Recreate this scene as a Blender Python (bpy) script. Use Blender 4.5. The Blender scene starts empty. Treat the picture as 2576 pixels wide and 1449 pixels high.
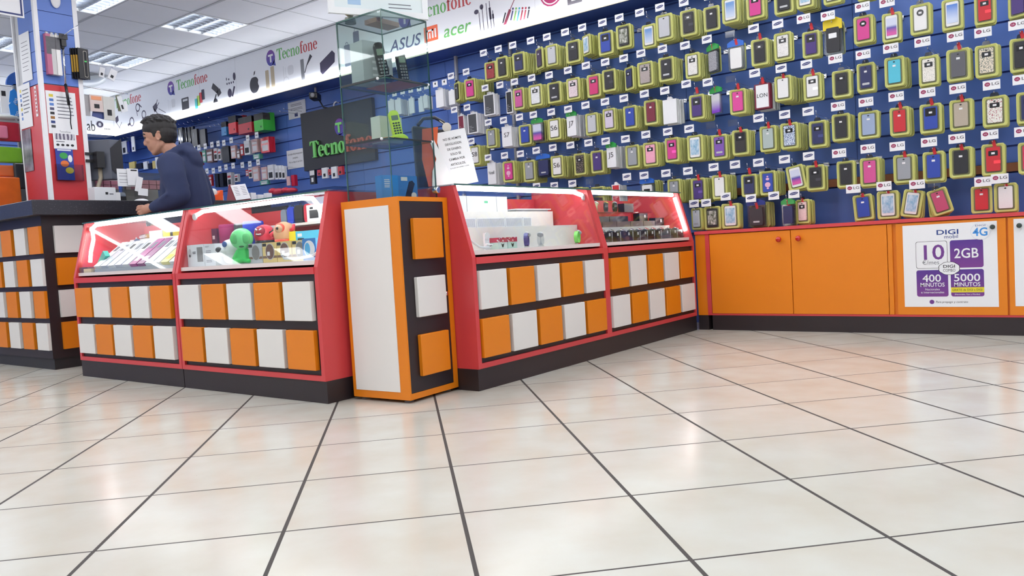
import bpy, bmesh, math, random
from math import pi, sin, cos, radians, sqrt
from mathutils import Vector, Matrix
random.seed(7)
C = bpy.context.scene.collection
SC = bpy.context.scene
PI = pi

# ---------------------------------------------------------------- camera, world, exposure
cd = bpy.data.cameras.new('camera'); cam = bpy.data.objects.new('camera', cd); C.objects.link(cam)
cam.matrix_world = Matrix(((0.60726, 0.07795, -0.79067, -2.359), (-0.79236, -0.01376, -0.6099, -2.438),
                           (-0.05842, 0.99686, 0.05341, 0.684), (0, 0, 0, 1)))
cd.sensor_width = 36.0; cd.lens = 28.04; cd.clip_start = 0.02
SC.camera = cam
w = bpy.data.worlds.new('world'); SC.world = w; w.use_nodes = True
w.node_tree.nodes['Background'].inputs[0].default_value = (0.80, 0.88, 1.0, 1)
w.node_tree.nodes['Background'].inputs[1].default_value = 0.3
vs = SC.view_settings
vs.view_transform = 'Standard'; vs.look = 'None'; vs.exposure = -0.1; vs.gamma = 1.0; vs.use_curve_mapping = False
SC.cycles.max_bounces = 7; SC.cycles.diffuse_bounces = 4; SC.cycles.glossy_bounces = 3
SC.cycles.transmission_bounces = 4; SC.cycles.transparent_max_bounces = 24
SC.cycles.caustics_reflective = False; SC.cycles.caustics_refractive = False
SC.cycles.sample_clamp_indirect = 6.0; SC.cycles.use_denoising = True
TUBE_POWER = 20.0      # emission of the fluorescent tubes in the ceiling fixtures
PANEL_POWER = 11.0      # opal panels added out of view to light the customer side
BAR_POWER = 17.0        # light bar under the shop fascia
LED_POWER = 16.0       # led tape in the glass counters

# ---------------------------------------------------------------- materials
def lin(c):
    return tuple((v / 12.92 if v <= 0.04045 else ((v + 0.055) / 1.055) ** 2.4) for v in (x / 255.0 for x in c))
MC = {}
def mat(name, rgb, rough=0.5, metal=0.0, emit=0.0, vary=0.05, scale=6.0, coat=0.0, bump=0.0, spec=0.5):
    """principled material with a faint procedural variation of its own colour"""
    if name in MC: return MC[name]
    m = bpy.data.materials.new(name); m.use_nodes = True; nt = m.node_tree; b = nt.nodes['Principled BSDF']
    c = lin(rgb)
    b.inputs['Roughness'].default_value = rough; b.inputs['Metallic'].default_value = metal
    b.inputs['Specular IOR Level'].default_value = spec
    if coat: b.inputs['Coat Weight'].default_value = coat
    if emit:
        b.inputs['Emission Color'].default_value = (*c, 1); b.inputs['Emission Strength'].default_value = emit
    if vary:
        n = nt.nodes.new('ShaderNodeTexNoise'); n.inputs['Scale'].default_value = scale; n.inputs['Detail'].default_value = 3
        tc = nt.nodes.new('ShaderNodeTexCoord'); nt.links.new(tc.outputs['Object'], n.inputs['Vector'])
        r = nt.nodes.new('ShaderNodeValToRGB')
        r.color_ramp.elements[0].color = (*[v * (1 - vary) for v in c], 1); r.color_ramp.elements[1].color = (*[min(1, v * (1 + vary)) for v in c], 1)
        nt.links.new(n.outputs['Fac'], r.inputs['Fac']); nt.links.new(r.outputs['Color'], b.inputs['Base Color'])
        if bump:
            bp = nt.nodes.new('ShaderNodeBump'); bp.inputs['Strength'].default_value = bump; bp.inputs['Distance'].default_value = 0.004
            n2 = nt.nodes.new('ShaderNodeTexNoise'); n2.inputs['Scale'].default_value = scale * 14
            nt.links.new(tc.outputs['Object'], n2.inputs['Vector']); nt.links.new(n2.outputs['Fac'], bp.inputs['Height'])
            nt.links.new(bp.outputs['Normal'], b.inputs['Normal'])
    else:
        b.inputs['Base Color'].default_value = (*c, 1)
    MC[name] = m; return m
def emis(name, rgb, power):
    if name in MC: return MC[name]
    m = bpy.data.materials.new(name); m.use_nodes = True; nt = m.node_tree; nt.nodes.clear()
    o = nt.nodes.new('ShaderNodeOutputMaterial'); e = nt.nodes.new('ShaderNodeEmission')
    e.inputs[0].default_value = (*lin(rgb), 1); e.inputs[1].default_value = power
    nt.links.new(e.outputs[0], o.inputs[0]); MC[name] = m; return m
def glass(name, rgb, ior=1.4, rough=0.02, base=0.03):
    """thin sheet glass or clear plastic: tinted see-through plus fresnel reflection"""
    if name in MC: return MC[name]
    m = bpy.data.materials.new(name); m.use_nodes = True; nt = m.node_tree; nt.nodes.clear()
    o = nt.nodes.new('ShaderNodeOutputMaterial'); t = nt.nodes.new('ShaderNodeBsdfTransparent'); g = nt.nodes.new('ShaderNodeBsdfGlossy')
    mx = nt.nodes.new('ShaderNodeMixShader'); ge = nt.nodes.new('ShaderNodeNewGeometry'); L = nt.links.new
    t.inputs[0].default_value = (*lin(rgb), 1); g.inputs['Roughness'].default_value = rough
    d = nt.nodes.new('ShaderNodeVectorMath'); d.operation = 'DOT_PRODUCT'; L(ge.outputs['Normal'], d.inputs[0]); L(ge.outputs['Incoming'], d.inputs[1])
    def mth(op, a, b):
        n = nt.nodes.new('ShaderNodeMath'); n.operation = op; n.use_clamp = op != 'POWER'
        for q, v in enumerate((a, b)):
            if hasattr(v, 'is_linked'): L(v, n.inputs[q])
            elif v is not None: n.inputs[q].default_value = v
        return n.outputs[0]
    fr = mth('POWER', mth('SUBTRACT', 1.0, mth('ABSOLUTE', d.outputs['Value'], None)), 5.0)       # schlick
    f0 = ((ior - 1) / (ior + 1)) ** 2 + base - 0.03
    sc = nt.nodes.new('ShaderNodeMath'); sc.operation = 'MULTIPLY_ADD'; sc.use_clamp = True; L(fr, sc.inputs[0]); sc.inputs[1].default_value = 1 - f0; sc.inputs[2].default_value = f0
    L(sc.outputs[0], mx.inputs[0]); L(t.outputs[0], mx.inputs[1]); L(g.outputs[0], mx.inputs[2])
    L(mx.outputs[0], o.inputs[0]); MC[name] = m; return m
def pattern(name, c1, c2, kind='noise', scale=8.0, th=0.5, rough=0.4, c3=None, soft=0.02):
    """printed pattern: ramp over a noise / voronoi / gradient / wave texture"""
    if name in MC: return MC[name]
    m = bpy.data.materials.new(name); m.use_nodes = True; nt = m.node_tree; b = nt.nodes['Principled BSDF']; b.inputs['Roughness'].default_value = rough
    tc = nt.nodes.new('ShaderNodeTexCoord')
    if kind == 'grad':
        t = nt.nodes.new('ShaderNodeSeparateXYZ'); nt.links.new(tc.outputs['Generated'], t.inputs[0]); out = t.outputs['Z']
    else:
        t = nt.nodes.new({'noise': 'ShaderNodeTexNoise', 'voronoi': 'ShaderNodeTexVoronoi', 'wave': 'ShaderNodeTexWave'}[kind])
        t.inputs['Scale'].default_value = scale; nt.links.new(tc.outputs['Object'], t.inputs['Vector'])
        if kind == 'wave': t.inputs['Distortion'].default_value = 4.0
        out = t.outputs['Distance'] if kind == 'voronoi' else t.outputs['Fac']
    r = nt.nodes.new('ShaderNodeValToRGB'); e = r.color_ramp.elements
    e[0].position = max(0, th - soft); e[0].color = (*lin(c1), 1); e[1].position = min(1, th + soft); e[1].color = (*lin(c2), 1)
    if c3:
        k = r.color_ramp.elements.new(min(1, th + soft * 2)); k.color = (*lin(c3), 1)
    nt.links.new(out, r.inputs['Fac']); nt.links.new(r.outputs['Color'], b.inputs['Base Color']); MC[name] = m; return m

RED = mat('red_laminate', (208, 68, 72), 0.38, vary=0.03)
BLACK = mat('black_brown_laminate', (43, 34, 37), 0.42, vary=0.04)
ORANGE = mat('orange_laminate', (226, 128, 14), 0.4, vary=0.03)
WHITE = mat('white_laminate', (226, 223, 219), 0.42, vary=0.02)
BLUE = mat('blue_slat_board', (86, 120, 198), 0.42, vary=0.05, scale=3)
DKBLUE = mat('dark_blue_board', (58, 82, 154), 0.5, vary=0.04)
ALU = mat('aluminium', (190, 192, 196), 0.35, 0.9, vary=0.03)
CHROME = mat('chrome', (220, 222, 225), 0.12, 1.0, vary=0)
PAPER = mat('white_paper', (232, 233, 236), 0.6, vary=0.015)
BOXW = mat('white_carton', (228, 230, 234), 0.42, vary=0.02)
INK = mat('black_ink', (30, 30, 36), 0.6, vary=0)
BLK = mat('black_plastic', (26, 26, 30), 0.35, vary=0.05)
GREY = mat('grey_plastic', (120, 122, 128), 0.45, vary=0.05)
LGREY = mat('light_grey_plastic', (186, 188, 192), 0.45, vary=0.03)
GRANITE = pattern('black_granite', (150, 150, 155), (52, 52, 58), 'voronoi', 90, 0.10, 0.3, soft=0.09)
GLASS = glass('clear_glass', (248, 253, 250))
GLASSF = glass('counter_glass', (250, 252, 252), 1.38)
TGLASS = glass('tower_glass', (243, 249, 247), 1.4, base=0.045)
GEDGE = mat('green_glass_edge', (62, 98, 92), 0.15, vary=0.05)
CLEAR = glass('clear_acrylic', (236, 238, 240), 1.4, 0.08, 0.06)
LED = emis('led_white', (255, 253, 250), LED_POWER)
TUBE = emis('tube_light', (245, 250, 255), TUBE_POWER)
PANEL = emis('added_opal_light', (250, 251, 255), PANEL_POWER)
BAR = emis('fascia_bar_light', (248, 251, 255), BAR_POWER)

# ---------------------------------------------------------------- mesh helpers
class MB:
    def __init__(s): s.v = []; s.f = []; s.m = []; s.sm = []
    def quad(s, pts, m=0, smooth=False):
        i = len(s.v); s.v += [tuple(p) for p in pts]; s.f.append(tuple(range(i, i + len(pts)))); s.m.append(m); s.sm.append(smooth); return s
    def box(s, x0, x1, y0, y1, z0, z1, m=0):
        i = len(s.v)
        s.v += [(x0, y0, z0), (x1, y0, z0), (x1, y1, z0), (x0, y1, z0), (x0, y0, z1), (x1, y0, z1), (x1, y1, z1), (x0, y1, z1)]
        for q in ((0, 3, 2, 1), (4, 5, 6, 7), (0, 1, 5, 4), (1, 2, 6, 5), (2, 3, 7, 6), (3, 0, 4, 7)):
            s.f.append(tuple(i + k for k in q)); s.m.append(m); s.sm.append(False)
        return s
    def prism(s, poly, a, b, axis='y', m=0, m2=None):
        """polygon (2d) swept along an axis; poly is in the remaining two axes"""
        def P(u, v, t): return {'x': (t, u, v), 'y': (u, t, v), 'z': (u, v, t)}[axis]
        n = len(poly); i = len(s.v)
        s.v += [P(u, v, a) for u, v in poly] + [P(u, v, b) for u, v in poly]
        ar = sum(poly[k][0] * poly[(k + 1) % n][1] - poly[(k + 1) % n][0] * poly[k][1] for k in range(n))
        flip = (ar > 0) != (axis == 'y')
        if b < a: flip = not flip
        lo = tuple(range(i, i + n)); hi = tuple(range(i + n, i + 2 * n))
        s.f += [lo[::-1] if flip else lo, hi if flip else hi[::-1]]; s.m += [m, m if m2 is None else m2]; s.sm += [False, False]
        for k in range(n):
            q = (i + k, i + (k + 1) % n, i + n + (k + 1) % n, i + n + k)
            s.f.append(q if flip else q[::-1]); s.m.append(m); s.sm.append(False)
        return s
    def lathe(s, prof, cx=0, cy=0, seg=16, m=0, axis='z', cz=0, sx=1, sy=1):
        i = len(s.v); n = len(prof)
        for r, h in prof:
            for k in range(seg):
                a = 2 * pi * k / seg; u, v = r * cos(a) * sx, r * sin(a) * sy
                s.v.append({'z': (cx + u, cy + v, cz + h), 'y': (cx + u, cy + h, cz + v), 'x': (cx + h, cy + u, cz + v)}[axis])
        for j in range(n - 1):
            for k in range(seg):
                q = (i + j * seg + k, i + j * seg + (k + 1) % seg, i + (j + 1) * seg + (k + 1) % seg, i + (j + 1) * seg + k)
                s.f.append(q if axis != 'y' else q[::-1]); s.m.append(m); s.sm.append(True)
        lo = tuple(range(i, i + seg)); hi = tuple(range(i + (n - 1) * seg, i + n * seg))
        s.f += [lo[::-1], hi] if axis != 'y' else [lo, hi[::-1]]; s.m += [m, m]; s.sm += [False, False]
        return s
    def ball(s, c, r, m=0, seg=14, rings=9):
        rx, ry, rz = r if isinstance(r, tuple) else (r, r, r)
        prof = [(max(1e-4, sin(pi * k / rings)), -cos(pi * k / rings)) for k in range(rings + 1)]
        i = len(s.v); s.lathe(prof, 0, 0, seg, m)
        for k in range(i, len(s.v)):
            x, y, z = s.v[k]; s.v[k] = (c[0] + x * rx, c[1] + y * ry, c[2] + z * rz)
        return s
    def tube(s, pts, r, seg=8, m=0, closed=False):
        pts = [Vector(p) for p in pts]; n = len(pts); i = len(s.v); up = None
        for k in range(n):
            if closed: t = pts[(k + 1) % n] - pts[k - 1]
            else: t = pts[min(k + 1, n - 1)] - pts[max(k - 1, 0)]
            t.normalize()
            if up is None: up = Vector((0, 0, 1)) if abs(t.z) < 0.9 else Vector((1, 0, 0))
            a = t.cross(up); a.normalize(); b = a.cross(t); up = b
            rr = r[k] if isinstance(r, (list, tuple)) else r
            for q in range(seg):
                g = 2 * pi * q / seg; s.v.append(tuple(pts[k] + a * (cos(g) * rr) + b * (sin(g) * rr)))
        for k in range(n if closed else n - 1):
            k2 = (k + 1) % n
            for q in range(seg):
                s.f.append((i + k * seg + q, i + k * seg + (q + 1) % seg, i + k2 * seg + (q + 1) % seg, i + k2 * seg + q)); s.m.append(m); s.sm.append(True)
        if not closed:
            s.f += [tuple(range(i, i + seg))[::-1], tuple(range(i + (n - 1) * seg, i + n * seg))]; s.m += [m, m]; s.sm += [False, False]
        return s
    def tilt(s, M, start=0):
        for k in range(start, len(s.v)): s.v[k] = tuple(M @ Vector(s.v[k]))
        return s
    def mesh(s, name, mats):
        me = bpy.data.meshes.new(name); me.from_pydata(s.v, [], s.f)
        for m in (mats if isinstance(mats, (list, tuple)) else [mats]): me.materials.append(m)
        me.polygons.foreach_set('material_index', s.m); me.polygons.foreach_set('use_smooth', s.sm); me.update(); return me
    def build(s, name, mats, parent=None, loc=(0, 0, 0), rot=(0, 0, 0)):
        return link(name, s.mesh(name, mats), parent, loc, rot)
def link(name, me, parent=None, loc=(0, 0, 0), rot=(0, 0, 0), scale=(1, 1, 1)):
    o = bpy.data.objects.new(name, me); C.objects.link(o)
    if parent is not None: o.parent = parent
    o.location = loc; o.rotation_euler = rot; o.scale = scale; return o
def tag(o, label, cat, group=None):
    o['label'] = label; o['category'] = cat
    if group: o['group'] = group
    return o
def struct(o): o['kind'] = 'structure'; return o
def thing(name, label, cat, loc=(0, 0, 0), rz=0.0, group=None):
    o = bpy.data.objects.new(name, None); C.objects.link(o); o.empty_display_size = 0.05
    o.location = loc; o.rotation_euler = (0, 0, rz); return tag(o, label, cat, group)
def bevel(o, wd=0.004, seg=2):
    md = o.modifiers.new('bevel', 'BEVEL'); md.width = wd; md.segments = seg; md.limit_method = 'ANGLE'; md.angle_limit = radians(40); return o
def copy_tree(o):
    r = o.copy(); C.objects.link(r)
    for ch in o.children:
        c = ch.copy(); C.objects.link(c); c.parent = r
        for g in ch.children:
            d = g.copy(); C.objects.link(d); d.parent = c
    return r
def rrect(x0, x1, z0, z1, r, n=4):
    out = []
    for cx, cz, a0 in ((x1 - r, z1 - r, 0), (x0 + r, z1 - r, 90), (x0 + r, z0 + r, 180), (x1 - r, z0 + r, 270)):
        for k in range(n + 1):
            a = radians(a0 + 90.0 * k / n); out.append((cx + r * cos(a), cz + r * sin(a)))
    return out
def ell(cx, cz, rx, rz, n=24): return [(cx + rx * cos(2 * pi * k / n), cz + rz * sin(2 * pi * k / n)) for k in range(n)]
TC = {}
def tmesh(s, size, m, width=None, align='CENTER', bold=0.0, shear=0.0):
    """lettering as a flat mesh in its own xz plane, facing -y, baseline at z=0"""
    key = (s, size, m.name, width, align, bold, shear)
    if key in TC: return TC[key]
    cu = bpy.data.curves.new('lettering', 'FONT'); cu.body = s; cu.size = size; cu.align_x = align; cu.offset = bold * 0.35; cu.shear = shear
    cu.resolution_u = 3
    o = bpy.data.objects.new('lettering', cu); C.objects.link(o)
    bpy.context.view_layer.update()
    me = bpy.data.meshes.new_from_object(o.evaluated_get(bpy.context.evaluated_depsgraph_get()))
    bpy.data.objects.remove(o); bpy.data.curves.remove(cu)
    xs = [v.co.x for v in me.vertices]
    k = 1.0
    if width and xs: k = width / max(1e-6, max(xs) - min(xs))
    for v in me.vertices: v.co = (v.co.x * k, 0.0, v.co.y)
    me.materials.clear(); me.materials.append(m); me.name = 'lettering'; TC[key] = me; return me
def text(s, size, m, parent, loc, width=None, align='CENTER', rot=(0, 0, 0), bold=0.0, shear=0.0, name='lettering'):
    return link(name, tmesh(s, size, m, width, align, bold, shear), parent, loc, rot)
RW = -PI / 2           # things facing the customer side (-x): local x runs along -y
def lab(*a): return ' '.join(a)
ORD = ['first', 'second', 'third', 'fourth', 'fifth', 'sixth', 'seventh', 'eighth', 'ninth', 'tenth', 'eleventh', 'twelfth', 'thirteenth', 'fourteenth',
       'fifteenth', 'sixteenth', 'seventeenth', 'eighteenth', 'nineteenth', 'twentieth', 'twenty-first', 'twenty-second', 'twenty-third', 'twenty-fourth',
       'twenty-fifth', 'twenty-sixth', 'twenty-seventh', 'twenty-eighth', 'twenty-ninth', 'thirtieth'] + ['thirty-' + q for q in ('first', 'second', 'third', 'fourth', 'fifth', 'sixth')]
# ---------------------------------------------------------------- the room
def floor_material():
    m = bpy.data.materials.new('cream_floor_tiles'); m.use_nodes = True; nt = m.node_tree; N = nt.nodes.new; L = nt.links.new; b = nt.nodes['Principled BSDF']
    tc = N('ShaderNodeTexCoord'); mp = N('ShaderNodeMapping'); mp.vector_type = 'POINT'
    mp.inputs['Rotation'].default_value = (0, 0, radians(44.55)); mp.inputs['Scale'].default_value = (1 / 0.45,) * 3
    mp.inputs['Location'].default_value = (2.68116, 3.01463, 0)
    L(tc.outputs['Object'], mp.inputs['Vector'])
    sx = N('ShaderNodeSeparateXYZ'); L(mp.outputs[0], sx.inputs[0])
    def mth(op, a, bb=None, c=None):
        n = N('ShaderNodeMath'); n.operation = op
        for i, v in enumerate((a, bb, c)):
            if v is None: continue
            if hasattr(v, 'is_linked'): L(v, n.inputs[i])
            else: n.inputs[i].default_value = v
        return n.outputs[0]
    def line(axis, half):
        f = mth('FRACT', mth('ADD', sx.outputs[axis], 0.5)); d = mth('ABSOLUTE', mth('SUBTRACT', f, 0.5)); return mth('LESS_THAN', d, half)
    ga = line('X', 0.0115); gb = line('Y', 0.0075); g = mth('MAXIMUM', ga, gb)
    fl = N('ShaderNodeVectorMath'); fl.operation = 'FLOOR'; L(mp.outputs[0], fl.inputs[0])
    wn = N('ShaderNodeTexWhiteNoise'); wn.noise_dimensions = '2D'; L(fl.outputs[0], wn.inputs['Vector'])
    off = N('ShaderNodeVectorMath'); off.operation = 'MULTIPLY_ADD'; L(wn.outputs['Color'], off.inputs[0]); off.inputs[1].default_value = (9, 9, 9); L(mp.outputs[0], off.inputs[2])
    ns = N('ShaderNodeTexNoise'); ns.inputs['Scale'].default_value = 2.2; ns.inputs['Detail'].default_value = 5; L(off.outputs[0], ns.inputs['Vector'])
    r = N('ShaderNodeValToRGB'); r.color_ramp.elements[0].position = 0.3; r.color_ramp.elements[0].color = (*lin((196, 191, 178)), 1)
    r.color_ramp.elements[1].position = 0.72; r.color_ramp.elements[1].color = (*lin((203, 204, 196)), 1); L(ns.outputs['Fac'], r.inputs['Fac'])
    sp = N('ShaderNodeTexVoronoi'); sp.inputs['Scale'].default_value = 7.0; L(mp.outputs[0], sp.inputs['Vector'])
    spk = mth('MULTIPLY', mth('LESS_THAN', sp.outputs['Distance'], 0.022), mth('GREATER_THAN', sp.outputs['Color'], 0.62))
    mx = N('ShaderNodeMix'); mx.data_type = 'RGBA'; L(mth('MULTIPLY', spk, 0.6), mx.inputs['Factor']); L(r.outputs['Color'], mx.inputs['A']); mx.inputs['B'].default_value = (*lin((120, 105, 90)), 1)
    m2 = N('ShaderNodeMix'); m2.data_type = 'RGBA'; L(g, m2.inputs['Factor']); L(mx.outputs['Result'], m2.inputs['A']); m2.inputs['B'].default_value = (*lin((66, 62, 60)), 1)
    L(m2.outputs['Result'], b.inputs['Base Color'])
    rg = mth('MULTIPLY_ADD', g, 0.5, mth('MULTIPLY_ADD', ns.outputs['Fac'], 0.07, 0.155)); L(rg, b.inputs['Roughness'])
    b.inputs['Specular IOR Level'].default_value = 0.42
    bp = N('ShaderNodeBump'); bp.inputs['Strength'].default_value = 0.25; bp.inputs['Distance'].default_value = 0.002
    L(mth('SUBTRACT', 1.0, g), bp.inputs['Height']); L(bp.outputs[0], b.inputs['Normal'])
    return m
X0, X1, Y0, Y1, HC = -5.2, 3.46, -6.0, 8.75, 3.0
struct(MB().box(X0, X1, Y0, Y1, -0.12, 0.0).build('floor', floor_material()))
WALLP = mat('pale_wall_paint', (214, 214, 216), 0.8, vary=0.03, scale=2)
struct(MB().box(X0 - 0.1, X0, Y0 - 0.1, Y1, 0, HC).build('wall_front', WALLP))
struct(MB().box(X0 - 0.1, X1 + 0.1, Y0 - 0.1, Y0, 0, HC).build('wall_right', WALLP))

# ceiling: lay-in panels in a grid, openings where the light fixtures sit
CEILM = mat('ceiling_panel', (236, 238, 243), 0.85, vary=0.025, scale=5)
TEE = mat('ceiling_tee', (176, 178, 184), 0.5, vary=0.02)
GX, GY = 2.475, 4.36        # one corner of the grid
FIX = [(GX - 0.6 - 1.2 * i, GY + 1.8 * j) for i in range(0, 6) for j in range(-5, 3)]
def in_fix(cx, cy): return any(fx < cx < fx + 0.6 and fy < cy < fy + 0.6 for fx, fy in FIX)
cb = MB()
gx = [GX + 0.6 * k for k in range(-13, 3)]; gy = [GY + 0.6 * k for k in range(-18, 9)]
rnd = random.Random(3)
for a in gx[:-1]:
    for b_ in gy[:-1]:
        if in_fix(a + 0.3, b_ + 0.3): continue
        x1 = min(a + 0.597, X1); y1 = min(b_ + 0.597, Y1)
        if x1 <= max(a, X0) or y1 <= max(b_, Y0): continue
        d = rnd.uniform(-0.0012, 0.0012)
        cb.box(max(a + 0.003, X0), x1, max(b_ + 0.003, Y0), y1, HC + 0.002 + d, HC + 0.02 + d, 0)
for a in gx:
    if X0 < a < X1: cb.box(a - 0.012, a + 0.012, Y0, Y1, HC - 0.003, HC + 0.004, 1)
for b_ in gy:
    if not Y0 < b_ < Y1: continue
    cb.box(X0, X1, b_ - 0.004, b_ + 0.004, HC - 0.0005, HC + 0.004, 1)
cb.box(X0 - 0.1, X1 + 0.1, Y0 - 0.1, Y1 + 0.1, HC + 0.16, HC + 0.2, 0)
struct(cb.build('ceiling', [CEILM, TEE]))

# wall_back: blue slat board, wall_left: the same board at the far end of the shop
def slats(name, length, loc, rz, z0=1.01, z1=2.99, joint=1.22, phase=2.31):
    s = MB(); p = 0.15; k0 = math.floor((z0 - phase) / p)
    z = phase + k0 * p
    while z < z1:
        lo, hi = max(z + 0.006, z0), min(z + p - 0.006, z1)
        if hi > lo + 0.004:
            x = 0.0
            while x < length:
                s.box(x + 0.0015, min(x + joint, length) - 0.0015, 0.0, 0.016, lo, hi, 0); x += joint
        z += p
    s.box(0, length, 0.016, 0.06, 0, HC, 1)
    return struct(s.build(name, [BLUE, DKBLUE], None, loc, (0, 0, rz)))
slats('wall_back', 14.75, (3.40, Y1, 0), RW)
slats('wall_left', 8.66, (X0, Y1 - 0.06, 0), 0.0)
# lower strip of the wall above the cupboards: bare brown board, then a blue recess
WOODC = mat('bare_chipboard', (150, 98, 66), 0.7, vary=0.12, scale=20)
struct(MB().box(3.386, 3.401, Y0, 3.0, 0.955, 1.008).build('trim_1', WOODC))
struct(MB().box(3.386, 3.401, Y0, 3.0, 0.70, 0.945).build('trim_3', BLUE))
tm = MB()
for y in (1.86, 2.50): tm.box(3.375, 3.399, y - 0.012, y + 0.012, 1.0, 2.99)
struct(tm.build('trim_2', LGREY))

# ceiling light fixtures: housing, tubes and louvre grid
LOUV = mat('bright_louvre', (176, 180, 188), 0.22, 0.9, vary=0)
HOUS = mat('white_housing', (236, 238, 240), 0.35, vary=0)
hm = MB().box(0.012, 0.588, 0.012, 0.588, 0.135, 0.14)
for q in ((0, .6, 0, .014), (0, .6, .586, .6), (0, .014, 0, .6), (.586, .6, 0, .6)): hm.box(*q, -0.004, 0.14)
HOUSE = hm.mesh('housing', HOUS)
lm = MB()
for k in range(1, 4):
    t = 0.6 * k / 4
    lm.prism([(t - 0.018, 0.052), (t + 0.018, 0.052), (t + 0.003, 0.0), (t - 0.003, 0.0)], 0.014, 0.586, 'y')
for k in range(1, 8):
    t = 0.6 * k / 8
    lm.box(0.014, 0.586, t - 0.0015, t + 0.0015, 0.004, 0.05)
LOUVM = lm.mesh('louvre', LOUV)
tb = MB()
tb.box(-0.013, 0.013, 0.03, 0.57, 0.0, 0.026)
TUBEM = tb.mesh('tube', TUBE)
opal = MB().box(0.014, 0.586, 0.014, 0.586, 0.004, 0.012).mesh('diffuser', PANEL)
def place_words(fx, fy):
    i = round((GX - 0.6 - fx) / 1.2); j = round((fy - GY) / 1.8)
    return i, j
for fx, fy in FIX:
    if fy < Y0 or fx < X0: continue
    i, j = place_words(fx, fy)
    seen = fy > 4 and i < 3
    if seen:
        dist = ['next to the shop fascia', 'one bay in from the fascia', 'two bays in from the fascia'][i]
        t = thing('ceiling_light', lab('louvred ceiling light,', dist, ', nearer row' if j == 0 else ', far row').replace(' ,', ','), 'ceiling light', (fx, fy, HC), 0, 'louvred ceiling lights')
        link('housing', HOUSE, t); link('louvre', LOUVM, t)
        for q in range(4): link('tube', TUBEM, t, (0.075 + 0.15 * q, 0, 0.07))
    else:  # unseen bays: plain glowing panels added to light the room
        t = thing('added_panel_light', 'added unseen opal panel light over the customer side of the shop', 'ceiling light', (fx, fy, HC), 0, 'added unseen opal panel lights')
        link('housing', HOUSE, t); link('diffuser', opal, t)
# oval ceiling lamp near the far corner
ol = thing('oval_ceiling_lamp', 'white oval lamp fixed to the ceiling near the far corner', 'ceiling lamp', (2.35, 7.55, HC - 0.075), 0)
b = MB(); b.ball((0, 0, 0.035), (0.17, 0.42, 0.05), 0, 20, 10); b.build('lamp_shade', mat('frosted_lamp', (226, 234, 238), 0.25, vary=0), ol)
b = MB(); b.box(-0.13, 0.13, -0.36, 0.36, 0.055, 0.076); b.build('base_plate', LGREY, ol)
# ---------------------------------------------------------------- glass counters with orange and white panel fronts
PF = [(0.0, 0.105), (0.0, 0.637), (0.095, 0.985), (0.50, 0.985), (0.50, 0.105)]   # side profile (depth, height)
def counter(label, loc, rz, top_first, ends):
    LN = 1.222
    t = thing('glass_counter', label, 'display counter', loc, rz, 'red glass counters')
    MB().box(0.0, LN, 0.006, 0.48, 0, 0.105).build('plinth', BLACK, t)
    for k, x in enumerate((0.0, LN - 0.026)):
        MB().prism(PF, x, x + 0.026, 'x').build('side_panel', RED, t)
    b = MB(); b.box(0.026, LN - 0.026, 0.0, 0.02, 0.105, 0.13); b.box(0.026, LN - 0.026, -0.004, 0.06, 0.605, 0.637); b.build('rail', RED, t)
    MB().box(0.026, LN - 0.026, 0.012, 0.03, 0.13, 0.605).build('front_panel', BLACK, t)
    MB().box(0.026, LN - 0.026, 0.48, 0.5, 0.105, 0.96).build('back_panel', RED, t)
    MB().box(0.026, LN - 0.026, 0.022, 0.48, 0.648, 0.668).build('shelf', WHITE, t)
    for r, (z0, z1) in enumerate(((0.387, 0.572), (0.155, 0.342))):
        for k in range(5):
            c = (top_first + r + k) % 2
            o = MB().box(0.034 + k * 0.2335, 0.034 + k * 0.2335 + 0.206, -0.014, 0.013, z0, z1).build('panel_tile', ORANGE if c else WHITE, t)
            o['label'] = 'orange square tile' if c else 'white square tile'; bevel(o, 0.002, 1)
    g = MB(); d = Vector((0.095, 0.348)).normalized()
    g.prism([(0.022, 0.668), (0.026, 0.667), (0.114, 0.984), (0.110, 0.985)], 0.027, LN - 0.027, 'x'); g.build('front_glass', GLASSF, t)
    g = MB(); g.box(0.0, LN, 0.085, 0.5, 0.985, 0.993, 0); g.box(0.0, LN, 0.083, 0.085, 0.985, 0.993, 1); g.build('top_glass', [GLASSF, GEDGE], t)
    return t
def led(parent, pts, wdt=0.02, name='led_strip'):
    b = MB(); b.tube(pts, wdt / 2, 6); return b.build(name, LED, parent)
L1 = counter('red glass counter of toy speakers, left of the orange and white tower', (0, 1.722, 0), RW, 0, 0)
L2 = counter('red glass counter holding a tilted rack of boxed phones, far end of its row', (0, 2.95, 0), RW, 1, 0)
R1 = counter('red glass counter with white stepped shelves, right of the orange and white tower', (0.508, 0, 0), 0, 0, 0)
R2 = counter('red glass counter of dark watch boxes, against the orange wall cupboards', (1.730, 0, 0), 0, 1, 0)
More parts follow.
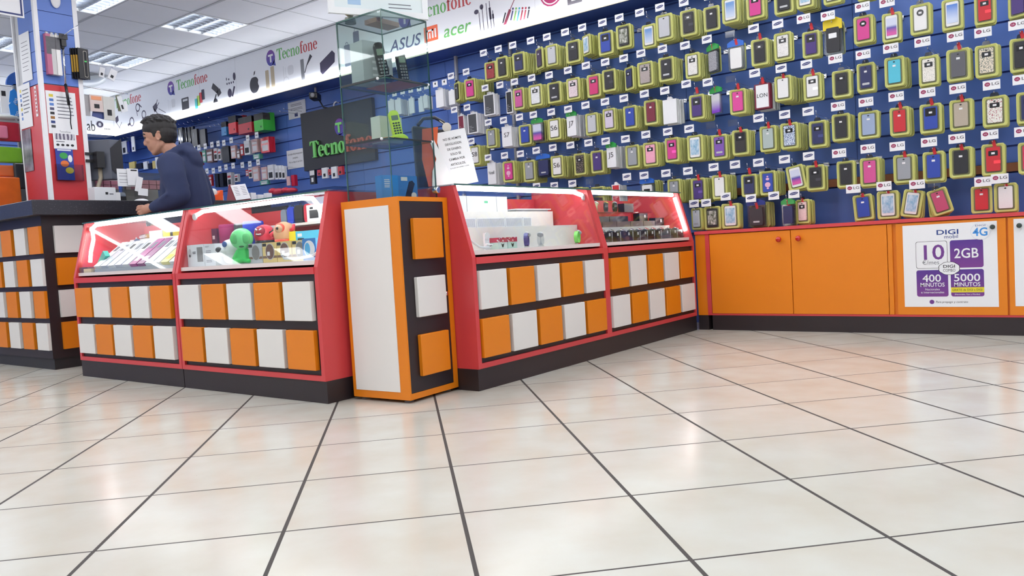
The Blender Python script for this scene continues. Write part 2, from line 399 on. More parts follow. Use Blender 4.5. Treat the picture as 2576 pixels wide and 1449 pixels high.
# led tape: along the top edge behind the glass, and down a side
def s2(t): return (0.03 + 0.088 * t, 0.66 + 0.318 * t)     # along the sloped glass
led(L1, [(0.05, 0.128, 0.955), (0.12, 0.125, 0.970), (0.98, 0.125, 0.972), (1.07, 0.12, 0.965), (1.12, 0.11, 0.93), (1.165, 0.10, 0.86), (1.185, 0.08, 0.77), (1.17, 0.07, 0.72)], 0.022)
led(L2, [(0.10, 0.068, 0.735), (0.085, 0.085, 0.80), (0.085, 0.108, 0.88), (0.06, 0.118, 0.925), (0.05, 0.125, 0.955), (0.10, 0.125, 0.972), (1.20, 0.125, 0.974)], 0.024)
led(R1, [(0.03, 0.125, 0.974), (1.10, 0.125, 0.974), (1.18, 0.12, 0.957)], 0.024)
led(R1, [(0.032, 0.108, 0.93), (0.036, 0.086, 0.84), (0.045, 0.066, 0.745)], 0.016)
led(R2, [(0.03, 0.125, 0.974), (1.17, 0.125, 0.974)], 0.024)
led(R2, [(1.188, 0.117, 0.955), (1.188, 0.045, 0.715)], 0.026)
for p, x in ((L1, 0.05), (L2, 0.05), (R1, 1.19)):
    b = MB(); b.lathe([(0.017, -0.006), (0.02, 0.0), (0.017, 0.006)], x, 0.115, 14, 0, 'y', 0.945); b.build('cable_disc', HOUS, p)
b = MB(); b.tube([(0.05, 0.062, 0.735), (0.07, 0.058, 0.715), (0.12, 0.05, 0.685), (0.19, 0.045, 0.675), (0.21, 0.045, 0.69), (0.17, 0.05, 0.695)], 0.006, 8); b.build('power_cable', HOUS, R1)
b = MB(); b.tube([(1.17, 0.068, 0.715), (1.12, 0.06, 0.69), (1.0, 0.05, 0.68), (0.92, 0.045, 0.685), (0.90, 0.048, 0.70), (0.95, 0.05, 0.705)], 0.007, 8); b.build('power_cable', HOUS, L1)

# ---------------------------------------------------------------- tower cupboard and glass tower
ta = radians(3.4)
tw = thing('tower_cabinet', 'tall orange cupboard with white side and three square door tiles', 'cabinet', (0.155, 0.116, 0), ta)
W_, D_, H_ = 0.350, 0.35, 0.93
b = MB(); b.box(0, W_, 0.004, D_, 0.015, H_); b.build('body', ORANGE, tw)
MB().box(-0.003, 0.0, 0.052, D_ - 0.022, 0.05, H_ - 0.035).build('side_inlay', WHITE, tw)['label'] = 'white side inlay'
b = MB(); b.box(0, W_, -0.004, 0.004, 0.015, 0.043); b.box(0, W_, -0.004, 0.004, H_ - 0.02, H_); b.box(0, 0.010, -0.004, 0.004, 0.043, H_ - 0.02); b.box(W_ - 0.034, W_, -0.004, 0.004, 0.043, H_ - 0.02)
b.build('door_frame', ORANGE, tw)
dr = MB().box(0.011, W_ - 0.035, -0.003, 0.003, 0.044, H_ - 0.021).build('door', BLACK, tw)
for k, (z, z1) in enumerate(((0.114, 0.303), (0.383, 0.565), (0.646, 0.832))):
    o = MB().box(0.074, 0.276, -0.026, -0.003, z, z1).build('door_tile', WHITE if k == 1 else ORANGE, dr); bevel(o, 0.003, 1); o['label'] = 'white door tile' if k == 1 else 'orange door tile'
b = MB(); b.lathe([(0.006, 0.0), (0.011, -0.002), (0.011, -0.012), (0.005, -0.016)], 0.291, -0.003, 14, 0, 'y', 0.474); b.build('lock', CHROME, dr)
for x in (0.04, W_ - 0.04):
    for y in (0.04, D_ - 0.04): MB().lathe([(0.022, 0), (0.022, 0.006), (0.008, 0.008), (0.008, 0.016)], x, y, 12).build('foot', GREY, tw)
gt = thing('glass_tower', 'greenish glass display tower with two shelves standing on the orange cupboard', 'display case', (0.175, 0.158, 0.9305), radians(1.0))
GS, GH = 0.297, 0.826
def pane(x0, x1, y0, y1, z0, z1, name):
    b = MB(); b.box(x0, x1, y0, y1, z0, z1)
    ex, ey, ez = x1 - x0, y1 - y0, z1 - z0; thin = min(ex, ey, ez)
    for q in range(6):
        ax = (2, 2, 1, 0, 1, 0)[q]
        if (ex, ey, ez)[ax] > thin * 1.5: b.m[q] = 1
    return b.build(name, [TGLASS, GEDGE], gt)
pane(0, GS, 0, 0.005, 0, GH, 'front_pane'); pane(0, GS, GS - 0.005, GS, 0, GH, 'back_pane')
pane(0, 0.005, 0.0055, GS - 0.0055, 0, GH, 'side_pane'); pane(GS - 0.005, GS, 0.0055, GS - 0.0055, 0, GH, 'side_pane')
pane(0, GS, 0, GS, GH + 0.0005, GH + 0.0065, 'top_pane')
SHZ = (0.262, 0.530)
for z in SHZ: pane(0.007, GS - 0.007, 0.007, GS - 0.007, z, z + 0.006, 'shelf')
SILI = mat('dark_edge_trim', (40, 44, 46), 0.3, vary=0)
for z in SHZ:
    b = MB(); b.box(-0.005, -0.0005, 0.05, GS - 0.01, z - 0.001, z + 0.008); b.box(0.03, GS - 0.02, -0.004, -0.0005, z, z + 0.006); b.build('shelf_support', SILI, gt)
    b = MB(); b.ball((-0.003, 0.045, z + 0.003), 0.007, 0, 10, 6); b.ball((GS - 0.016, -0.002, z + 0.003), 0.006, 0, 10, 6); b.build('support_cap', PAPER, gt)
b = MB(); b.lathe([(0.014, -0.03), (0.016, -0.024), (0.016, 0.0), (0.008, 0.002)], GS - 0.02, -0.0005, 16, 0, 'y', 0.035); b.build('lock', CHROME, gt)

# ---------------------------------------------------------------- wall cupboards under the case wall
def cupboard(label, y0, y1, doors):
    t = thing('wall_cupboard', label, 'cupboard', (2.975, y0, 0), RW, 'orange wall cupboards'); LN = y0 - y1
    MB().box(0, LN, 0.004, 0.4, 0, 0.105).build('plinth', BLACK, t)
    b = MB(); b.box(0, LN, 0.012, 0.40, 0.105, 0.68, 0); b.box(0, LN, -0.01, 0.42, 0.682, 0.704, 1); b.box(0, LN, 0.0, 0.012, 0.105, 0.117, 1)
    b.build('carcass', [ORANGE, RED], t)
    return t
W1 = cupboard('double orange cupboard with two round red knobs', -0.105, -1.300, 2)
b = MB(); b.box(-0.03, 0.0, -0.0, 0.02, 0.105, 0.69); b.build('upright', RED, W1)
for k, (x0, x1) in enumerate(((0.004, 0.573), (0.577, 1.165))):
    o = MB().box(x0, x1, -0.003, 0.012, 0.118, 0.676).build('door', ORANGE, W1); bevel(o, 0.0015, 1)
    kb = MB(); kb.lathe([(0.006, 0), (0.006, -0.01), (0.016, -0.016), (0.019, -0.026), (0.014, -0.035), (0.004, -0.038)], (0.502 if k == 0 else 0.632), -0.003, 16, 0, 'y', 0.619)
    kb.build('knob', mat('red_knob', (190, 22, 18), 0.2, vary=0, coat=0.5), o)
b = MB(); b.box(1.169, 1.195, -0.002, 0.012, 0.118, 0.676); b.build('filler_strip', ORANGE, W1)
W2 = cupboard('orange cupboard covered by the white phone plan poster', -1.300, -1.905, 1)
dr2 = MB().box(0.022, 0.600, -0.003, 0.012, 0.118, 0.676).build('door', ORANGE, W2)
W3 = cupboard('orange cupboard at the picture edge with a second white poster', -1.905, -2.50, 1)
dr3 = MB().box(0.006, 0.59, -0.003, 0.012, 0.118, 0.676).build('door', ORANGE, W3)
GK = mat('dark_green_knob', (52, 66, 62), 0.25, vary=0)
for d_, x in ((dr2, 0.537), (dr3, 0.062)):
    kb = MB(); kb.lathe([(0.006, 0), (0.006, -0.01), (0.013, -0.015), (0.014, -0.024), (0.008, -0.031)], x, -0.003, 14, 0, 'y', 0.628); kb.build('knob', GK, d_)
W0 = thing('corner_filler', 'narrow orange filler panel between the watch counter and the wall cupboards', 'filler panel', (2.975, 0.0, 0), RW)
b = MB(); b.box(0.0, 0.075, 0.004, 0.3, 0.105, 0.68, 0); b.box(0, 0.105, -0.01, 0.42, 0.682, 0.704, 1); b.box(0, 0.075, 0.004, 0.3, 0, 0.105, 2); b.build('panel', [ORANGE, RED, BLACK], W0)
# the phone plan poster
PUR = pattern('purple_print', (122, 60, 140), (84, 50, 140), 'grad', 1, 0.5, 0.5, soft=0.5)
PURI = mat('purple_ink', (112, 58, 140), 0.5, vary=0); NAVYI = mat('navy_ink', (24, 58, 130), 0.5, vary=0); SKYI = mat('sky_ink', (60, 140, 215), 0.5, vary=0); YEL = mat('yellow_print', (226, 210, 50), 0.5, vary=0)
po = thing('phone_plan_poster', 'white poster with purple squares on an orange cupboard door', 'poster', (2.975 - 0.0035, -1.361, 0.166), RW)
PW, PH = 0.496, 0.496
MB().box(0, PW, -0.0012, 0, 0, PH).build('sheet', PAPER, po)
e = -0.0016
def flat(poly, m, name, parent, y=e): return MB().quad([(u, y, v) for u, v in poly]).build(name, m, parent)
def ccw(p): return p
def sq(x0, x1, z0, z1, m, r=0.012, y=e, name='printed_square'): return flat(rrect(x0, x1, z0, z1, r), m, name, po, y)
sq(0.070, 0.240, 0.232, 0.395, INK); sq(0.072, 0.238, 0.234, 0.393, PAPER, y=e - 0.0003)
sq(0.254, 0.425, 0.232, 0.395, PUR); sq(0.070, 0.240, 0.062, 0.222, PUR); sq(0.254, 0.425, 0.062, 0.222, PUR)
sq(0.254, 0.425, 0.086, 0.116, YEL, 0.002, e - 0.0003)
y2, y3 = e - 0.0006, e - 0.0009
text('10', 0.125, PURI, po, (0.157, y2, 0.286), 0.11, bold=0.004); text('€/mes', 0.036, GREY, po, (0.150, y2, 0.256))
text('2GB', 0.08, PAPER, po, (0.338, y2, 0.290), 0.125, bold=0.003)
text('400', 0.062, PAPER, po, (0.153, y2, 0.152), 0.10, bold=0.002); text('MINUTOS', 0.034, PAPER, po, (0.155, y2, 0.122), 0.130, bold=0.001)
text('Nacionales', 0.018, PAPER, po, (0.155, y2, 0.100), 0.078); text('e internacionales', 0.018, PAPER, po, (0.155, y2, 0.082), 0.124)
text('5000', 0.062, PAPER, po, (0.338, y2, 0.152), 0.135, bold=0.002); text('MINUTOS', 0.034, PAPER, po, (0.338, y2, 0.122), 0.135, bold=0.001)
text('GRATIS de DIGI a DIGI', 0.018, INK, po, (0.338, y2, 0.095), 0.155); text('(Nacionales, Fijos y Moviles)', 0.011, PAPER, po, (0.338, y2, 0.071), 0.13)
cl = []
for k in range(36):
    a = 2 * pi * k / 36; rr = 1 + 0.07 * abs(sin(a * 4)); cl.append((0.247 + 0.052 * rr * cos(a), 0.230 + 0.036 * rr * sin(a)))
flat([(u * 1.0 + (u - 0.247) * 0.06, v + (v - 0.230) * 0.06) for u, v in cl], INK, 'bubble_outline', po, y2); flat(cl, PAPER, 'bubble', po, y3)
text('DIGI', 0.024, INK, po, (0.247, y3 - 0.0003, 0.234), 0.062, bold=0.001); text('COMBO', 0.024, INK, po, (0.247, y3 - 0.0003, 0.210), 0.064)
text('DIGI', 0.040, NAVYI, po, (0.243, e, 0.432), 0.115, bold=0.002); text('mobil', 0.030, NAVYI, po, (0.262, e, 0.408), 0.072)
flat(ell(0.413, 0.440, 0.050, 0.050), mat('pale_badge', (205, 214, 226), 0.5, vary=0), 'badge', po); flat(ell(0.413, 0.440, 0.048, 0.048), PAPER, 'badge', po, y2)
text('DIGI', 0.014, NAVYI, po, (0.413, y3, 0.470), 0.05); text('4G', 0.066, SKYI, po, (0.413, y3, 0.415), 0.075, bold=0.004)
flat(ell(0.150, 0.030, 0.013, 0.013), PURI, 'badge', po); text('Para prepago y contrato', 0.018, INK, po, (0.255, e, 0.024), 0.17, shear=0.2)
p3 = thing('cut_off_poster', 'white poster on the cupboard door at the picture edge', 'poster', (2.975 - 0.0035, -1.938, 0.170), RW)
MB().box(0, 0.50, -0.0012, 0, 0, 0.496).build('sheet', PAPER, p3)
# ---------------------------------------------------------------- the phone-case wall
# row; tag y,z,kind; pack y,z_top,width,height; design; packs on the hook; red clip; swing
CASES = '''1;1.936,2.356,S;1.893,2.284,0.131,0.173;xcream;2;0;0
1;1.772,2.359,S;1.766,2.305,0.122,0.191;pblack;5;0;0
1;1.617,2.360,S;1.587,2.306,0.130,0.178;hnavy;8;0;0
1;1.430,2.360,S;1.375,2.302,0.095,0.184;paubergine;4;0;0
1;1.267,2.357,S;1.248,2.303,0.119,0.182;psilver;5;0;0
1;1.088,2.359,S;1.040,2.297,0.136,0.188;hblack;2;0;0
1;0.927,2.361,S;0.917,2.312,0.092,0.167;sice;6;0;0
1;0.742,2.360,S;0.739,2.306,0.135,0.191;hblue;5;0;0
1;0.593,2.365,S;0.578,2.322,0.132,0.188;sgreen;2;0;0
1;0.418,2.365,S;0.366,2.279,0.105,0.182;ssky;2;0;0
1;0.251,2.367,S;0.237,2.326,0.139,0.199;psilver;6;0;0
1;0.061,2.360,S;0.045,2.316,0.128,0.198;lblack;5;0;0
1;;-0.132,2.299,0.122,0.183;pblack;1;0;0
1;;-0.272,2.330,0.122,0.186;ssky;8;0;0
1;;-0.449,2.319,0.126,0.185;wpink;3;0;0
1;;-0.644,2.306,0.130,0.181;dblack;3;0;0
1;;-0.784,2.309,0.114,0.178;sice;5;0;0
1;;-0.958,2.303,0.102,0.184;wwhite;3;0;0
1;;-1.163,2.278,0.107,0.183;pblack;2;0;0
2;3.047,2.187,K;3.132,2.151,0.088,0.138;tplain;2;0;0
2;2.938,2.189,K;3.037,2.146,0.082,0.158;tplain;5;0;0
2;2.832,2.186,K;2.862,2.129,0.065,0.156;tplain;1;0;0
2;2.723,2.182,K;2.738,2.114,0.063,0.144;tplain;1;0;0
2;2.630,2.185,K;2.685,2.123,0.068,0.127;tplain;3;0;0
2;2.518,2.186,K;2.501,2.152,0.101,0.176;tplain;5;0;0
2;2.407,2.186,K;2.355,2.114,0.077,0.136;tplain;3;0;0
2;2.324,2.226,S;2.291,2.176,0.092,0.180;pleather;4;0;0
2;2.144,2.232,S;2.136,2.181,0.128,0.188;wpink;9;0;0
2;1.941,2.057,S;1.928,2.018,0.132,0.198;bgraphite;3;0;0
2;1.777,2.055,S;1.709,2.010,0.070,0.205;bink;3;0;0
2;1.621,2.056,S;1.608,2.014,0.114,0.193;wrose;6;0;0
2;1.442,2.058,S;1.432,2.012,0.142,0.190;xfish;4;0;0
2;1.266,2.050,S;1.243,2.001,0.149,0.180;dblack;4;0;0
2;1.081,2.056,S;1.059,2.002,0.129,0.183;xparis;4;0;0
2;0.911,2.062,S;0.866,1.997,0.124,0.189;wmagenta;3;0;0
2;0.735,2.057,S;0.726,2.011,0.121,0.181;lblack;7;0;0
2;0.572,2.056,S;0.551,1.998,0.092,0.186;wnavy;5;0;0
2;0.424,2.064,S;0.412,2.011,0.132,0.192;xmandala;5;0;0
2;0.246,2.063,S;0.237,2.014,0.126,0.189;dblack;5;0;0
2;0.067,2.053,S;0.028,2.004,0.116,0.191;xpanda;5;0;0
2;-0.102,2.063,S;-0.126,2.021,0.095,0.193;gglitter;2;1;0
2;-0.274,2.063,Z;-0.298,2.015,0.101,0.200;gwhite;2;1;0
2;-0.442,2.067,S;-0.467,2.004,0.120,0.191;wblack;4;1;0
2;-0.608,2.062,S;-0.627,2.015,0.120,0.196;xpanda;2;0;0
2;-0.779,2.061,S;-0.812,1.985,0.113,0.181;hpurple;3;1;0
2;-0.933,2.046,L;-0.951,2.026,0.105,0.226;gyellow;3;0;0
2;-1.144,2.055,L;-1.139,2.015,0.117,0.184;rpink;3;0;0
2;-1.288,2.051,L;-1.304,1.996,0.111,0.188;sviolet;2;1;0
2;;-1.467,2.014,0.115,0.194;rwhite;2;0;0
2;;-1.639,2.004,0.113,0.192;scloud;2;0;0
2;;-1.806,1.989,0.106,0.181;lred;2;0;0
2;;-1.970,1.978,0.099,0.155;ppurple;2;0;0
3;2.310,1.925,S;2.261,1.883,0.073,0.177;bwine;4;0;0
3;2.159,1.922,S;2.129,1.881,0.123,0.192;bgraphite;5;0;0
3;1.929,1.760,S;1.926,1.716,0.114,0.176;pgrey;2;0;0
3;1.760,1.754,S;1.756,1.717,0.115,0.187;tS7;5;0;0
3;1.590,1.756,S;1.563,1.698,0.129,0.180;pblue;3;0;0
3;1.445,1.755,S;1.435,1.721,0.103,0.185;gviolet;7;0;0
3;1.265,1.751,S;1.262,1.709,0.126,0.185;uS6;9;0;0
3;1.099,1.749,S;1.094,1.725,0.094,0.191;tJ7;8;0;0
3;0.934,1.756,S;0.902,1.700,0.118,0.182;psilver;3;0;0
3;0.755,1.756,S;0.743,1.712,0.114,0.182;xtravel;6;0;0
3;0.588,1.756,S;0.558,1.705,0.117,0.185;pblue;6;0;0
3;0.412,1.762,S;0.379,1.722,0.102,0.197;pwine;5;0;0
3;0.243,1.758,S;0.224,1.707,0.120,0.194;twhite;4;0;0
3;0.071,1.778,S;0.010,1.702,0.118,0.189;hpurple;6;1;0
3;-0.093,1.762,S;-0.135,1.718,0.092,0.189;ggradient;1;1;0
3;-0.264,1.755,Z;-0.298,1.691,0.119,0.185;photpink;5;1;0
3;-0.436,1.766,S;-0.473,1.704,0.117,0.187;tLON;6;1;0
3;-0.619,1.766,S;-0.617,1.727,0.116,0.179;pwhite;9;1;0
3;-0.786,1.763,S;-0.811,1.709,0.119,0.185;lwhite;2;1;0
3;-0.970,1.764,L;-0.995,1.697,0.118,0.184;wblack;2;0;0
3;-1.139,1.759,L;-1.144,1.717,0.109,0.193;dnavy;2;0;0
3;-1.301,1.767,L;-1.312,1.724,0.115,0.196;pcyan;5;0;0
3;-1.479,1.770,L;-1.504,1.695,0.112,0.192;xmoustache;2;0;0
3;-1.655,1.767,L;-1.663,1.706,0.126,0.202;pcharcoal;3;1;0
3;-1.798,1.762,L;-1.809,1.701,0.118,0.200;xfloral;3;0;0
3;-1.968,1.769,L;-1.981,1.706,0.113,0.205;wblack;2;1;0
4;2.134,1.622,S;2.124,1.594,0.118,0.187;uS8;5;0;0
4;1.954,1.459,S;1.946,1.429,0.098,0.205;tNote8;5;0;0
4;1.772,1.456,S;1.758,1.416,0.129,0.191;kpink;7;0;0
4;1.602,1.450,S;1.540,1.398,0.124,0.191;pgrey;6;0;0
4;1.436,1.459,S;1.392,1.419,0.135,0.182;gnavy;3;0;0
4;1.268,1.462,S;1.256,1.404,0.122,0.186;uS6;9;0;0
4;1.096,1.461,S;1.034,1.398,0.113,0.185;xdog;5;0;0
4;0.925,1.459,S;0.871,1.401,0.117,0.189;ppurple;4;0;0
4;0.767,1.452,S;0.740,1.430,0.088,0.186;tJ5;6;0;0
4;0.592,1.447,S;0.555,1.405,0.121,0.186;pgrey;5;0;0
4;0.416,1.458,S;0.400,1.407,0.124,0.189;xlove;4;0;0
4;0.235,1.456,S;0.222,1.420,0.113,0.192;lpink;6;0;0
4;0.064,1.454,S;0.038,1.415,0.125,0.194;sice;7;0;0
4;-0.102,1.455,Z;-0.148,1.394,0.118,0.185;dviolet;4;1;0
4;-0.265,1.451,Z;-0.304,1.407,0.121,0.187;hleather;4;1;0
4;-0.451,1.458,S;-0.501,1.407,0.116,0.186;parmour;3;1;0
4;-0.630,1.456,S;-0.647,1.408,0.121,0.186;xwaves;7;1;0
4;-0.786,1.454,S;-0.834,1.396,0.116,0.185;lnavy;3;0;0
4;-0.976,1.459,L;-0.982,1.420,0.114,0.187;pblack;4;0;0
4;-1.146,1.460,L;-1.151,1.412,0.126,0.183;psteel;2;0;0
4;-1.323,1.466,L;-1.332,1.410,0.113,0.187;pred;4;1;0
4;-1.497,1.463,L;-1.507,1.404,0.122,0.188;hblue;2;1;0
4;-1.660,1.459,L;-1.670,1.405,0.122,0.194;pgold;2;1;0
4;-1.834,1.452,L;-1.844,1.398,0.126,0.190;xroses;3;0;0
4;-1.982,1.458,L;-2.013,1.396,0.124,0.191;wnavy;2;0;0
5;1.453,1.163,S;1.349,1.126,0.124,0.182;pblack;4;0;0
5;1.274,1.153,S;1.082,1.129,0.114,0.178;pgrey;4;0;0
5;1.097,1.153,S;0.883,1.117,0.122,0.181;pblack;4;0;0
5;0.933,1.154,Z;0.715,1.124,0.077,0.187;bred;4;0;0
5;0.596,1.158,S;;;0;0;0
5;0.448,1.154,S;0.443,1.127,0.115,0.188;gnavyw;5;0;0
5;0.266,1.152,S;0.219,1.112,0.107,0.178;pgrey;9;0;0
5;0.089,1.151,S;0.029,1.102,0.113,0.186;lpurple;5;1;0
5;-0.110,1.158,S;-0.136,1.108,0.102,0.183;pwhite;6;1;0
5;-0.269,1.159,S;-0.354,1.090,0.101,0.164;hnavy;6;1;0
5;-0.437,1.155,S;-0.487,1.100,0.113,0.176;kblue;6;0;0
5;-0.617,1.157,S;-0.666,1.117,0.118,0.175;sviolet;4;0;-9
5;-0.778,1.160,S;-0.808,1.107,0.120,0.178;lblack;3;1;0
5;-0.972,1.157,L;-1.002,1.112,0.114,0.183;pblack;2;0;0
5;-1.148,1.165,L;-1.148,1.117,0.118,0.195;ppinkish;4;0;0
5;-1.320,1.159,L;-1.349,1.114,0.123,0.188;pgrey;3;1;0
5;-1.498,1.163,L;-1.515,1.113,0.120,0.195;pblue;2;1;0
5;-1.648,1.165,L;-1.662,1.122,0.125,0.193;pblack;3;1;0
5;-1.818,1.166,L;-1.830,1.122,0.120,0.197;lred;3;1;0
5;-1.984,1.162,L;-2.011,1.109,0.116,0.190;pcherry;2;0;0
6;;0.053,0.884,0.093,0.169;dpale;4;0;0
6;-0.041,0.908,S;-0.071,0.887,0.127,0.179;sgreen;2;0;0
6;-0.190,0.941,S;-0.208,0.898,0.133,0.189;sice;3;1;0
6;-0.373,0.914,S;-0.396,0.896,0.125,0.185;gbrown;6;1;0
6;-0.534,0.918,S;-0.616,0.884,0.089,0.175;gblue;2;1;0
6;-0.671,0.918,S;-0.715,0.885,0.096,0.173;xhearts;4;1;0
6;-1.051,0.919,L;-1.095,0.885,0.120,0.176;pblue;2;1;-4
6;-1.236,0.920,L;-1.249,0.896,0.129,0.189;sice;2;1;0
6;-1.425,0.913,L;-1.404,0.888,0.104,0.180;sice;2;1;10
6;;-1.519,0.881,0.101,0.170;pdustypink;2;0;-16
6;-1.777,0.896,L;-1.765,0.879,0.111,0.172;pred;1;0;0
6;-1.863,0.906,L;-1.887,0.885,0.118,0.179;pwhite;2;1;0'''
OLIVE = mat('olive_yellow_tray', (194, 197, 112), 0.35, vary=0.05, scale=30)
TRAYIN = mat('smoky_tray', (116, 118, 82), 0.25, vary=0.06, scale=20)
HANG = glass('hang_tab_plastic', (150, 156, 160), 1.4, 0.1, 0.08)
STICK = mat('price_sticker', (226, 226, 228), 0.5, vary=0)
COLS = dict(cream=(214, 206, 168), black=(38, 38, 44), navy=(40, 46, 92), aubergine=(64, 46, 80), silver=(188, 190, 196), blue=(44, 70, 165), pink=(205, 62, 140), white=(226, 226, 226),
            leather=(46, 44, 46), rose=(196, 88, 150), magenta=(200, 50, 112), purple=(70, 48, 118), wine=(118, 32, 56), grey=(150, 154, 160), hotpink=(214, 70, 150), cyan=(82, 186, 210),
            charcoal=(92, 92, 98), violet=(122, 82, 170), armour=(170, 184, 182), steel=(150, 166, 196), red=(196, 42, 52), gold=(176, 164, 148), pinkish=(204, 80, 144), cherry=(196, 44, 84), dustypink=(186, 74, 110),
            pale=(206, 212, 220), ink=(30, 30, 34), graphite=(70, 72, 76), brown=(54, 46, 52))
def cmat(c): return mat('case_' + c, COLS[c], 0.42, vary=0.04, scale=20)
SCR = {'ice': pattern('screen_ice', (90, 150, 190), (214, 228, 236), 'noise', 5, 0.5, 0.25, soft=0.25), 'green': pattern('screen_green', (70, 80, 60), (204, 204, 196), 'noise', 6, 0.5, 0.25, soft=0.15),
       'sky': pattern('screen_sky', (196, 208, 226), (110, 150, 205), 'grad', 1, 0.45, 0.25, soft=0.4), 'violet': pattern('screen_violet', (206, 86, 160), (78, 74, 160), 'grad', 1, 0.3, 0.25, c3=(200, 206, 226), soft=0.15),
       'cloud': pattern('screen_cloud', (196, 208, 232), (66, 120, 205), 'grad', 1, 0.6, 0.25, soft=0.4)}
PAT = {'cream': ((214, 206, 168), (150, 40, 50), 'voronoi', 26, 0.16), 'fish': ((70, 92, 128), (226, 228, 230), 'voronoi', 42, 0.26), 'paris': ((70, 52, 80), (226, 208, 214), 'noise', 45, 0.40), 'mandala': ((50, 44, 52), (214, 200, 196), 'wave', 26, 0.42),
       'panda': ((34, 32, 36), (228, 226, 224), 'voronoi', 46, 0.27), 'travel': ((120, 60, 120), (206, 196, 216), 'voronoi', 48, 0.22), 'moustache': ((30, 28, 30), (232, 228, 220), 'voronoi', 40, 0.28), 'floral': ((110, 120, 112), (222, 210, 190), 'noise', 22, 0.46),
       'dog': ((38, 32, 34), (170, 156, 140), 'noise', 24, 0.58), 'love': ((158, 32, 66), (236, 166, 190), 'voronoi', 40, 0.20), 'waves': ((46, 70, 130), (206, 218, 232), 'noise', 26, 0.47), 'roses': ((150, 40, 60), (226, 224, 216), 'noise', 24, 0.42), 'hearts': ((140, 36, 72), (232, 206, 204), 'voronoi', 44, 0.25)}
WORDS = dict(cream='cream window case with red print', fish='white fish-print window case', paris='pale pink city-print window case', mandala='brown and white mandala window case', panda='white window case with black drawings',
             travel='lilac case with travel icons', moustache='white moustache-print window case', floral='beige floral window case', dog='dark dog-photo case', love='pale pink icon-print case', waves='blue and white wave-print window case', roses='white rose-print window case', hearts='white heart-print window case')
def words(d):
    k, c = d[0], d[1:]
    if k == 'x': return WORDS[c]
    nice = dict(graphite='graphite', ink='black', dustypink='dusty pink', hotpink='hot pink', pinkish='bright pink', steel='steel blue', armour='silver armoured', leather='dark leather')
    c = nice.get(c, c)
    return {'p': c + ' phone case', 'h': c + ' two-tone phone case', 'w': c + ' window flip case', 'l': c + ' flip case with side strap', 'd': c + ' flip case with oval slot', 'r': c + ' round-window case',
            's': 'white phone with ' + c + ' screen', 'b': 'white-edged carton with ' + c + ' face', 'u': 'white lettered card in yellow blister', 't': 'plain white carton' if c == 'plain' else 'framed maroon card with white label' if c == 'LON' else 'white carton with fine print', 'k': c + ' case printed with a dial' if c == 'blue' else c + ' case printed with icons',
            'g': {'glitter': 'grey glitter case in green-topped bag', 'white': 'white case in blue-topped bag', 'yellow': 'black card with yellow header', 'violet': 'violet screen case in green-topped bag', 'gradient': 'silver to purple case in green-topped bag',
                  'navy': 'navy flip case in blue-topped bag', 'navyw': 'white window case in blue-topped bag', 'brown': 'dark brown flip case in blue-edged bag', 'blue': 'blue case in green-topped bag'}.get(c, '')}[k]
MSH = {}
def cm(key, fn):
    if key not in MSH: MSH[key] = fn()
    return MSH[key]
def tray_mesh():
    b = MB(); n = 6
    o = rrect(-0.5, 0.5, -1.0, -0.06, 0.10, n); i1 = rrect(-0.455, 0.455, -0.97, -0.09, 0.085, n); i2 = rrect(-0.375, 0.375, -0.925, -0.135, 0.07, n); q = len(o)
    rings = [(o, 0.010), (o, 0.002), (i1, 0.0), (i2, 0.004)]; base = len(b.v)
    for p, y in rings: b.v += [(u, y, v) for u, v in p]
    for r in range(3):
        for k in range(q):
            b.f.append((base + r * q + k, base + (r + 1) * q + k, base + (r + 1) * q + (k + 1) % q, base + r * q + (k + 1) % q)); b.m.append(0); b.sm.append(r == 0)
    b.f.append(tuple(range(base + 3 * q, base + 4 * q))[::-1]); b.m.append(1); b.sm.append(False)
    b.f.append(tuple(range(base, base + q))); b.m.append(0); b.sm.append(False)
    return b.mesh('blister_tray', [OLIVE, TRAYIN])
def tab_mesh():
    b = MB(); b.prism([(-0.16, 0.01), (-0.12, 0.045), (0.12, 0.045), (0.16, 0.01), (0.20, -0.09), (-0.20, -0.09)], 0.001, 0.005, 'y'); return b.mesh('hang_tab', HANG)
def slab_mesh(x0, x1, z0, z1, y0, y1, r, m, name, m2=None):
    b = MB(); b.prism(rrect(x0, x1, z0, z1, r, 4), y1, y0, 'y', 0, 1 if m2 else None); return b.mesh(name, [m, m2] if m2 else m)
def carton_mesh(face, edge):
    b = MB(); b.box(-0.46, 0.46, 0.0, 0.013, -1.0, -0.09, 0); b.prism([(-0.17, -0.09), (0.17, -0.09), (0.17, -0.02), (0.10, 0.015), (-0.10, 0.015), (-0.17, -0.02)], 0.005, 0.007, 'y', 0)
    if face is not edge: b.box(-0.37, 0.37, -0.0006, 0.0, -0.95, -0.13, 1)
    return b.mesh('hanging_carton', [edge, face])
def bag_mesh():
    b = MB(); b.box(-0.5, 0.5, 0.001, 0.011, -1.0, -0.19); return b.mesh('clear_bag', [glass('clear_bag', (226, 230, 232), 1.4, 0.12, 0.08)])
def header_mesh(m, big=0):
    b = MB(); b.prism([(-0.52, -0.20 - big), (0.52, -0.20 - big), (0.52, -0.06), (0.2, 0.03), (-0.2, 0.03), (-0.52, -0.06)], -0.001, 0.012, 'y'); return b.mesh('bag_header', m)
GREENH = mat('green_header_card', (44, 158, 70), 0.3, vary=0.1, scale=30); BLUEH = mat('blue_header_card', (36, 104, 205), 0.3, vary=0.1, scale=30); YELH = mat('yellow_header_card', (226, 200, 30), 0.4, vary=0.03); NAVYH = mat('navy_header_card', (30, 46, 130), 0.3, vary=0.1, scale=30)
DWIN = mat('dark_window', (28, 28, 34), 0.2, vary=0)
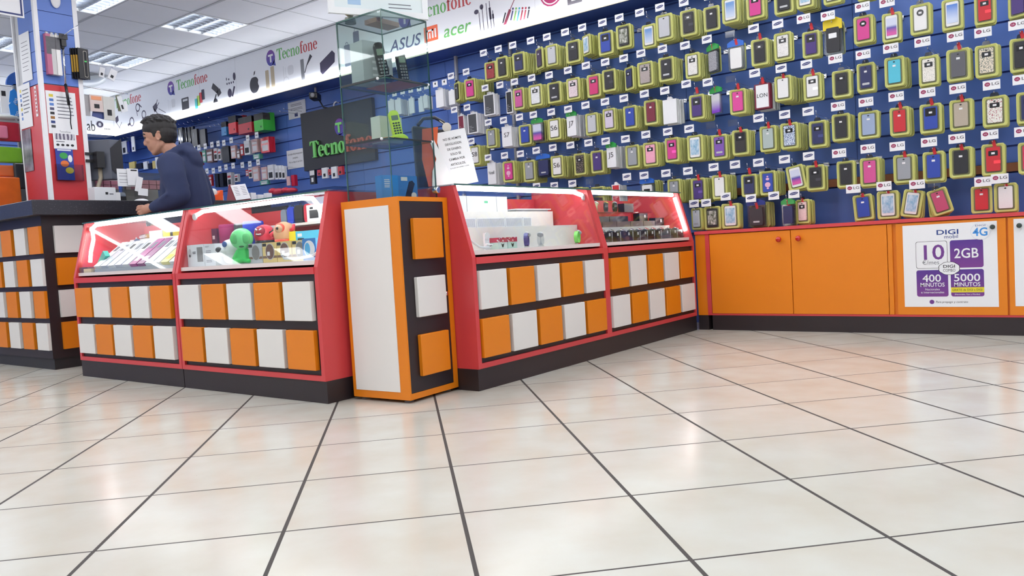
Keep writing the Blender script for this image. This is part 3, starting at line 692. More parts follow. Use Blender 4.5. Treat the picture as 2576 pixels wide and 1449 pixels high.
def add_case(root, d, full=True):
    """the product inside a pack: parts of the pack"""
    k, c = d[0], d[1:]
    def part(name, key, fn): return link(name, cm(key, fn), root)
    if k in 'phwldrkxu':
        if k == 'u': m = cmat('white')
        elif k == 'x': p = PAT[c]; m = pattern('print_' + c, p[0], p[1], p[2], p[3], p[4])
        else: m = cmat(c)
        cs = part('phone_case', 'case_' + d, lambda: slab_mesh(-0.30, 0.30, -0.875, -0.165, -0.004, 0.007, 0.05, m, 'phone_case'))
        if not full: return
        if k == 'h': link('upper_panel', cm('hp', lambda: slab_mesh(-0.24, 0.24, -0.46, -0.20, -0.0046, -0.003, 0.03, DWIN, 'upper_panel')), root)
        if k in 'wlx' or d == 'dviolet': link('window', cm('win', lambda: slab_mesh(-0.20, 0.20, -0.42, -0.27, -0.0046, -0.003, 0.02, DWIN, 'window')), root)
        if k == 'r': link('window', cm('rwin', lambda: MB().prism(ell(0, -0.34, 0.17, 0.10), -0.003, -0.0046, 'y').mesh('window', DWIN)), root)
        if k == 'l': link('strap', cm('strap' + c, lambda: slab_mesh(0.02, 0.31, -0.66, -0.56, -0.0052, -0.003, 0.02, mat('case_strap_' + c, tuple(min(255, int(v * 1.25 + 16)) for v in COLS[c]), 0.4, vary=0), 'strap')), root)
        if k == 'd': link('oval_slot', cm('slot', lambda: slab_mesh(-0.20, 0.20, -0.78, -0.71, -0.0046, -0.003, 0.03, LGREY, 'oval_slot')), root)
        if k == 'k':
            def icons():
                b = MB()
                for a_, b_ in (((0, -0.28), 0.05), ((0, -0.38), 0.09), ((0, -0.74), 0.06)): b.prism(ell(a_[0], a_[1], b_ * 1.2, b_ * 0.55, 14), -0.003, -0.0046, 'y')
                b.prism(ell(0, -0.60, 0.17, 0.10), -0.003, -0.0046, 'y'); return b.mesh('printed_icons', mat('icon_print', (226, 176, 200) if c == 'pink' else (70, 70, 84), 0.5, vary=0))
            link('printed_icons', cm('icons' + c, icons), root)
        if k in 'phd' or k == 'x': link('camera_hole', cm('camh', lambda: MB().prism(ell(0, -0.225, 0.05, 0.022, 12), -0.003, -0.0048, 'y').mesh('camera_hole', BLK)), root)
    elif k == 's':
        part('phone', 'phone_' + d, lambda: slab_mesh(-0.30, 0.30, -0.885, -0.155, -0.004, 0.007, 0.06, mat('case_black', COLS['black']) if c == 'green' else cmat('white'), 'phone'))
        if full: link('screen', cm('scr' + c, lambda: slab_mesh(-0.255, 0.255, -0.80, -0.235, -0.0052, -0.0035, 0.01, SCR[c], 'screen')), root)
    elif k == 'g':
        m = {'glitter': pattern('glitter', (96, 96, 104), (190, 190, 198), 'noise', 30, 0.5, 0.3, soft=0.2), 'white': cmat('white'), 'yellow': mat('case_black', COLS['black']), 'violet': SCR['violet'], 'navy': cmat('navy'), 'navyw': cmat('white'),
             'gradient': pattern('silver_to_purple', (122, 50, 190), (206, 206, 212), 'grad', 1, 0.4, 0.3, soft=0.3), 'brown': cmat('brown'), 'blue': cmat('navy')}[c]
        part('phone_case', 'gcase_' + c, lambda: slab_mesh(-0.36, 0.36, -0.95, -0.26, -0.002, 0.010, 0.06, m, 'phone_case'))
        h = {'glitter': GREENH, 'white': BLUEH, 'yellow': YELH, 'violet': GREENH, 'gradient': GREENH, 'navy': BLUEH, 'navyw': BLUEH, 'brown': NAVYH, 'blue': GREENH}[c]
        if full:
            link('bag_header', cm('hd' + h.name + ('y' if c == 'yellow' else ''), lambda: header_mesh(h, 0.12 if c == 'yellow' else 0)), root)
            if c in ('navyw', 'yellow'): link('window', cm('win2' + c, lambda: slab_mesh(-0.22, 0.22, -0.56, -0.42, -0.0032, -0.001, 0.02, DWIN if c == 'navyw' else PAPER, 'window')), root)
            if c in ('navy', 'brown'): link('oval_slot', cm('slot2', lambda: slab_mesh(-0.18, 0.18, -0.85, -0.79, -0.0032, -0.001, 0.03, LGREY, 'oval_slot')), root)
def pack(d, label, loc, rz, w, h, swing=0, group=None, full=True):
    k = d[0]
    if k == 'b': me = cm('carton_' + d, lambda: carton_mesh(cmat(d[1:]), BOXW))
    elif k == 't': me = cm('carton_t', lambda: carton_mesh(BOXW, BOXW)) if d != 'tLON' else cm('carton_LON', lambda: carton_mesh(BOXW, cmat('wine')))
    elif k == 'g': me = cm('bag', bag_mesh)
    else: me = cm('tray', tray_mesh)
    o = link('hanging_carton' if k in 'bt' else 'bagged_case' if k == 'g' else 'case_blister', me, None, loc, (0, radians(swing), rz), (w, 1, h)); tag(o, label, 'phone case', group)
    add_case(o, d, full)
    if not full: return o
    if k in 'phwldrkxsu': link('hang_tab', cm('tab', tab_mesh), o)
    if k in 'pwrlhdx' and d not in ('psilver',): link('price_sticker', cm('stk', lambda: MB().box(-0.075, 0.075, -0.0056, -0.0046, -0.375, -0.315).mesh('price_sticker', STICK)), o)
    if d in ('tJ7', 'tJ5'): link('bag_header', cm('hdG', lambda: header_mesh(GREENH)), o, (0, 0, 0.02))
    if k in 'tu' and d not in ('tplain', 'twhite'):
        me2 = tmesh(d[1:], 0.30 if len(d) < 4 else 0.2, INK, 0.5 if len(d) < 4 else 0.62, bold=-0.004 if len(d) < 4 else 0)
        link('lettering', me2, o, (0, -0.002 if k == 't' else -0.0062, -0.58))
    if k == 'b':
        for q in range(4): link('printed_line', cm('bl%d' % (q % 2), lambda: MB().box(-0.30, -0.06 + 0.16 * (q % 2), -0.0014, -0.0007, -0.006, 0.006).mesh('printed_line', LGREY)), o, (0, 0, -0.66 - 0.07 * q))
    return o
ROWN = {1: 'top', 2: 'second', 3: 'third', 4: 'fourth', 5: 'fifth', 6: 'bottom'}
SAMB = mat('oval_logo_blue', (28, 40, 110), 0.5, vary=0); LGM = mat('round_logo_magenta', (150, 34, 84), 0.5, vary=0)
def tagplate(kind):
    s = {'S': (0.074, 0.054), 'L': (0.088, 0.055), 'K': (0.058, 0.05), 'Z': (0.07, 0.044)}[kind]
    if kind == 'Z': return MB().box(-s[0] / 2, s[0] / 2, 0, 0.002, -s[1] / 2, s[1] / 2).mesh('tag_holder', CLEAR), s
    return MB().box(-s[0] / 2, s[0] / 2, 0, 0.002, -s[1] / 2, s[1] / 2).mesh('tag_plate', PAPER), s
TP = {k: tagplate(k) for k in 'SLKZ'}
def logo_mesh(kind):
    b = MB()
    if kind == 'S':
        a = radians(9); b.quad([(u * cos(a) - v * sin(a), -0.0004, u * sin(a) + v * cos(a) + 0.003) for u, v in ell(0, 0, 0.0285, 0.0095, 24)]); return b.mesh('oval_logo', SAMB)
    if kind == 'L': b.quad([(u, -0.0004, v) for u, v in ell(-0.021, 0.005, 0.0145, 0.0120, 20)]); return b.mesh('round_logo', LGM)
    b.quad([(u, -0.0004, v) for u, v in ell(0, 0.004, 0.009, 0.010, 16)]); b.quad([(u, -0.0004, v) for u, v in ell(0.003, 0.018, 0.002, 0.004, 8)]); return b.mesh('fruit_logo', INK)
LOGO = {k: logo_mesh(k) for k in 'SLK'}
CLIPM = MB().box(-0.009, 0.009, -0.006, 0.006, -0.032, 0.012).mesh('red_lock', mat('red_lock', (196, 28, 40), 0.35, vary=0.05))
XF, XW = 3.13, 3.40
def hook(label, y, z, kind, clip, tagx=0.0, group=None):
    zg = z - 0.045
    L = XW - XF + 0.012
    t = thing('display_hook', label, 'hook', (XW, y, zg), RW, group)
    b = MB(); b.box(-0.02, 0.02, -0.012, 0.004, -0.016, 0.012); b.tube([(0, -0.01, 0), (0, -L, 0), (0, -L - 0.012, 0.008)], 0.0026, 6)
    link('wire', cm('wire', lambda: b.mesh('wire', CHROME)), t)
    me, s = TP[kind]
    arm = cm('arm', lambda: MB().tube([(0, -0.01, 0.016), (0, -L - 0.008, 0.02), (0, -L - 0.012, 0.045)], 0.0016, 5).mesh('tag_arm', CHROME)); link('tag_arm', arm, t)
    p = link('tag_holder' if kind == 'Z' else 'tag_plate', me, t, (tagx, -L - 0.017, 0.045))
    if kind in LOGO: link('logo', LOGO[kind], p)
    if kind == 'S': link('lettering', tmesh('SAMSUNG', 0.0085, PAPER, 0.044, shear=0.1), p, (0, -0.0008, 0.0), rot=(0, -radians(9), 0))
    if kind == 'L': link('lettering', tmesh('LG', 0.024, mat('logo_grey', (84, 76, 84), 0.5, vary=0), 0.036, bold=0.0008), p, (0.019, -0.0005, -0.003)); link('lettering', tmesh('LG', 0.012, PAPER, 0.013), p, (-0.021, -0.0008, 0.001))
    if clip: link('red_lock', CLIPM, t, (0.004, -L + 0.016, 0.0), rot=(0, radians(-12), 0))
    return t
rows = {}
for ln in CASES.strip().split('\n'):
    r_, tg, bl, d, n, cl_, sw = ln.split(';')
    tg = tg.split(',') if tg else None
    rows.setdefault(int(r_), []).append((tg and (float(tg[0]), float(tg[1]), tg[2]), [float(v) for v in bl.split(',')] if bl else None, d, int(n), int(cl_), float(sw)))
STEP = 0.0172
behind = []
rnd = random.Random(11)
KN = {'S': 'oval-logo tag', 'L': 'round-logo tag', 'K': 'fruit-logo tag', 'Z': 'empty clear tag holder'}
for r_, lst in rows.items():
    lst.sort(key=lambda q: -(q[1][0] if q[1] else q[0][0]))
    for k, (tg, bl, d, n, clip, sw) in enumerate(lst):
        where = f'{ORD[k]} from tower, {ROWN[r_]} row'
        hy = bl[0] if bl else tg[0]
        if tg is None: hook_z, kind, tx = {1: 2.36, 2: 2.06, 3: 1.76, 4: 1.46, 5: 1.16, 6: 0.91}[r_], 'S', 0.0
        else: hook_z, kind, tx = tg[1], tg[2], hy - tg[0]
        if r_ == 1 and k > 12: kind = 'S'
        if r_ == 2 and k > 24: kind = 'L'
        if r_ == 6 and hy < -1.4 and tg is None: kind = 'Z'
        if abs(tx) > 0.09: hy = tg[0]; tx = 0.0
        hook(f'wire hook with {KN[kind]}, {where} of case wall', hy, hook_z, kind, clip, tx, 'wire hooks of the case wall')
        if not bl: continue
        y, z, w_, h_ = bl; n = n if n < 2 else min(15, round(n * 1.5))
        rz = RW
        if d[0] not in 'bt' and w_ < 0.106:
            if w_ < 0.10: rz = RW + radians(-26)
            w_ = 0.114
        w_ = min(max(w_, 0.07), 0.138); h_ = min(max(h_, 0.165), 0.232) if d != 'tplain' else h_
        dz = 0.02 * h_
        pack(d, f'{words(d)}, {where} of case wall', (XF, y, z + dz), rz, w_, h_, sw)
        for q in range(1, n):
            behind.append((q, r_, k, d, (XF + STEP * q, y + rnd.uniform(-0.004, 0.004) - 0.002 * q, z + dz - rnd.uniform(0, 0.010)), rz + radians(rnd.uniform(-3, 3)), w_, h_, sw * (1 - q / n) + rnd.uniform(-1.2, 1.2), where))
# packs behind the front ones: singly up to three hundred packs in all, the rest of the stock in one object
fronts = sum(1 for l in rows.values() for q in l if q[1])
behind.sort(key=lambda q: (q[0], -q[7] * q[6]))
solo, rest = behind[:296 - fronts], behind[296 - fronts:]
for q, r_, k, d, loc, rz, w_, h_, sw, where in solo:
    o = pack(d, f'pack hung behind the front pack {where} of case wall', loc, rz, w_, h_, sw, f'packs behind the front one, {where}', full=False)
sb = MB(); 
tv = [v.co.copy() for v in cm('tray', tray_mesh).vertices]; tf = [(tuple(p.vertices), p.material_index) for p in cm('tray', tray_mesh).polygons]
bv = [(-.46, 0, -1), (.46, 0, -1), (.46, .013, -1), (-.46, .013, -1), (-.46, 0, -.09), (.46, 0, -.09), (.46, .013, -.09), (-.46, .013, -.09)]
bf = [((0, 3, 2, 1), 2), ((4, 5, 6, 7), 2), ((0, 1, 5, 4), 2), ((1, 2, 6, 5), 2), ((2, 3, 7, 6), 2), ((3, 0, 4, 7), 2)]
for q, r_, k, d, loc, rz, w_, h_, sw, where in rest:
    M = Matrix.Translation(loc) @ Matrix.Rotation(rz, 4, 'Z') @ Matrix.Rotation(radians(sw), 4, 'Y') @ Matrix.Diagonal((w_, 1, h_, 1)); i = len(sb.v)
    vv, ff = (bv, bf) if d[0] in 'bt' else (tv, tf)
    sb.v += [tuple(M @ Vector(v)) for v in vv]
    for p, m_ in ff: sb.f.append(tuple(i + a for a in p)); sb.m.append(m_); sb.sm.append(False)
so = sb.build('blister_packs', [OLIVE, TRAYIN, BOXW]); tag(so, 'remaining yellow-edged blister packs deep in the stacks along the case wall', 'phone cases'); so['kind'] = 'stuff'
# ---------------------------------------------------------------- shop fascia over the wall
XB, ZB = 3.10, 2.485
FW = mat('fascia_white', (226, 228, 234), 0.45, vary=0.01)
GRN = mat('sign_green', (98, 172, 92), 0.5, vary=0); SRED = mat('sign_red', (186, 62, 66), 0.5, vary=0); SNAVY = mat('sign_navy', (42, 54, 110), 0.5, vary=0)
ICON = mat('icon_dark', (58, 52, 78), 0.5, vary=0); ICONB = mat('icon_black', (44, 44, 54), 0.5, vary=0); SORANGE = mat('sign_orange', (226, 96, 58), 0.5, vary=0); SVIO = pattern('sign_violet', (60, 70, 160), (110, 60, 150), 'grad', 1, 0.5, 0.5, soft=0.4)
fa = thing('shop_fascia', 'long white shop fascia with printed logos under the ceiling', 'shop sign', (XB, 8.43, ZB), RW)
FL = 8.43 + 4.5
MB().box(0, FL, 0, 0.30, 0, HC - ZB - 0.005).build('box', FW, fa)
MB().box(0, FL, 0.004, 0.30, -0.008, -0.0005).build('soffit', DKBLUE, fa)
MB().box(0, FL, -0.006, 0.003, -0.012, 0.004).build('lower_rim', mat('bronze_rim', (120, 116, 104), 0.5, 0.3, vary=0), fa)
MB().box(0.0, FL, -0.026, -0.001, 0.004, 0.048).build('light_bar', BAR, fa)
for y in (6.30, 5.56, 1.365): MB().box(8.43 - y - 0.001, 8.43 - y + 0.001, -0.0006, 0.0, 0.05, 0.51).build('panel_joint', LGREY, fa)
fl2 = thing('far_fascia', 'white lit fascia board across the far end of the shop', 'shop sign', (X0 + 0.0, 8.43, ZB), 0)
MB().box(0.002, XB - X0 - 0.002, 0, 0.255, 0, HC - ZB - 0.005).build('box', FW, fl2)
MB().box(0, XB - X0 - 0.03, -0.028, -0.001, 0.004, 0.034).build('light_bar', BAR, fl2)
text('tab', 0.20, INK, fl2, (2.772 - X0, -0.001, 0.040), 0.15, bold=0.003); text('....', 0.14, INK, fl2, (3.005 - X0, -0.001, 0.075), 0.075, bold=0.003)
b = MB(); b.tube([(cos(k / 12 * 2 * pi) * 0.034 + 2.91 - X0, -0.002, 0.135 + sin(k / 12 * 2 * pi) * 0.034) for k in range(12)], 0.012, 6, closed=True); b.build('printed_icon', ICON, fl2)
def fx(y): return 8.43 - y
def fz(z): return z - ZB
FE = -0.0008
class Pr(MB):
    def poly(s, pts): return s.quad([(fx(y), FE, fz(z)) for y, z in pts])
    def arc(s, cy, cz, ro, ri, a0, a1, n=18, so=None, si=None):
        """ring piece; (ro, ri) outer and inner radii along y, so/si along z"""
        so = so or ro; si = si or ri
        for k in range(n):
            q = [radians(a0 + (a1 - a0) * t / n) for t in (k, k + 1)]
            s.quad([(fx(cy) + ro * cos(q[0]), FE, fz(cz) + so * sin(q[0])), (fx(cy) + ro * cos(q[1]), FE, fz(cz) + so * sin(q[1])),
                    (fx(cy) + ri * cos(q[1]), FE, fz(cz) + si * sin(q[1])), (fx(cy) + ri * cos(q[0]), FE, fz(cz) + si * sin(q[0]))])
        return s
    def line(s, y0, z0, y1, z1, w0, w1=None):
        w1 = w1 or w0; dx, dz = -(y1 - y0), z1 - z0; l = sqrt(dx * dx + dz * dz) or 1; nx, nz = -dz / l / 2, dx / l / 2
        return s.quad([(fx(y0) + nx * w0, FE, fz(z0) + nz * w0), (fx(y1) + nx * w1, FE, fz(z1) + nz * w1), (fx(y1) - nx * w1, FE, fz(z1) - nz * w1), (fx(y0) - nx * w0, FE, fz(z0) - nz * w0)])
    def dot(s, cy, cz, rx, rz=None): return s.quad([(fx(cy) + u, FE, fz(cz) + v) for u, v in ell(0, 0, rx, rz or rx, 16)])
    def rect(s, y0, y1, z0, z1, r=0.004): return s.quad([(u, FE, v) for u, v in rrect(fx(max(y0, y1)), fx(min(y0, y1)), fz(z0), fz(z1), r, 3)])
# bold condensed serif letters, drawn in units of the x-height
def glyph(b, ch, x, s, z0, org):
    """letter with its left edge at x (metres along the sign); returns the advance"""
    def Y(u): return org - (x + u * s)
    def R_(u0, u1, v0, v1): b.poly([(Y(u0), z0 + v0 * s), (Y(u1), z0 + v0 * s), (Y(u1), z0 + v1 * s), (Y(u0), z0 + v1 * s)])
    def A(cu, cv, ro, so, ri, si, a0, a1): b.arc(Y(cu), z0 + cv * s, ro * s, ri * s, a0, a1, 18, so * s, si * s)
    if ch == 'T':
        R_(0.42, 0.72, 0.05, 1.35); R_(0.0, 1.14, 1.36, 1.46); R_(0.0, 0.07, 1.08, 1.46); R_(1.07, 1.14, 1.08, 1.46); R_(0.27, 0.87, 0.0, 0.06)
        b.poly([(Y(0.07), z0 + 1.36 * s), (Y(0.07), z0 + 1.12 * s), (Y(0.26), z0 + 1.36 * s)]); b.poly([(Y(1.07), z0 + 1.36 * s), (Y(0.88), z0 + 1.36 * s), (Y(1.07), z0 + 1.12 * s)]); return 1.10
    if ch in 'eco':
        if ch == 'o': A(0.42, 0.5, 0.42, 0.52, 0.17, 0.44, 0, 360); return 0.92
        A(0.42, 0.5, 0.42, 0.52, 0.16, 0.44, 45 if ch == 'c' else 8, 318 if ch == 'c' else 322)
        if ch == 'e': R_(0.2, 0.81, 0.50, 0.58)
        else: b.dot(Y(0.66), z0 + 0.77 * s, 0.115 * s, 0.13 * s)
        return 0.84
    if ch == 'n':
        R_(0.10, 0.34, 0.05, 0.97); R_(0.64, 0.88, 0.05, 0.66); A(0.61, 0.66, 0.27, 0.36, 0.05, 0.22, 0, 150)
        R_(0.02, 0.44, 0.0, 0.06); R_(0.56, 0.98, 0.0, 0.06); R_(0.0, 0.12, 0.91, 0.97); return 1.04
    if ch == 'f':
        R_(0.12, 0.36, 0.05, 1.12); R_(0.0, 0.56, 0.90, 0.98); R_(0.03, 0.50, 0.0, 0.06); A(0.40, 1.12, 0.28, 0.36, 0.04, 0.26, 62, 180); b.dot(Y(0.55), z0 + 1.36 * s, 0.10 * s, 0.11 * s); return 0.60
def wordmark(y, z, s, skip=0):
    a, b = Pr(), Pr(); x = 0.0
    for k, ch in enumerate('Tecnofone'):
        tgt = a if k < 5 else b
        tmp = tgt if k >= skip else Pr()
        x += glyph(tmp, ch, x, s, z, y) * s
    a.build('green_lettering', GRN, fa); b.build('red_lettering', SRED, fa)
def bubble(y, z, r):
    b = Pr(); b.dot(y, z, r, r * 1.1); b.poly([(y - r * 0.2, z - r * 1.02), (y - r * 1.05, z - r * 1.25), (y - r * 0.85, z - r * 0.3)]); b.build('round_emblem', SVIO, fa)
    c = MB(); c.box(fx(y) - r * 0.55, fx(y) + r * 0.55, FE - 0.0012, FE - 0.0004, fz(z) + r * 0.22, fz(z) + r * 0.48); c.box(fx(y) - r * 0.16, fx(y) + r * 0.16, FE - 0.0012, FE - 0.0004, fz(z) - r * 0.62, fz(z) + r * 0.3); c.build('emblem_letter', PAPER, fa)
for y, z, s, ly in ((8.35, 2.838, 0.084, 8.48), (6.80, 2.828, 0.083, 6.938), (4.785, 2.818, 0.083, 4.897), (2.73, 2.795, 0.086, 2.85)):
    wordmark(y, z, s)
    if ly < 8: bubble(ly, z + 0.05, 0.078)
# printed pictures
def pr1(name, m, fn):
    b = Pr(); fn(b); return b.build(name, m, fa)
pr1('printed_cable', ICON, lambda b: (b.arc(7.77, 2.765, 0.055, 0.039, 0, 360, 22), b.line(7.80, 2.73, 7.795, 2.66, 0.012), b.line(7.735, 2.80, 7.67, 2.755, 0.02, 0.012)))
pr1('printed_cable', ICON, lambda b: (b.arc(7.63, 2.655, 0.055, 0.039, 0, 360, 22), b.line(7.67, 2.63, 7.68, 2.56, 0.012), b.line(7.61, 2.62, 7.60, 2.565, 0.012)))
pr1('printed_cable', ICON, lambda b: (b.arc(7.95, 2.605, 0.062, 0.046, 0, 360, 22), b.line(7.99, 2.59, 8.06, 2.575, 0.03)))
pr1('printed_plug_lead', ICON, lambda b: (b.line(8.36, 2.515, 8.21, 2.64, 0.008), b.line(8.35, 2.645, 8.24, 2.53, 0.008)))
pr1('printed_plug_lead', ICON, lambda b: (b.line(7.10, 2.60, 7.26, 2.675, 0.008),))
pr1('printed_plug_lead', ICON, lambda b: (b.line(7.30, 2.625, 7.38, 2.695, 0.014),))
b = Pr(); b.poly([(7.40, 2.72), (7.30, 2.76), (7.28, 2.69), (7.36, 2.64)]); b.line(7.31, 2.74, 7.27, 2.79, 0.012); b.line(7.29, 2.71, 7.24, 2.75, 0.012); b.build('printed_plug', ICON, fa); b = Pr()
b.poly([(8.40, 2.71), (8.30, 2.74), (8.29, 2.67), (8.36, 2.64)]); b.build('printed_plug', ICON, fa)
b = Pr(); b.rect(6.95, 6.87, 2.64, 2.74, 0.012); b.build('printed_adapter', mat('icon_pale', (206, 208, 214), 0.5, vary=0), fa)
b = Pr(); b.line(7.02, 2.58, 7.02, 2.75, 0.008); b.line(6.985, 2.60, 6.985, 2.73, 0.008); b.arc(7.0, 2.56, 0.03, 0.022, 180, 360, 10)
b.line(4.69, 2.60, 4.69, 2.74, 0.010); b.line(4.655, 2.62, 4.655, 2.72, 0.008); b.arc(4.655, 2.575, 0.05, 0.042, 0, 180, 12); b.rect(4.62, 4.52, 2.63, 2.73, 0.03); b.build('printed_white_earphones', mat('icon_pale', (206, 208, 214)), fa)
b = Pr(); b.rect(6.72, 6.56, 2.575, 2.715, 0.01); b.build('printed_memory_card', ICONB, fa)
b = Pr(); b.rect(6.66, 6.60, 2.58, 2.65, 0.006); b.rect(6.69, 6.58, 2.675, 2.695, 0.003); FE = -0.0012; b2 = Pr(); b2.rect(6.69, 6.585, 2.672, 2.698, 0.003); b2.build('card_print', LGREY, fa); FE = -0.0008
for k, c in enumerate(((70, 180, 180), (170, 200, 90), (200, 70, 80), (60, 60, 80))):
    b = Pr(); y = 6.43 - k * 0.052; b.rect(y, y - 0.062, 2.545 + k * 0.028, 2.665 + k * 0.028, 0.008); b.build('printed_power_bank', mat('bank_%d' % k, c, 0.5, vary=0), fa)
b = Pr(); b.line(6.04, 2.76, 5.93, 2.68, 0.07); b.line(5.93, 2.69, 5.90, 2.63, 0.08); b.line(5.97, 2.65, 6.02, 2.58, 0.02); b.arc(5.995, 2.56, 0.045, 0.001, 0, 180, 10); b.build('printed_phone_holder', ICONB, fa); b = Pr()
b.line(4.22, 2.77, 4.30, 2.68, 0.045, 0.012); b.line(4.30, 2.68, 4.34, 2.61, 0.012); b.build('printed_phone_holder', ICONB, fa)
b = Pr(); b.rect(4.40, 4.345, 2.53, 2.755, 0.008); b.build('printed_phone', GREY, fa)
b = Pr()
for k in range(4): b.dot(5.74 - 0.042 * k, 2.73, 0.012, 0.013)
b.dot(5.745, 2.785, 0.008, 0.018); b.dot(5.70, 2.775, 0.012, 0.012); b.dot(5.59, 2.79, 0.026, 0.045); b.dot(5.70, 2.62, 0.042, 0.05); b.line(5.655, 2.575, 5.60, 2.68, 0.03); b.build('printed_lens_kit', ICON, fa)
b = Pr()      # fruit emblem with a bite and a leaf
pts = []
for k in range(40):
    a = 2 * pi * k / 40; r = 0.088 * (1 - 0.10 * (abs(sin(a)) ** 8 if sin(a) > 0 else 0.55 * abs(sin(a)) ** 8)) ; pu, pv = r * cos(a) * 0.98, r * sin(a) * 1.08
    d = Vector((pu - 0.108, pv - 0.012)); 
    if d.length < 0.042: d = d.normalized() * 0.042; pu, pv = 0.108 + d.x, 0.012 + d.y
    pts.append((5.222 - pu, 2.632 + pv))
b.poly(pts); b.poly([(5.222 + 0.004, 2.735), (5.222 - 0.022, 2.748), (5.222 - 0.032, 2.785), (5.222 - 0.006, 2.772)]); b.build('fruit_emblem', ICONB, fa)
b = Pr(); b.rect(5.012, 4.95, 2.545, 2.75, 0.01); b.rect(4.915, 4.852, 2.55, 2.775, 0.01); b.build('printed_gold_phones', mat('icon_gold', (176, 162, 138), 0.5, vary=0), fa)
b = Pr(); b.poly([(4.09, 2.665), (3.89, 2.755), (3.85, 2.72), (3.86, 2.635), (4.06, 2.54), (4.09, 2.575)]); b.build('printed_speaker_box', ICON, fa)
b = Pr(); b.rect(3.71, 3.62, 2.555, 2.765, 0.014); b.arc(3.665, 2.77, 0.022, 0.015, 0, 180, 10); b.rect(3.565, 3.48, 2.70, 2.87, 0.012); b.line(3.545, 2.87, 3.535, 2.895, 0.006); b.build('printed_speakers', mat('icon_slate', (110, 114, 140), 0.5, vary=0), fa)
text('ASUS', 0.15, SNAVY, fa, (fx(2.87), FE, fz(2.575)), 0.42, bold=0.004, shear=0.25)
b = Pr(); b.rect(2.615, 2.445, 2.575, 2.71, 0.006); b.build('orange_emblem', SORANGE, fa)
e2 = FE - 0.0005; c = MB()
for x0, x1, z0, z1 in ((2.585, 2.567, 2.60, 2.68), (2.585, 2.50, 2.664, 2.68), (2.518, 2.50, 2.60, 2.68), (2.552, 2.536, 2.60, 2.65), (2.484, 2.466, 2.60, 2.68)): c.quad([(fx(x0), e2, fz(z0)), (fx(x1), e2, fz(z0)), (fx(x1), e2, fz(z1)), (fx(x0), e2, fz(z1))])
c.build('emblem_letters', PAPER, fa)
text('acer', 0.16, GRN, fa, (fx(2.225), FE, fz(2.572)), 0.325, bold=0.004, shear=0.2)
b = Pr()
for y0, z1 in ((1.955, 2.705), (1.918, 2.745), (1.872, 2.765), (1.835, 2.775), (1.805, 2.69)): b.line(y0 + 0.002, z1, y0 - 0.006, 2.53, 0.007)
b.dot(1.985, 2.715, 0.026, 0.02); b.dot(1.925, 2.745, 0.02, 0.022); b.line(1.838, 2.72, 1.832, 2.62, 0.022); b.line(1.806, 2.66, 1.804, 2.62, 0.018); b.build('printed_earphones', ICON, fa)
b = Pr(); b.line(1.69, 2.535, 1.62, 2.655, 0.028); b.line(1.62, 2.655, 1.56, 2.74, 0.008); b.build('printed_stick', mat('icon_maroon', (130, 50, 74), 0.5, vary=0), fa)
b = Pr(); b.line(1.705, 2.56, 1.67, 2.64, 0.014); b.build('printed_clip', ICONB, fa)
for k, c_ in enumerate(((60, 60, 110), (130, 180, 90), (80, 170, 190), (170, 60, 80), (190, 70, 90), (60, 60, 70))):
    b = Pr(); y = 1.62 - 0.033 * k; b.line(y, 2.565 - 0.010 * k, y - 0.028, 2.64 - 0.006 * k, 0.014); b.dot(y - 0.03, 2.655 - 0.006 * k, 0.010); b.build('printed_color_stick', mat('stick_%d' % k, c_, 0.5, vary=0), fa)
b = Pr(); b.dot(1.20, 2.70, 0.112); b.build('round_emblem', mat('emblem_magenta', (176, 46, 104), 0.5, vary=0), fa)
FE = -0.0014; b = Pr(); b.arc(1.20, 2.70, 0.098, 0.088, 0, 330, 30); b.line(1.20, 2.74, 1.20, 2.645, 0.014); b.line(1.20, 2.648, 1.165, 2.648, 0.014); b.line(1.19, 2.70, 1.11, 2.70, 0.012); b.dot(1.245, 2.725, 0.014); b.build('emblem_face', PAPER, fa); FE = -0.0008
text('LG', 0.24, mat('sign_grey', (96, 92, 100), 0.5, vary=0), fa, (fx(0.87), FE, fz(2.56)), 0.36, bold=0.006)
# ---------------------------------------------------------------- dark counter on the far side, with its worktop
ct = thing('service_counter', 'long dark service counter with orange and white tiles behind the glass counters', 'counter', (0, 0, 0))
b = MB(); b.prism([(0.06, 3.5), (1.95, 3.5), (1.95, 3.95), (0.55, 3.95), (0.55, 5.9), (0.06, 5.9)], 0.08, 1.078, 'z'); b.build('body', BLACK, ct)
b = MB(); b.prism([(0.075, 3.52), (1.9, 3.52), (1.9, 3.95), (0.55, 3.95), (0.55, 5.9), (0.075, 5.9)], 0.0, 0.08, 'z'); b.build('plinth', mat('dark_plinth', (44, 42, 44), 0.5), ct)
for r_ in range(4):
    z0 = 0.14 + r_ * 0.2255
    for k in range(9):
        o = MB().box(0.040, 0.062, 3.435 + 0.115 + k * 0.236 - 0.045, 3.435 + 0.115 + k * 0.236 + 0.135, z0, z0 + 0.19).build('panel_tile', ORANGE if (k + r_) % 2 else WHITE, ct); o['label'] = 'orange tile' if (k + r_) % 2 else 'white tile'
    for k in range(6):
        o = MB().box(0.132 + k * 0.236, 0.132 + k * 0.236 + 0.195, 3.478, 3.502, z0, z0 + 0.19).build('panel_tile', ORANGE if (k + r_) % 2 == 0 else WHITE, ct); o['label'] = 'orange tile' if (k + r_) % 2 == 0 else 'white tile'
wt = MB(); wt.prism([(-0.02, 3.42), (1.10, 3.42), (1.20, 3.32), (2.0, 3.32), (2.0, 4.15), (0.72, 4.15), (0.72, 6.0), (-0.02, 6.0)], 1.078, 1.182, 'z')
wo = wt.build('worktop', GRANITE, ct); bevel(wo, 0.004, 2)

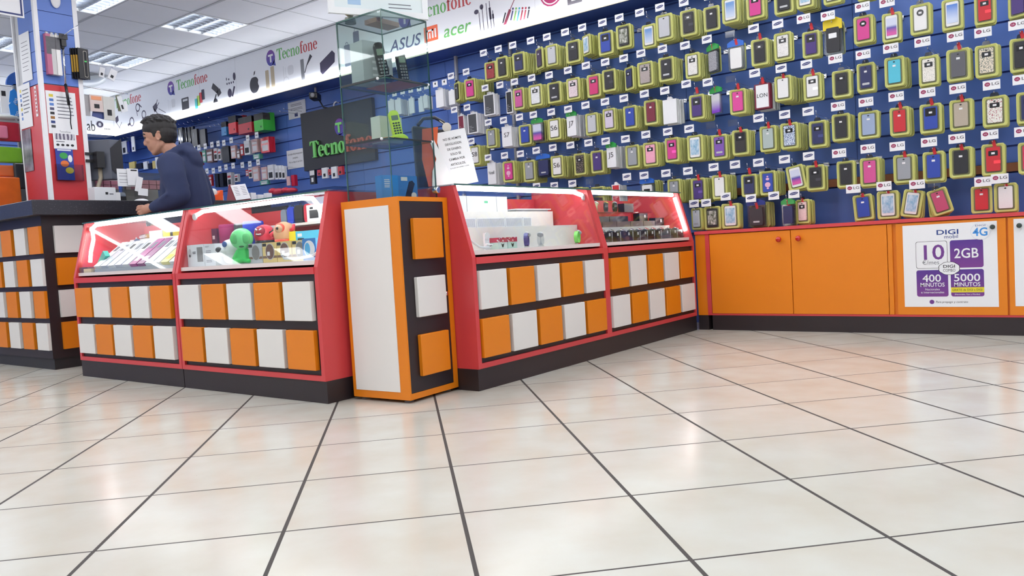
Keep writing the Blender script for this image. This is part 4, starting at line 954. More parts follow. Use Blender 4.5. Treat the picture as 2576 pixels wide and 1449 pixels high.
# ---------------------------------------------------------------- pillar standing through the counter
struct(MB().box(0.335, 0.61, 3.96, 4.34, 1.1825, HC).build('pillar', LGREY))
pc = thing('pillar_cladding', 'blue slat and red cladding with white corner strips on the pillar', 'cladding', (0, 0, 0))
PRED = mat('red_cladding', (196, 48, 56), 0.4, vary=0.04)
b = MB(); b.box(0.345, 0.60, 3.948, 3.959, 1.184, 2.09); b.box(0.322, 0.334, 3.975, 4.335, 1.184, 2.09); b.build('red_panel', PRED, pc)
b = MB()
for k in range(7):
    z0 = 2.095 + 0.002 + k * 0.15 - (0.06 if k else 0); z1 = 2.095 + 0.088 + k * 0.15
    b.box(0.345, 0.60, 3.946, 3.959, z0, min(z1, 2.995)); b.box(0.322, 0.334, 3.975, 4.24, z0, min(z1, 2.995))
b.build('blue_slats', BLUE, pc)
for q in ((0.318, 0.346, 3.942, 3.975), (0.598, 0.632, 3.942, 3.975), (0.318, 0.334, 4.335, 4.355)): MB().box(*q, 1.184, 2.995).build('corner_strip', PAPER, pc)
def leaf(name, label, cat, x0, x1, z0, z1, y, m=PAPER, tilt=0, parts=None, group=None):
    """sheet facing the camera side (-y); parts are given in sheet units"""
    o = MB().box(0, x1 - x0, -0.001, 0.0, 0, z1 - z0).build(name, m, None, (x0, y, z0), (0, radians(tilt), 0)); tag(o, label, cat, group); return o
def lines(parent, x0, x1, zs, h, m=INK, y=-0.0016, rnd_=None, name='printed_line'):
    r = rnd_ or random.Random(5)
    for z in zs:
        k = r.uniform(0.72, 1.0); MB().box(x0, x0 + (x1 - x0) * k, y, y + 0.0003, z, z + h).build(name, m, parent)
GREYI = mat('grey_ink', (110, 112, 122), 0.6, vary=0)
n = leaf('card_notice', 'white notice of payment cards on the red pillar face', 'notice', 0.352, 0.566, 1.725, 2.045, 3.946)
lines(n, 0.075, 0.195, [0.275 - 0.026 * k for k in range(7)], 0.007, GREYI)
for k, c in enumerate(((210, 190, 60), (70, 110, 180), (90, 130, 200), (80, 80, 110), (40, 40, 46), (150, 100, 40), (40, 60, 120), (70, 70, 70))):
    MB().box(0.022, 0.052, -0.0018, -0.0008, 0.275 - 0.033 * k, 0.295 - 0.033 * k).build('card_logo', mat('logo_%d' % k, c, 0.5, vary=0), n)
lines(n, 0.145, 0.185, [0.03], 0.007, GREYI)
n = leaf('phone_notice', 'small white advert card below the payment notice on the pillar', 'notice', 0.377, 0.545, 1.612, 1.762, 3.942)
MB().box(0.012, 0.155, -0.0018, -0.0008, 0.07, 0.115).build('photo', pattern('grey_photo', (90, 84, 106), (206, 204, 212), 'wave', 12, 0.5, 0.4, soft=0.3), n); text('Tecnofone', 0.02, GREYI, n, (0.09, -0.0015, 0.124), 0.08)
for k in range(4): MB().prism(ell(0.03 + 0.035 * k, 0.03, 0.012, 0.009, 10), -0.0018, -0.0008, 'y').build('printed_icon', INK, n)
MB().box(0.02, 0.08, -0.0018, -0.0008, 0.052, 0.058).build('printed_line', GREYI, n)
bh = thing('leaflet_holder', 'clear leaflet holder with blue leaflet low on the red pillar', 'leaflet holder', (0.375, 3.947, 1.375))
b = MB(); b.box(0, 0.195, -0.028, -0.026, 0.0, 0.12); b.box(0, 0.195, -0.028, -0.001, -0.002, 0.0); b.box(0, 0.002, -0.028, -0.001, 0, 0.12); b.box(0.193, 0.195, -0.028, -0.001, 0, 0.12); b.build('holder', CLEAR, bh)
lf = MB().box(0.006, 0.132, -0.014, -0.008, 0.001, 0.235).build('leaflet', mat('leaflet_blue', (44, 66, 160), 0.45, vary=0.05), None, (0.375, 3.947, 1.375)); tag(lf, 'blue leaflet with green, orange and yellow discs in the clear holder', 'leaflet')
for (u, v), c in zip(((0.062, 0.185), (0.066, 0.125), (0.098, 0.075)), ((60, 160, 80), (230, 120, 60), (226, 206, 50))): MB().prism(ell(u, v, 0.030, 0.024, 18), -0.0152, -0.0141, 'y').build('printed_disc', mat('disc_%d' % c[0], c, 0.5, vary=0), lf)
MB().prism(ell(0.108, 0.165, 0.016, 0.028, 12), -0.0152, -0.0141, 'y').build('printed_figure', PAPER, lf)
MB().box(0.02, 0.118, -0.0152, -0.0141, 0.222, 0.232).build('white_band', PAPER, lf)
def leafx(name, label, cat, y0, y1, z0, z1, x, m=PAPER):
    o = MB().box(0, y1 - y0, -0.001, 0.0, 0, z1 - z0).build(name, m, None, (x, y1, z0), (0, 0, RW)); tag(o, label, cat); return o
n = leafx('framed_notice', 'white notice sheet on the blue slats of the pillar', 'notice', 4.055, 4.235, 2.14, 2.50, 0.318); lines(n, 0.03, 0.15, [0.29 - 0.03 * k for k in range(8)], 0.004, GREYI)
n = leafx('price_notice', 'white notice sheet with card symbols on the narrow red pillar side', 'notice', 4.12, 4.332, 1.80, 2.13, 0.318); lines(n, 0.075, 0.19, [0.28 - 0.028 * k for k in range(7)], 0.008, GREYI)
for k in range(7): MB().box(0.03, 0.055, -0.0018, -0.0008, 0.275 - 0.035 * k, 0.297 - 0.035 * k).build('card_logo', mat('logo_%d' % (k % 4), (80, 80, 90)), n)
leafx('game_poster', 'dark grey photo poster low on the narrow red pillar side', 'poster', 4.175, 4.335, 1.47, 1.79, 0.318, pattern('dark_photo', (66, 60, 72), (150, 146, 156), 'noise', 14, 0.5, 0.3, soft=0.25))
n = leafx('red_strip_sign', 'narrow white and red lettered strip on the pillar corner', 'sign', 4.02, 4.055, 1.86, 2.085, 0.3205, PAPER); [MB().box(0.008, 0.027, -0.0018, -0.0008, 0.02 + 0.028 * k, 0.038 + 0.028 * k).build('printed_mark', SRED, n) for k in range(7)]
ns = thing('hanging_sign', 'white sign with navy border hanging at the top by the pillar', 'sign', (-0.16, 3.93, 2.548))
MB().box(0, 0.402, -0.012, 0, 0, 0.36).build('board', PAPER, ns)
b = MB()
for q in ((0.01, 0.392, 0.012, 0.024), (0.01, 0.392, 0.336, 0.348), (0.01, 0.022, 0.024, 0.336), (0.38, 0.392, 0.024, 0.336)): b.box(q[0], q[1], -0.0135, -0.012, q[2], q[3])
b.build('border', SNAVY, ns); text('DINERO', 0.085, SNAVY, ns, (0.350, -0.0135, 0.125), 0.25, align='RIGHT', bold=0.003)
b = MB(); b.box(0.05, 0.054, -0.006, -0.004, 0.36, 0.452); b.box(0.34, 0.344, -0.006, -0.004, 0.36, 0.452); b.build('hanger', ALU, ns)
b = MB(); b.ball((0.478, 3.935, 2.73), (0.036, 0.016, 0.06), 0, 16, 10); tag(b.build('alarm_sounder', PAPER), 'white oval alarm box high on the blue pillar', 'alarm')
# goods hanging on the pillar
sw_ = thing('selfie_stick', 'silver extendable selfie stick hanging against the pillar', 'selfie stick', (0.488, 3.90, 2.44))
MB().tube([(0, 0, -0.03), (-0.006, 0, -0.345)], 0.007, 8).build('pole', CHROME, sw_); MB().tube([(-0.006, 0, -0.345), (0.006, 0, -0.50)], 0.011, 8).build('grip', BLK, sw_)
MB().tube([(0.006, 0, -0.50), (0.014, 0.002, -0.56), (0.008, 0.004, -0.63), (0.012, 0.004, -0.68)], 0.004, 6).build('wrist_strap', INK, sw_)
b = MB(); b.box(-0.014, 0.02, -0.014, 0.014, -0.06, 0.0); b.box(-0.03, 0.03, -0.02, -0.012, -0.01, 0.03); b.ball((-0.004, 0, -0.07), 0.014); b.build('phone_clamp', BLK, sw_)
b = MB(); b.tube([(0, 0.04, 0.02), (0, -0.06, 0.02), (0.03, -0.08, 0.05), (0.09, -0.09, 0.10)], 0.003, 6); b.build('hook_wire', CHROME, sw_)
for k, (x, c, lbl) in enumerate(((0.386, (176, 96, 128), 'magenta and white boxed selfie stick, outermost on the pillar'), (0.420, (190, 190, 190), 'white boxed selfie stick in the middle of the pillar row'), (0.452, (226, 226, 224), 'white boxed selfie stick beside the silver pole'))):
    o = thing('boxed_selfie_stick', lbl, 'boxed stick', (x, 3.925, 2.16)); MB().box(-0.017, 0.017, -0.022, 0.018, 0, 0.30).build('box', mat('stickbox_%d' % k, c, 0.4, vary=0.05), o)
    MB().box(-0.017, 0.017, -0.0235, -0.022, 0.15 if k == 0 else 0.19, 0.28).build('smoky_window', mat('smoky_print', (88, 88, 94), 0.25, vary=0.2, scale=30), o); MB().box(-0.008, 0.008, -0.012, 0.008, 0.30, 0.315).build('hang_tab', LGREY, o)
for k in range(7):
    o = thing('black_gold_pack', 'black and gold earphone pack hanging by the pillar edge' if k else 'front black pack with clear window and green mark by the pillar edge', 'hanging pack', (0.632 - 0.012 * k, 3.90 + 0.014 * k, 2.155), 0.15, None if not k else 'black and gold packs by the pillar')
    MB().box(-0.042, 0.042, 0, 0.007, 0, 0.232).build('card', BLK, o)
    if k: MB().box(-0.042, -0.004, -0.001, 0, 0.05, 0.18).build('gold_print', mat('gold_print', (190, 150, 60), 0.4), o)
    else:
        b = MB(); b.prism(rrect(0.0, 0.028, 0.015, 0.215, 0.008), -0.001, 0.0, 'y'); b.build('window', mat('pale_outline', (196, 190, 178), 0.4), o); b = MB(); b.prism(rrect(0.002, 0.026, 0.018, 0.212, 0.007), -0.0016, -0.0009, 'y'); b.build('dark_window', DWIN, o)
        MB().prism(ell(0.014, 0.135, 0.010, 0.006, 12), -0.0024, -0.0016, 'y').build('green_mark', mat('green_mark', (60, 190, 90), 0.4), o)
hb = thing('hook_bar', 'long chrome hook arm with white carded goods beside the pillar', 'hook', (0.62, 3.97, 2.115)); MB().tube([(0.0, 0, 0.0), (0.20, 0, -0.012), (0.34, 0, -0.02), (0.375, 0, -0.02)], 0.004, 6).build('arm', CHROME, hb)
for k, (x0, x1, z0, z1, c, y, tl, nm) in enumerate(((0.645, 0.69, 1.89, 2.05, (170, 168, 170), 3.99, 0, 'grey'), (0.685, 0.785, 1.925, 2.055, (206, 190, 186), 3.97, 0, 'pale pink and orange'), (0.70, 0.79, 1.89, 1.97, (60, 74, 130), 3.985, 12, 'navy'), (0.785, 0.872, 1.865, 2.05, (196, 196, 192), 3.965, 0, 'cream'),
                                              (0.905, 0.935, 1.945, 2.07, (92, 96, 66), 3.97, -6, 'olive'), (0.928, 0.965, 1.935, 2.065, (214, 218, 222), 3.965, -14, 'white'), (0.96, 0.985, 1.95, 2.03, (222, 224, 226), 3.975, -4, 'small white'), (0.77, 0.81, 2.205, 2.285, (206, 208, 212), 3.97, 12, 'white tilted'), (0.835, 0.89, 2.20, 2.29, (216, 218, 222), 3.965, 24, 'white leaning'))):
    o = thing('carded_accessory', nm + ' carded accessory hanging beside the pillar' + (' near the ceiling lamp' if k > 6 else ''), 'hanging card', (x0, y, z0), 0)
    MB().box(0, x1 - x0, -0.004, 0.004, 0, z1 - z0).build('card', mat('card_%d' % k, c, 0.4, vary=0.08, scale=30), o).rotation_euler = (0, radians(tl), 0)
    if k in (1, 3, 5, 7, 8): q = MB().box((x1 - x0) * 0.3, (x1 - x0) * 0.7, -0.006, -0.004, (z1 - z0) * 0.2, (z1 - z0) * 0.45).build('printed_picture', INK, o); q.rotation_euler = (0, radians(tl), 0)
    if k == 1: MB().box(0.01, 0.09, -0.0055, -0.004, 0.09, 0.12).build('orange_print', mat('orange_haze', (222, 150, 110), 0.5), o)
hb2 = thing('hook_bar', 'short chrome hook arm with two leaning white cards near the ceiling lamp', 'hook', (0.62, 3.97, 2.292)); MB().tube([(0.0, 0, 0.0), (0.24, 0, 0.004), (0.27, 0, 0.002)], 0.003, 6).build('arm', CHROME, hb2)
# goods left of the pillar
YB = 4.60
sr = thing('blue_display_rack', 'grey rack post with blue half-round topper left of the pillar', 'display rack', (0.40, YB, 1.1825))
MB().box(-0.012, 0.012, -0.012, 0.012, 0, 1.02).build('post', mat('rack_grey', (112, 120, 134), 0.4), sr); MB().prism([(0, 0)] + [(0.115 * cos(a), 0.115 * sin(a)) for a in [pi * k / 24 + pi / 2 for k in range(0, 13)]], -0.012, 0.012, 'y').build('topper', mat('topper_blue', (40, 92, 176), 0.4), sr, (0.055, 0, 1.012))
MB().box(-0.25, 0.0, -0.05, 0.012, 0.70, 0.722).build('shelf', LGREY, sr)
MB().box(-0.13, 0.012, -0.03, -0.026, 0.50, 0.504).build('wire_basket', GREY, sr); b = MB(); b.tube([(-0.09, -0.03, 0.50), (-0.09, -0.03, 0.43), (0.0, -0.03, 0.43), (0.0, -0.03, 0.50)], 0.003, 6); b.build('wire_loop', GREY, sr)
for k, (x, z, c, nm, tl) in enumerate(((0.355, 2.04, (36, 130, 215), 'upper', 8), (0.355, 1.935, (40, 130, 220), 'lower', -6))):
    o = thing('blue_cable_pack', nm + ' bright blue pack left of the pillar', 'hanging pack', (x, YB - 0.06 - 0.01 * k, z)); MB().prism([(-0.028, 0), (0.03, 0.0), (0.034, 0.08), (0.0, 0.115), (-0.026, 0.09)], -0.003, 0.003, 'y').build('card', mat('bold_blue', c, 0.4), o).rotation_euler = (0, radians(tl), 0)
    q = text('bold', 0.04, PAPER, o, (0.004, -0.0035, 0.01), 0.07, rot=(0, radians(115), 0), name='lettering')
o = thing('white_pack', 'white carded pack hanging at the far left edge', 'hanging pack', (0.27, YB - 0.05, 1.96)); MB().box(0, 0.055, -0.004, 0.004, 0, 0.20).build('card', PAPER, o); MB().box(0.01, 0.04, -0.006, -0.004, 0.13, 0.17).build('printed_picture', INK, o)
b = MB(); b.ball((0.30, YB - 0.03, 1.925), (0.10, 0.08, 0.022), 0, 18, 8); tag(b.build('white_dish', mat('matte_white', (206, 212, 210), 0.6)), 'flat white round object on the grey shelf left of the pillar', 'dish')
def bag(name, label, c, x0, x1, z0, z1, y, d=0.05):
    b = MB(); b.box(x0, x1, y - d / 2, y + d / 2, z0, z1); o = b.build(name, mat('bag_%d_%d' % c[:2], c, 0.3, vary=0.14, scale=16)); tag(o, label, 'package'); md = bevel(o, 0.012, 3); return o
bag('red_bag', 'red plastic package hanging left of the pillar', (176, 36, 56), 0.20, 0.385, 1.735, 1.885, YB - 0.05)
bag('pink_bag', 'pink shiny package overlapping the red one', (214, 120, 150), 0.18, 0.285, 1.75, 1.85, YB - 0.09, 0.03)
bag('green_bag', 'lime green plastic package hanging left of the pillar', (120, 176, 44), 0.16, 0.385, 1.565, 1.69, YB - 0.05)
bag('white_orange_box', 'white topped orange box above the big orange one', (214, 110, 60), 0.16, 0.335, 1.455, 1.545, YB - 0.05)
bag('orange_box', 'plain orange box on the counter at the far left', (222, 104, 30), 0.14, 0.335, 1.184, 1.448, YB - 0.06, 0.12)
bag('dark_case', 'dark zipped case leaning beside the orange box', (44, 46, 52), 0.30, 0.40, 1.36, 1.56, YB - 0.10, 0.03)
bag('grey_case', 'grey case standing between orange box and pillar', (84, 88, 94), 0.325, 0.405, 1.184, 1.36, YB - 0.09, 0.04)

# ---------------------------------------------------------------- things on the worktop
mo = thing('monitor', 'dark grey monitor turned away on a black bracket arm', 'monitor', (0.0, 0.0, 0.0))
b = MB(); b.prism([(0.64, 4.02), (0.665, 4.04), (0.86, 3.90), (0.855, 3.885), (0.76, 3.875)], 1.385, 1.70, 'z', 0); o = b.build('casing', mat('monitor_grey', (92, 96, 108), 0.45, vary=0.05), mo); bevel(o, 0.006, 2)
b = MB(); b.quad([(0.765, 3.868, 1.46), (0.862, 3.880, 1.385), (0.862, 3.880, 1.715), (0.765, 3.868, 1.63)]); b.build('side_panel', mat('monitor_dark', (38, 38, 44), 0.4), mo)
b = MB(); b.box(0.60, 0.68, 3.93, 3.945, 1.575, 1.595); b.box(0.60, 0.68, 3.93, 3.945, 1.52, 1.54); b.box(0.66, 0.72, 3.88, 3.95, 1.475, 1.60); b.build('bracket', BLK, mo)
b = MB(); b.tube([(0.70, 3.93, 1.48), (0.70, 3.93, 1.40), (0.67, 3.92, 1.33), (0.655, 3.90, 1.30)], 0.016, 8); b.build('neck', mat('stand_beige', (150, 140, 122), 0.5), mo); b = MB(); b.box(0.62, 0.76, 3.86, 3.98, 1.184, 1.196); b.box(0.66, 0.69, 3.90, 3.93, 1.196, 1.31); b.build('foot', BLK, mo)
def bx_(name, label, cat, x0, x1, y0, y1, z0, z1, m, bev=0.002, group=None):
    o = MB().box(x0, x1, y0, y1, z0, z1).build(name, m); tag(o, label, cat, group)
    if bev: bevel(o, bev, 2)
    return o
ZT = 1.1825
o = bx_('device_box', 'white device box on the worktop beside the red pillar', 'box', 0.535, 0.695, 3.70, 3.80, ZT, 1.305, BOXW); MB().box(0.615, 0.635, 3.699, 3.70, 1.25, 1.268).build('printed_picture', INK, o); MB().box(0.645, 0.675, 3.699, 3.70, 1.25, 1.258).build('printed_line', GREYI, o)
cyl = thing('card_printer', 'small black and white receipt printer on the worktop', 'printer', (0.73, 3.74, ZT)); MB().lathe([(0.034, -0.045), (0.034, 0.045)], 0, 0, 16, 0, 'x', 0.055).build('roll', mat('grey_blue', (96, 106, 118), 0.3), cyl); MB().box(-0.045, 0.045, -0.034, 0.034, 0, 0.055).build('base', BLK, cyl); MB().box(-0.04, 0.0, -0.036, -0.034, 0.02, 0.085).build('paper_end', PAPER, cyl)
pbx = thing('pink_storage_box', 'clear storage case with pink compartments behind the worktop', 'storage box', (0.0, 0.0, 0.0))
b = MB(); b.box(0.92, 1.20, 3.86, 4.05, ZT, 1.445); b.build('case', glass('pale_case', (214, 218, 214), 1.4, 0.15, 0.12), pbx)
PNK = mat('pink_cells', (222, 148, 168), 0.4, vary=0.06, scale=30)
for k in range(4):
    for j in range(2): MB().box(0.935 + 0.064 * k, 0.935 + 0.064 * k + 0.056, 3.875, 3.93, 1.315 + 0.038 * j, 1.349 + 0.038 * j).build('cell', PNK, pbx)
MB().box(0.925, 1.195, 3.99, 4.04, ZT + 0.002, 1.40).build('back_tray', mat('pale_grey_tray', (206, 204, 204), 0.5), pbx)
pb2 = thing('pink_storage_tray', 'low clear tray with pink compartments behind the monitor stand', 'storage box', (0, 0, 0))
MB().box(0.70, 0.90, 4.06, 4.14, ZT, 1.40).build('case', mat('pale_grey_tray', (206, 204, 204), 0.5), pb2)
for k in range(3):
    for j in range(2): MB().box(0.715 + 0.06 * k, 0.715 + 0.06 * k + 0.052, 4.045, 4.06, 1.325 + 0.036 * j, 1.357 + 0.036 * j).build('cell', PNK, pb2)
o = leaf('invoice_sheet', 'white printed sheet hanging behind the monitor', 'paper', 0.765, 0.905, 1.325, 1.462, 3.80); lines(o, 0.015, 0.12, [0.1, 0.08, 0.05, 0.03], 0.003, GREYI); o = leaf('invoice_sheet', 'second white sheet with black heading beside the monitor', 'paper', 0.84, 0.93, 1.335, 1.465, 3.79); MB().box(0.03, 0.08, -0.0018, -0.0008, 0.112, 0.122).build('heading', INK, o)
o = leaf('tilted_card', 'white card leaning sideways against the pink storage case', 'paper', 0.885, 0.935, 1.29, 1.41, 3.78, PAPER, 14)
o = leaf('small_note', 'small blank white note low on the pink storage case', 'paper', 0.905, 0.985, 1.255, 1.312, 3.77, PAPER, 5)
b = MB(); b.ball((0.90, 3.72, ZT + 0.02), (0.055, 0.05, 0.02), 0, 14, 8); tag(b.build('paper_heap', PAPER), 'small heap of crumpled white paper on the worktop', 'paper')
prop = MB(); prop.box(0.69, 0.99, 3.81, 3.83, ZT, 1.30); tag(prop.build('paper_stand', CLEAR), 'clear stand holding white sheets on the worktop', 'paper stand')
# tape dispenser
td = thing('tape_dispenser', 'bright orange tape dispenser on the dark worktop', 'tape dispenser', (1.235, 3.36, ZT))
b = MB(); b.prism([(0.0, 0.0), (0.16, 0.0), (0.165, 0.085), (0.14, 0.085), (0.11, 0.05), (0.05, 0.04), (0.02, 0.055), (0.0, 0.065)], 0, 0.06, 'y'); o = b.build('body', mat('tape_orange', (236, 92, 40), 0.3), td); bevel(o, 0.004, 2)
MB().lathe([(0.014, 0.012), (0.036, 0.012), (0.036, 0.048), (0.014, 0.048)], 0.085, 0, 18, 0, 'y', 0.062).build('tape_roll', mat('tape_white', (214, 220, 220), 0.3), td)
tn = thing('tent_sign', 'dark red tent sign with a white price sheet on the worktop', 'table sign', (1.43, 3.37, ZT))
b = MB(); b.quad([(0, 0, 0), (0.075, -0.012, 0), (0.062, 0.03, 0.135), (0.05, 0.03, 0.135)]); b.quad([(0.075, -0.012, 0), (0.235, 0.0, 0), (0.215, 0.045, 0.135), (0.062, 0.03, 0.135)]); b.quad([(0, 0, 0), (0.05, 0.03, 0.135), (0.215, 0.045, 0.135), (0.20, 0.12, 0)]); b.build('board', mat('dark_red_card', (118, 30, 46), 0.5), tn)
o = MB().box(0, 0.15, -0.002, 0, 0, 0.132).build('sheet', PAPER, tn, (0.079, -0.0135, 0.003), (radians(-17), radians(-7), radians(4.5)))
for k in range(6):
    MB().box(0.02, 0.06, -0.0028, -0.002, 0.11 - 0.014 * k, 0.113 - 0.014 * k).build('printed_line', GREYI, o); MB().box(0.09, 0.135, -0.0028, -0.002, 0.11 - 0.014 * k, 0.113 - 0.014 * k).build('printed_line', GREYI, o)
bx_('white_carton', 'small white carton beside the tape dispenser', 'box', 1.40, 1.425, 3.40, 3.45, ZT, ZT + 0.045, BOXW)
for k, (x, w_, h_) in enumerate(((1.70, 0.05, 0.075), (1.77, 0.055, 0.06), (1.86, 0.05, 0.075))): bx_('small_white_box', ['first', 'second', 'third'][k] + ' small white box right of the tent sign', 'box', x, x + w_, 3.42, 3.47, ZT, ZT + h_, BOXW, 0.002, 'small white boxes on the worktop')

# ---------------------------------------------------------------- back wall goods behind the service counter
def wpack(name, label, cat, y, z, w_, h_, d, m, x=3.22, n_=1, parts=(), group=None):
    """carded goods on a wall hook, facing the shop; n_ packs one behind the other"""
    for q in range(n_):
        o = thing(name, label, cat, (x + (d + 0.004) * q, y - 0.003 * q, z), RW, group if n_ > 1 else None)
        MB().box(-w_ / 2, w_ / 2, 0, d, -h_, 0).build('card', m, o)
        if q == n_ - 1: MB().box(-0.002, 0.002, d, 3.402 - x - (d + 0.004) * q, -0.012, -0.008).build('hang_peg', CHROME, o)
        if q == 0:
            for (u0, u1, v0, v1, mm, nm) in parts: MB().box(-w_ / 2 + u0 * w_, -w_ / 2 + u1 * w_, -0.0012, 0, -h_ + v0 * h_, -h_ + v1 * h_).build(nm, mm, o)
CB = glass('dark_clear_pack', (96, 104, 124), 1.4, 0.08, 0.12)
wpack('curved_cable_pack', 'clear curved pack of dark cables on the wall behind the person', 'hanging pack', 6.98, 2.405, 0.10, 0.225, 0.03, CB, 3.2, 1, ((0.4, 0.6, 0.1, 0.9, PAPER, 'white_print'),))
for k, y in enumerate((6.90, 6.835, 6.775)): wpack('curved_cable_pack', ['second', 'third', 'fourth'][k] + ' clear curved cable pack in the wall row behind the person', 'hanging pack', y, 2.395, 0.056, 0.222, 0.03, CB, 3.22 + 0.01 * k, 1, ((0.2, 0.8, 0.1, 0.7, BLK, 'cable'),))
DP = mat('dark_pack', (40, 40, 48), 0.3, vary=0.15, scale=20)
wpack('dark_hanging_pack', 'dark clear-fronted pack right of the curved cable packs', 'hanging pack', 6.664, 2.345, 0.12, 0.215, 0.03, DP, 3.2, 1, ((0.3, 0.5, 0.5, 0.8, GREY, 'silver_print'),)); wpack('dark_hanging_pack', 'second dark pack next to the empty wall hooks', 'hanging pack', 6.52, 2.325, 0.13, 0.213, 0.03, DP, 3.22)
CT = glass('smoky_top', (120, 110, 112), 1.4, 0.1, 0.1)
def gift(label, y, z, w_, h_, c):
    o = thing('open_top_box', label, 'box', (3.17, y, z), RW); m = mat('gift_%d_%d' % c[:2], c, 0.35, vary=0.04)
    MB().box(-w_ / 2, w_ / 2, 0, 0.16, -h_, -h_ * 0.42).build('tray', m, o); MB().box(-w_ / 2, w_ / 2, 0.10, 0.16, -h_ * 0.42, 0).build('back', m, o); MB().box(-w_ / 2, w_ / 2, 0.004, 0.098, -h_ * 0.42, -0.01).build('clear_top', CT, o); MB().box(w_ * 0.2, w_ * 0.3, -0.001, 0, -h_ * 0.85, -h_ * 0.75).build('hole', INK, o); MB().box(-0.003, 0.003, 0.155, 0.232, -0.02, -0.014).build('hang_peg', CHROME, o)
gift('teal box with smoky clear top hanging on the wall', 5.985, 2.347, 0.10, 0.17, (40, 120, 180)); gift('bright red box with clear top, left of the wide one', 5.81, 2.39, 0.15, 0.212, (206, 44, 56)); gift('wide darker red box hanging on the wall', 5.56, 2.345, 0.26, 0.197, (176, 36, 50)); gift('bright green box with clear top hanging on the wall', 5.30, 2.345, 0.17, 0.204, (62, 178, 60))
RP = mat('red_pack', (186, 50, 56), 0.35, vary=0.1, scale=20); BP = mat('brown_pack', (120, 88, 86), 0.35, vary=0.1, scale=20); WP = mat('white_pack', (220, 218, 220), 0.4, vary=0.05, scale=20); PK = mat('pinkish_pack', (214, 176, 174), 0.4, vary=0.1, scale=20); GP = mat('teal_pack', (90, 160, 140), 0.4, vary=0.1)
mid = [('red and white', 6.668, 2.066, 0.13, 0.165, RP, 3), ('teal and white', 6.519, 2.074, 0.07, 0.154, GP, 1), ('dark brown', 6.40, 2.069, 0.125, 0.162, BP, 4), ('white and red', 6.272, 2.062, 0.07, 0.144, WP, 2), ('narrow white', 6.188, 2.044, 0.055, 0.134, WP, 2), ('black', 6.061, 2.062, 0.14, 0.192, BLK, 5), ('pale brown', 5.902, 2.051, 0.095, 0.149, PK, 2), ('small brown', 5.804, 1.998, 0.06, 0.115, BP, 2), ('slim red and white', 5.730, 2.047, 0.055, 0.131, RP, 2), ('plain white', 5.628, 2.075, 0.105, 0.162, BOXW, 4), ('pink and white', 5.475, 2.072, 0.11, 0.152, PK, 3), ('shiny red', 5.28, 2.069, 0.15, 0.174, mat('shiny_red', (206, 40, 56), 0.15, vary=0.1), 5), ('small green', 5.458, 1.90, 0.12, 0.056, GP, 3)]
low = [('white card', 6.524, 1.761, 0.11, 0.138, WP, 2), ('red and white card', 6.422, 1.760, 0.05, 0.137, RP, 2), ('black sleeve', 6.29, 1.758, 0.07, 0.161, BLK, 6), ('second black sleeve', 6.19, 1.758, 0.07, 0.161, BLK, 6), ('white and black card', 6.024, 1.745, 0.08, 0.159, WP, 3), ('small white card', 5.881, 1.714, 0.065, 0.091, WP, 2), ('tiny red card', 5.661, 1.742, 0.05, 0.074, RP, 1), ('narrow white card', 5.596, 1.759, 0.07, 0.122, WP, 2), ('tall white and red card', 5.494, 1.765, 0.11, 0.170, PK, 2), ('grey and red card', 5.335, 1.740, 0.10, 0.144, PK, 2), ('white carton', 5.215, 1.751, 0.10, 0.167, BOXW, 3), ('white slim carton', 5.104, 1.731, 0.055, 0.154, BOXW, 2), ('second slim carton', 5.040, 1.725, 0.05, 0.153, BOXW, 2), ('third slim carton', 4.983, 1.711, 0.05, 0.145, BOXW, 2), ('low green card', 5.348, 1.590, 0.15, 0.05, GP, 2)]
for lst, rn in ((mid, 'middle row of back wall'), (low, 'lower row of back wall')):
    for nm, y, z, w_, h_, m, n_ in lst:
        pr = ((0.15, 0.85, 0.12, 0.5, INK if m in (WP, BOXW) else WP, 'print'), (0.1, 0.9, 0.62, 0.78, RP if m is WP else WP, 'heading')) if m not in (BLK,) else ()
        wpack('carded_accessory', nm + ' pack in the ' + rn, 'hanging pack', y, z, w_, h_, 0.012, m, 3.22, n_, pr, nm + ' packs in the ' + rn)
o = thing('red_tool', 'red packaged tool low on the back wall', 'hanging pack', (3.22, 4.85, 1.60), RW); MB().box(-0.03, 0.03, 0.02, 0.06, -0.12, 0.0).build('body', mat('tool_red', (190, 30, 56), 0.25, vary=0.1), o); MB().box(-0.085, -0.03, 0, 0.01, -0.11, -0.01).build('card', PK, o); MB().box(-0.005, 0.005, 0.06, 0.18, -0.03, -0.02).build('peg', CHROME, o)
for k, (y, z, w_, h_, m, nm) in enumerate(((4.514, 1.622, 0.085, 0.152, BLK, 'black and white camera pack below the black sign'), (4.397, 1.611, 0.06, 0.06, RP, 'first red cube below the black sign'), (4.31, 1.624, 0.085, 0.112, BOXW, 'first white gadget pack below the black sign'), (4.225, 1.601, 0.045, 0.06, RP, 'second red cube below the black sign'), (4.157, 1.619, 0.085, 0.122, BOXW, 'second white gadget pack below the black sign'), (4.057, 1.612, 0.07, 0.088, RP, 'third red cube below the black sign'))):
    wpack('gadget_pack', nm, 'hanging pack', y, z, w_, h_, 0.03, m, 3.24, 1, ((0.3, 0.7, 0.15, 0.45, INK if m is not BLK else PAPER, 'printed_picture'), (0.05, 0.95, 0.62, 0.95, WP if m is BLK else m, 'heading')))
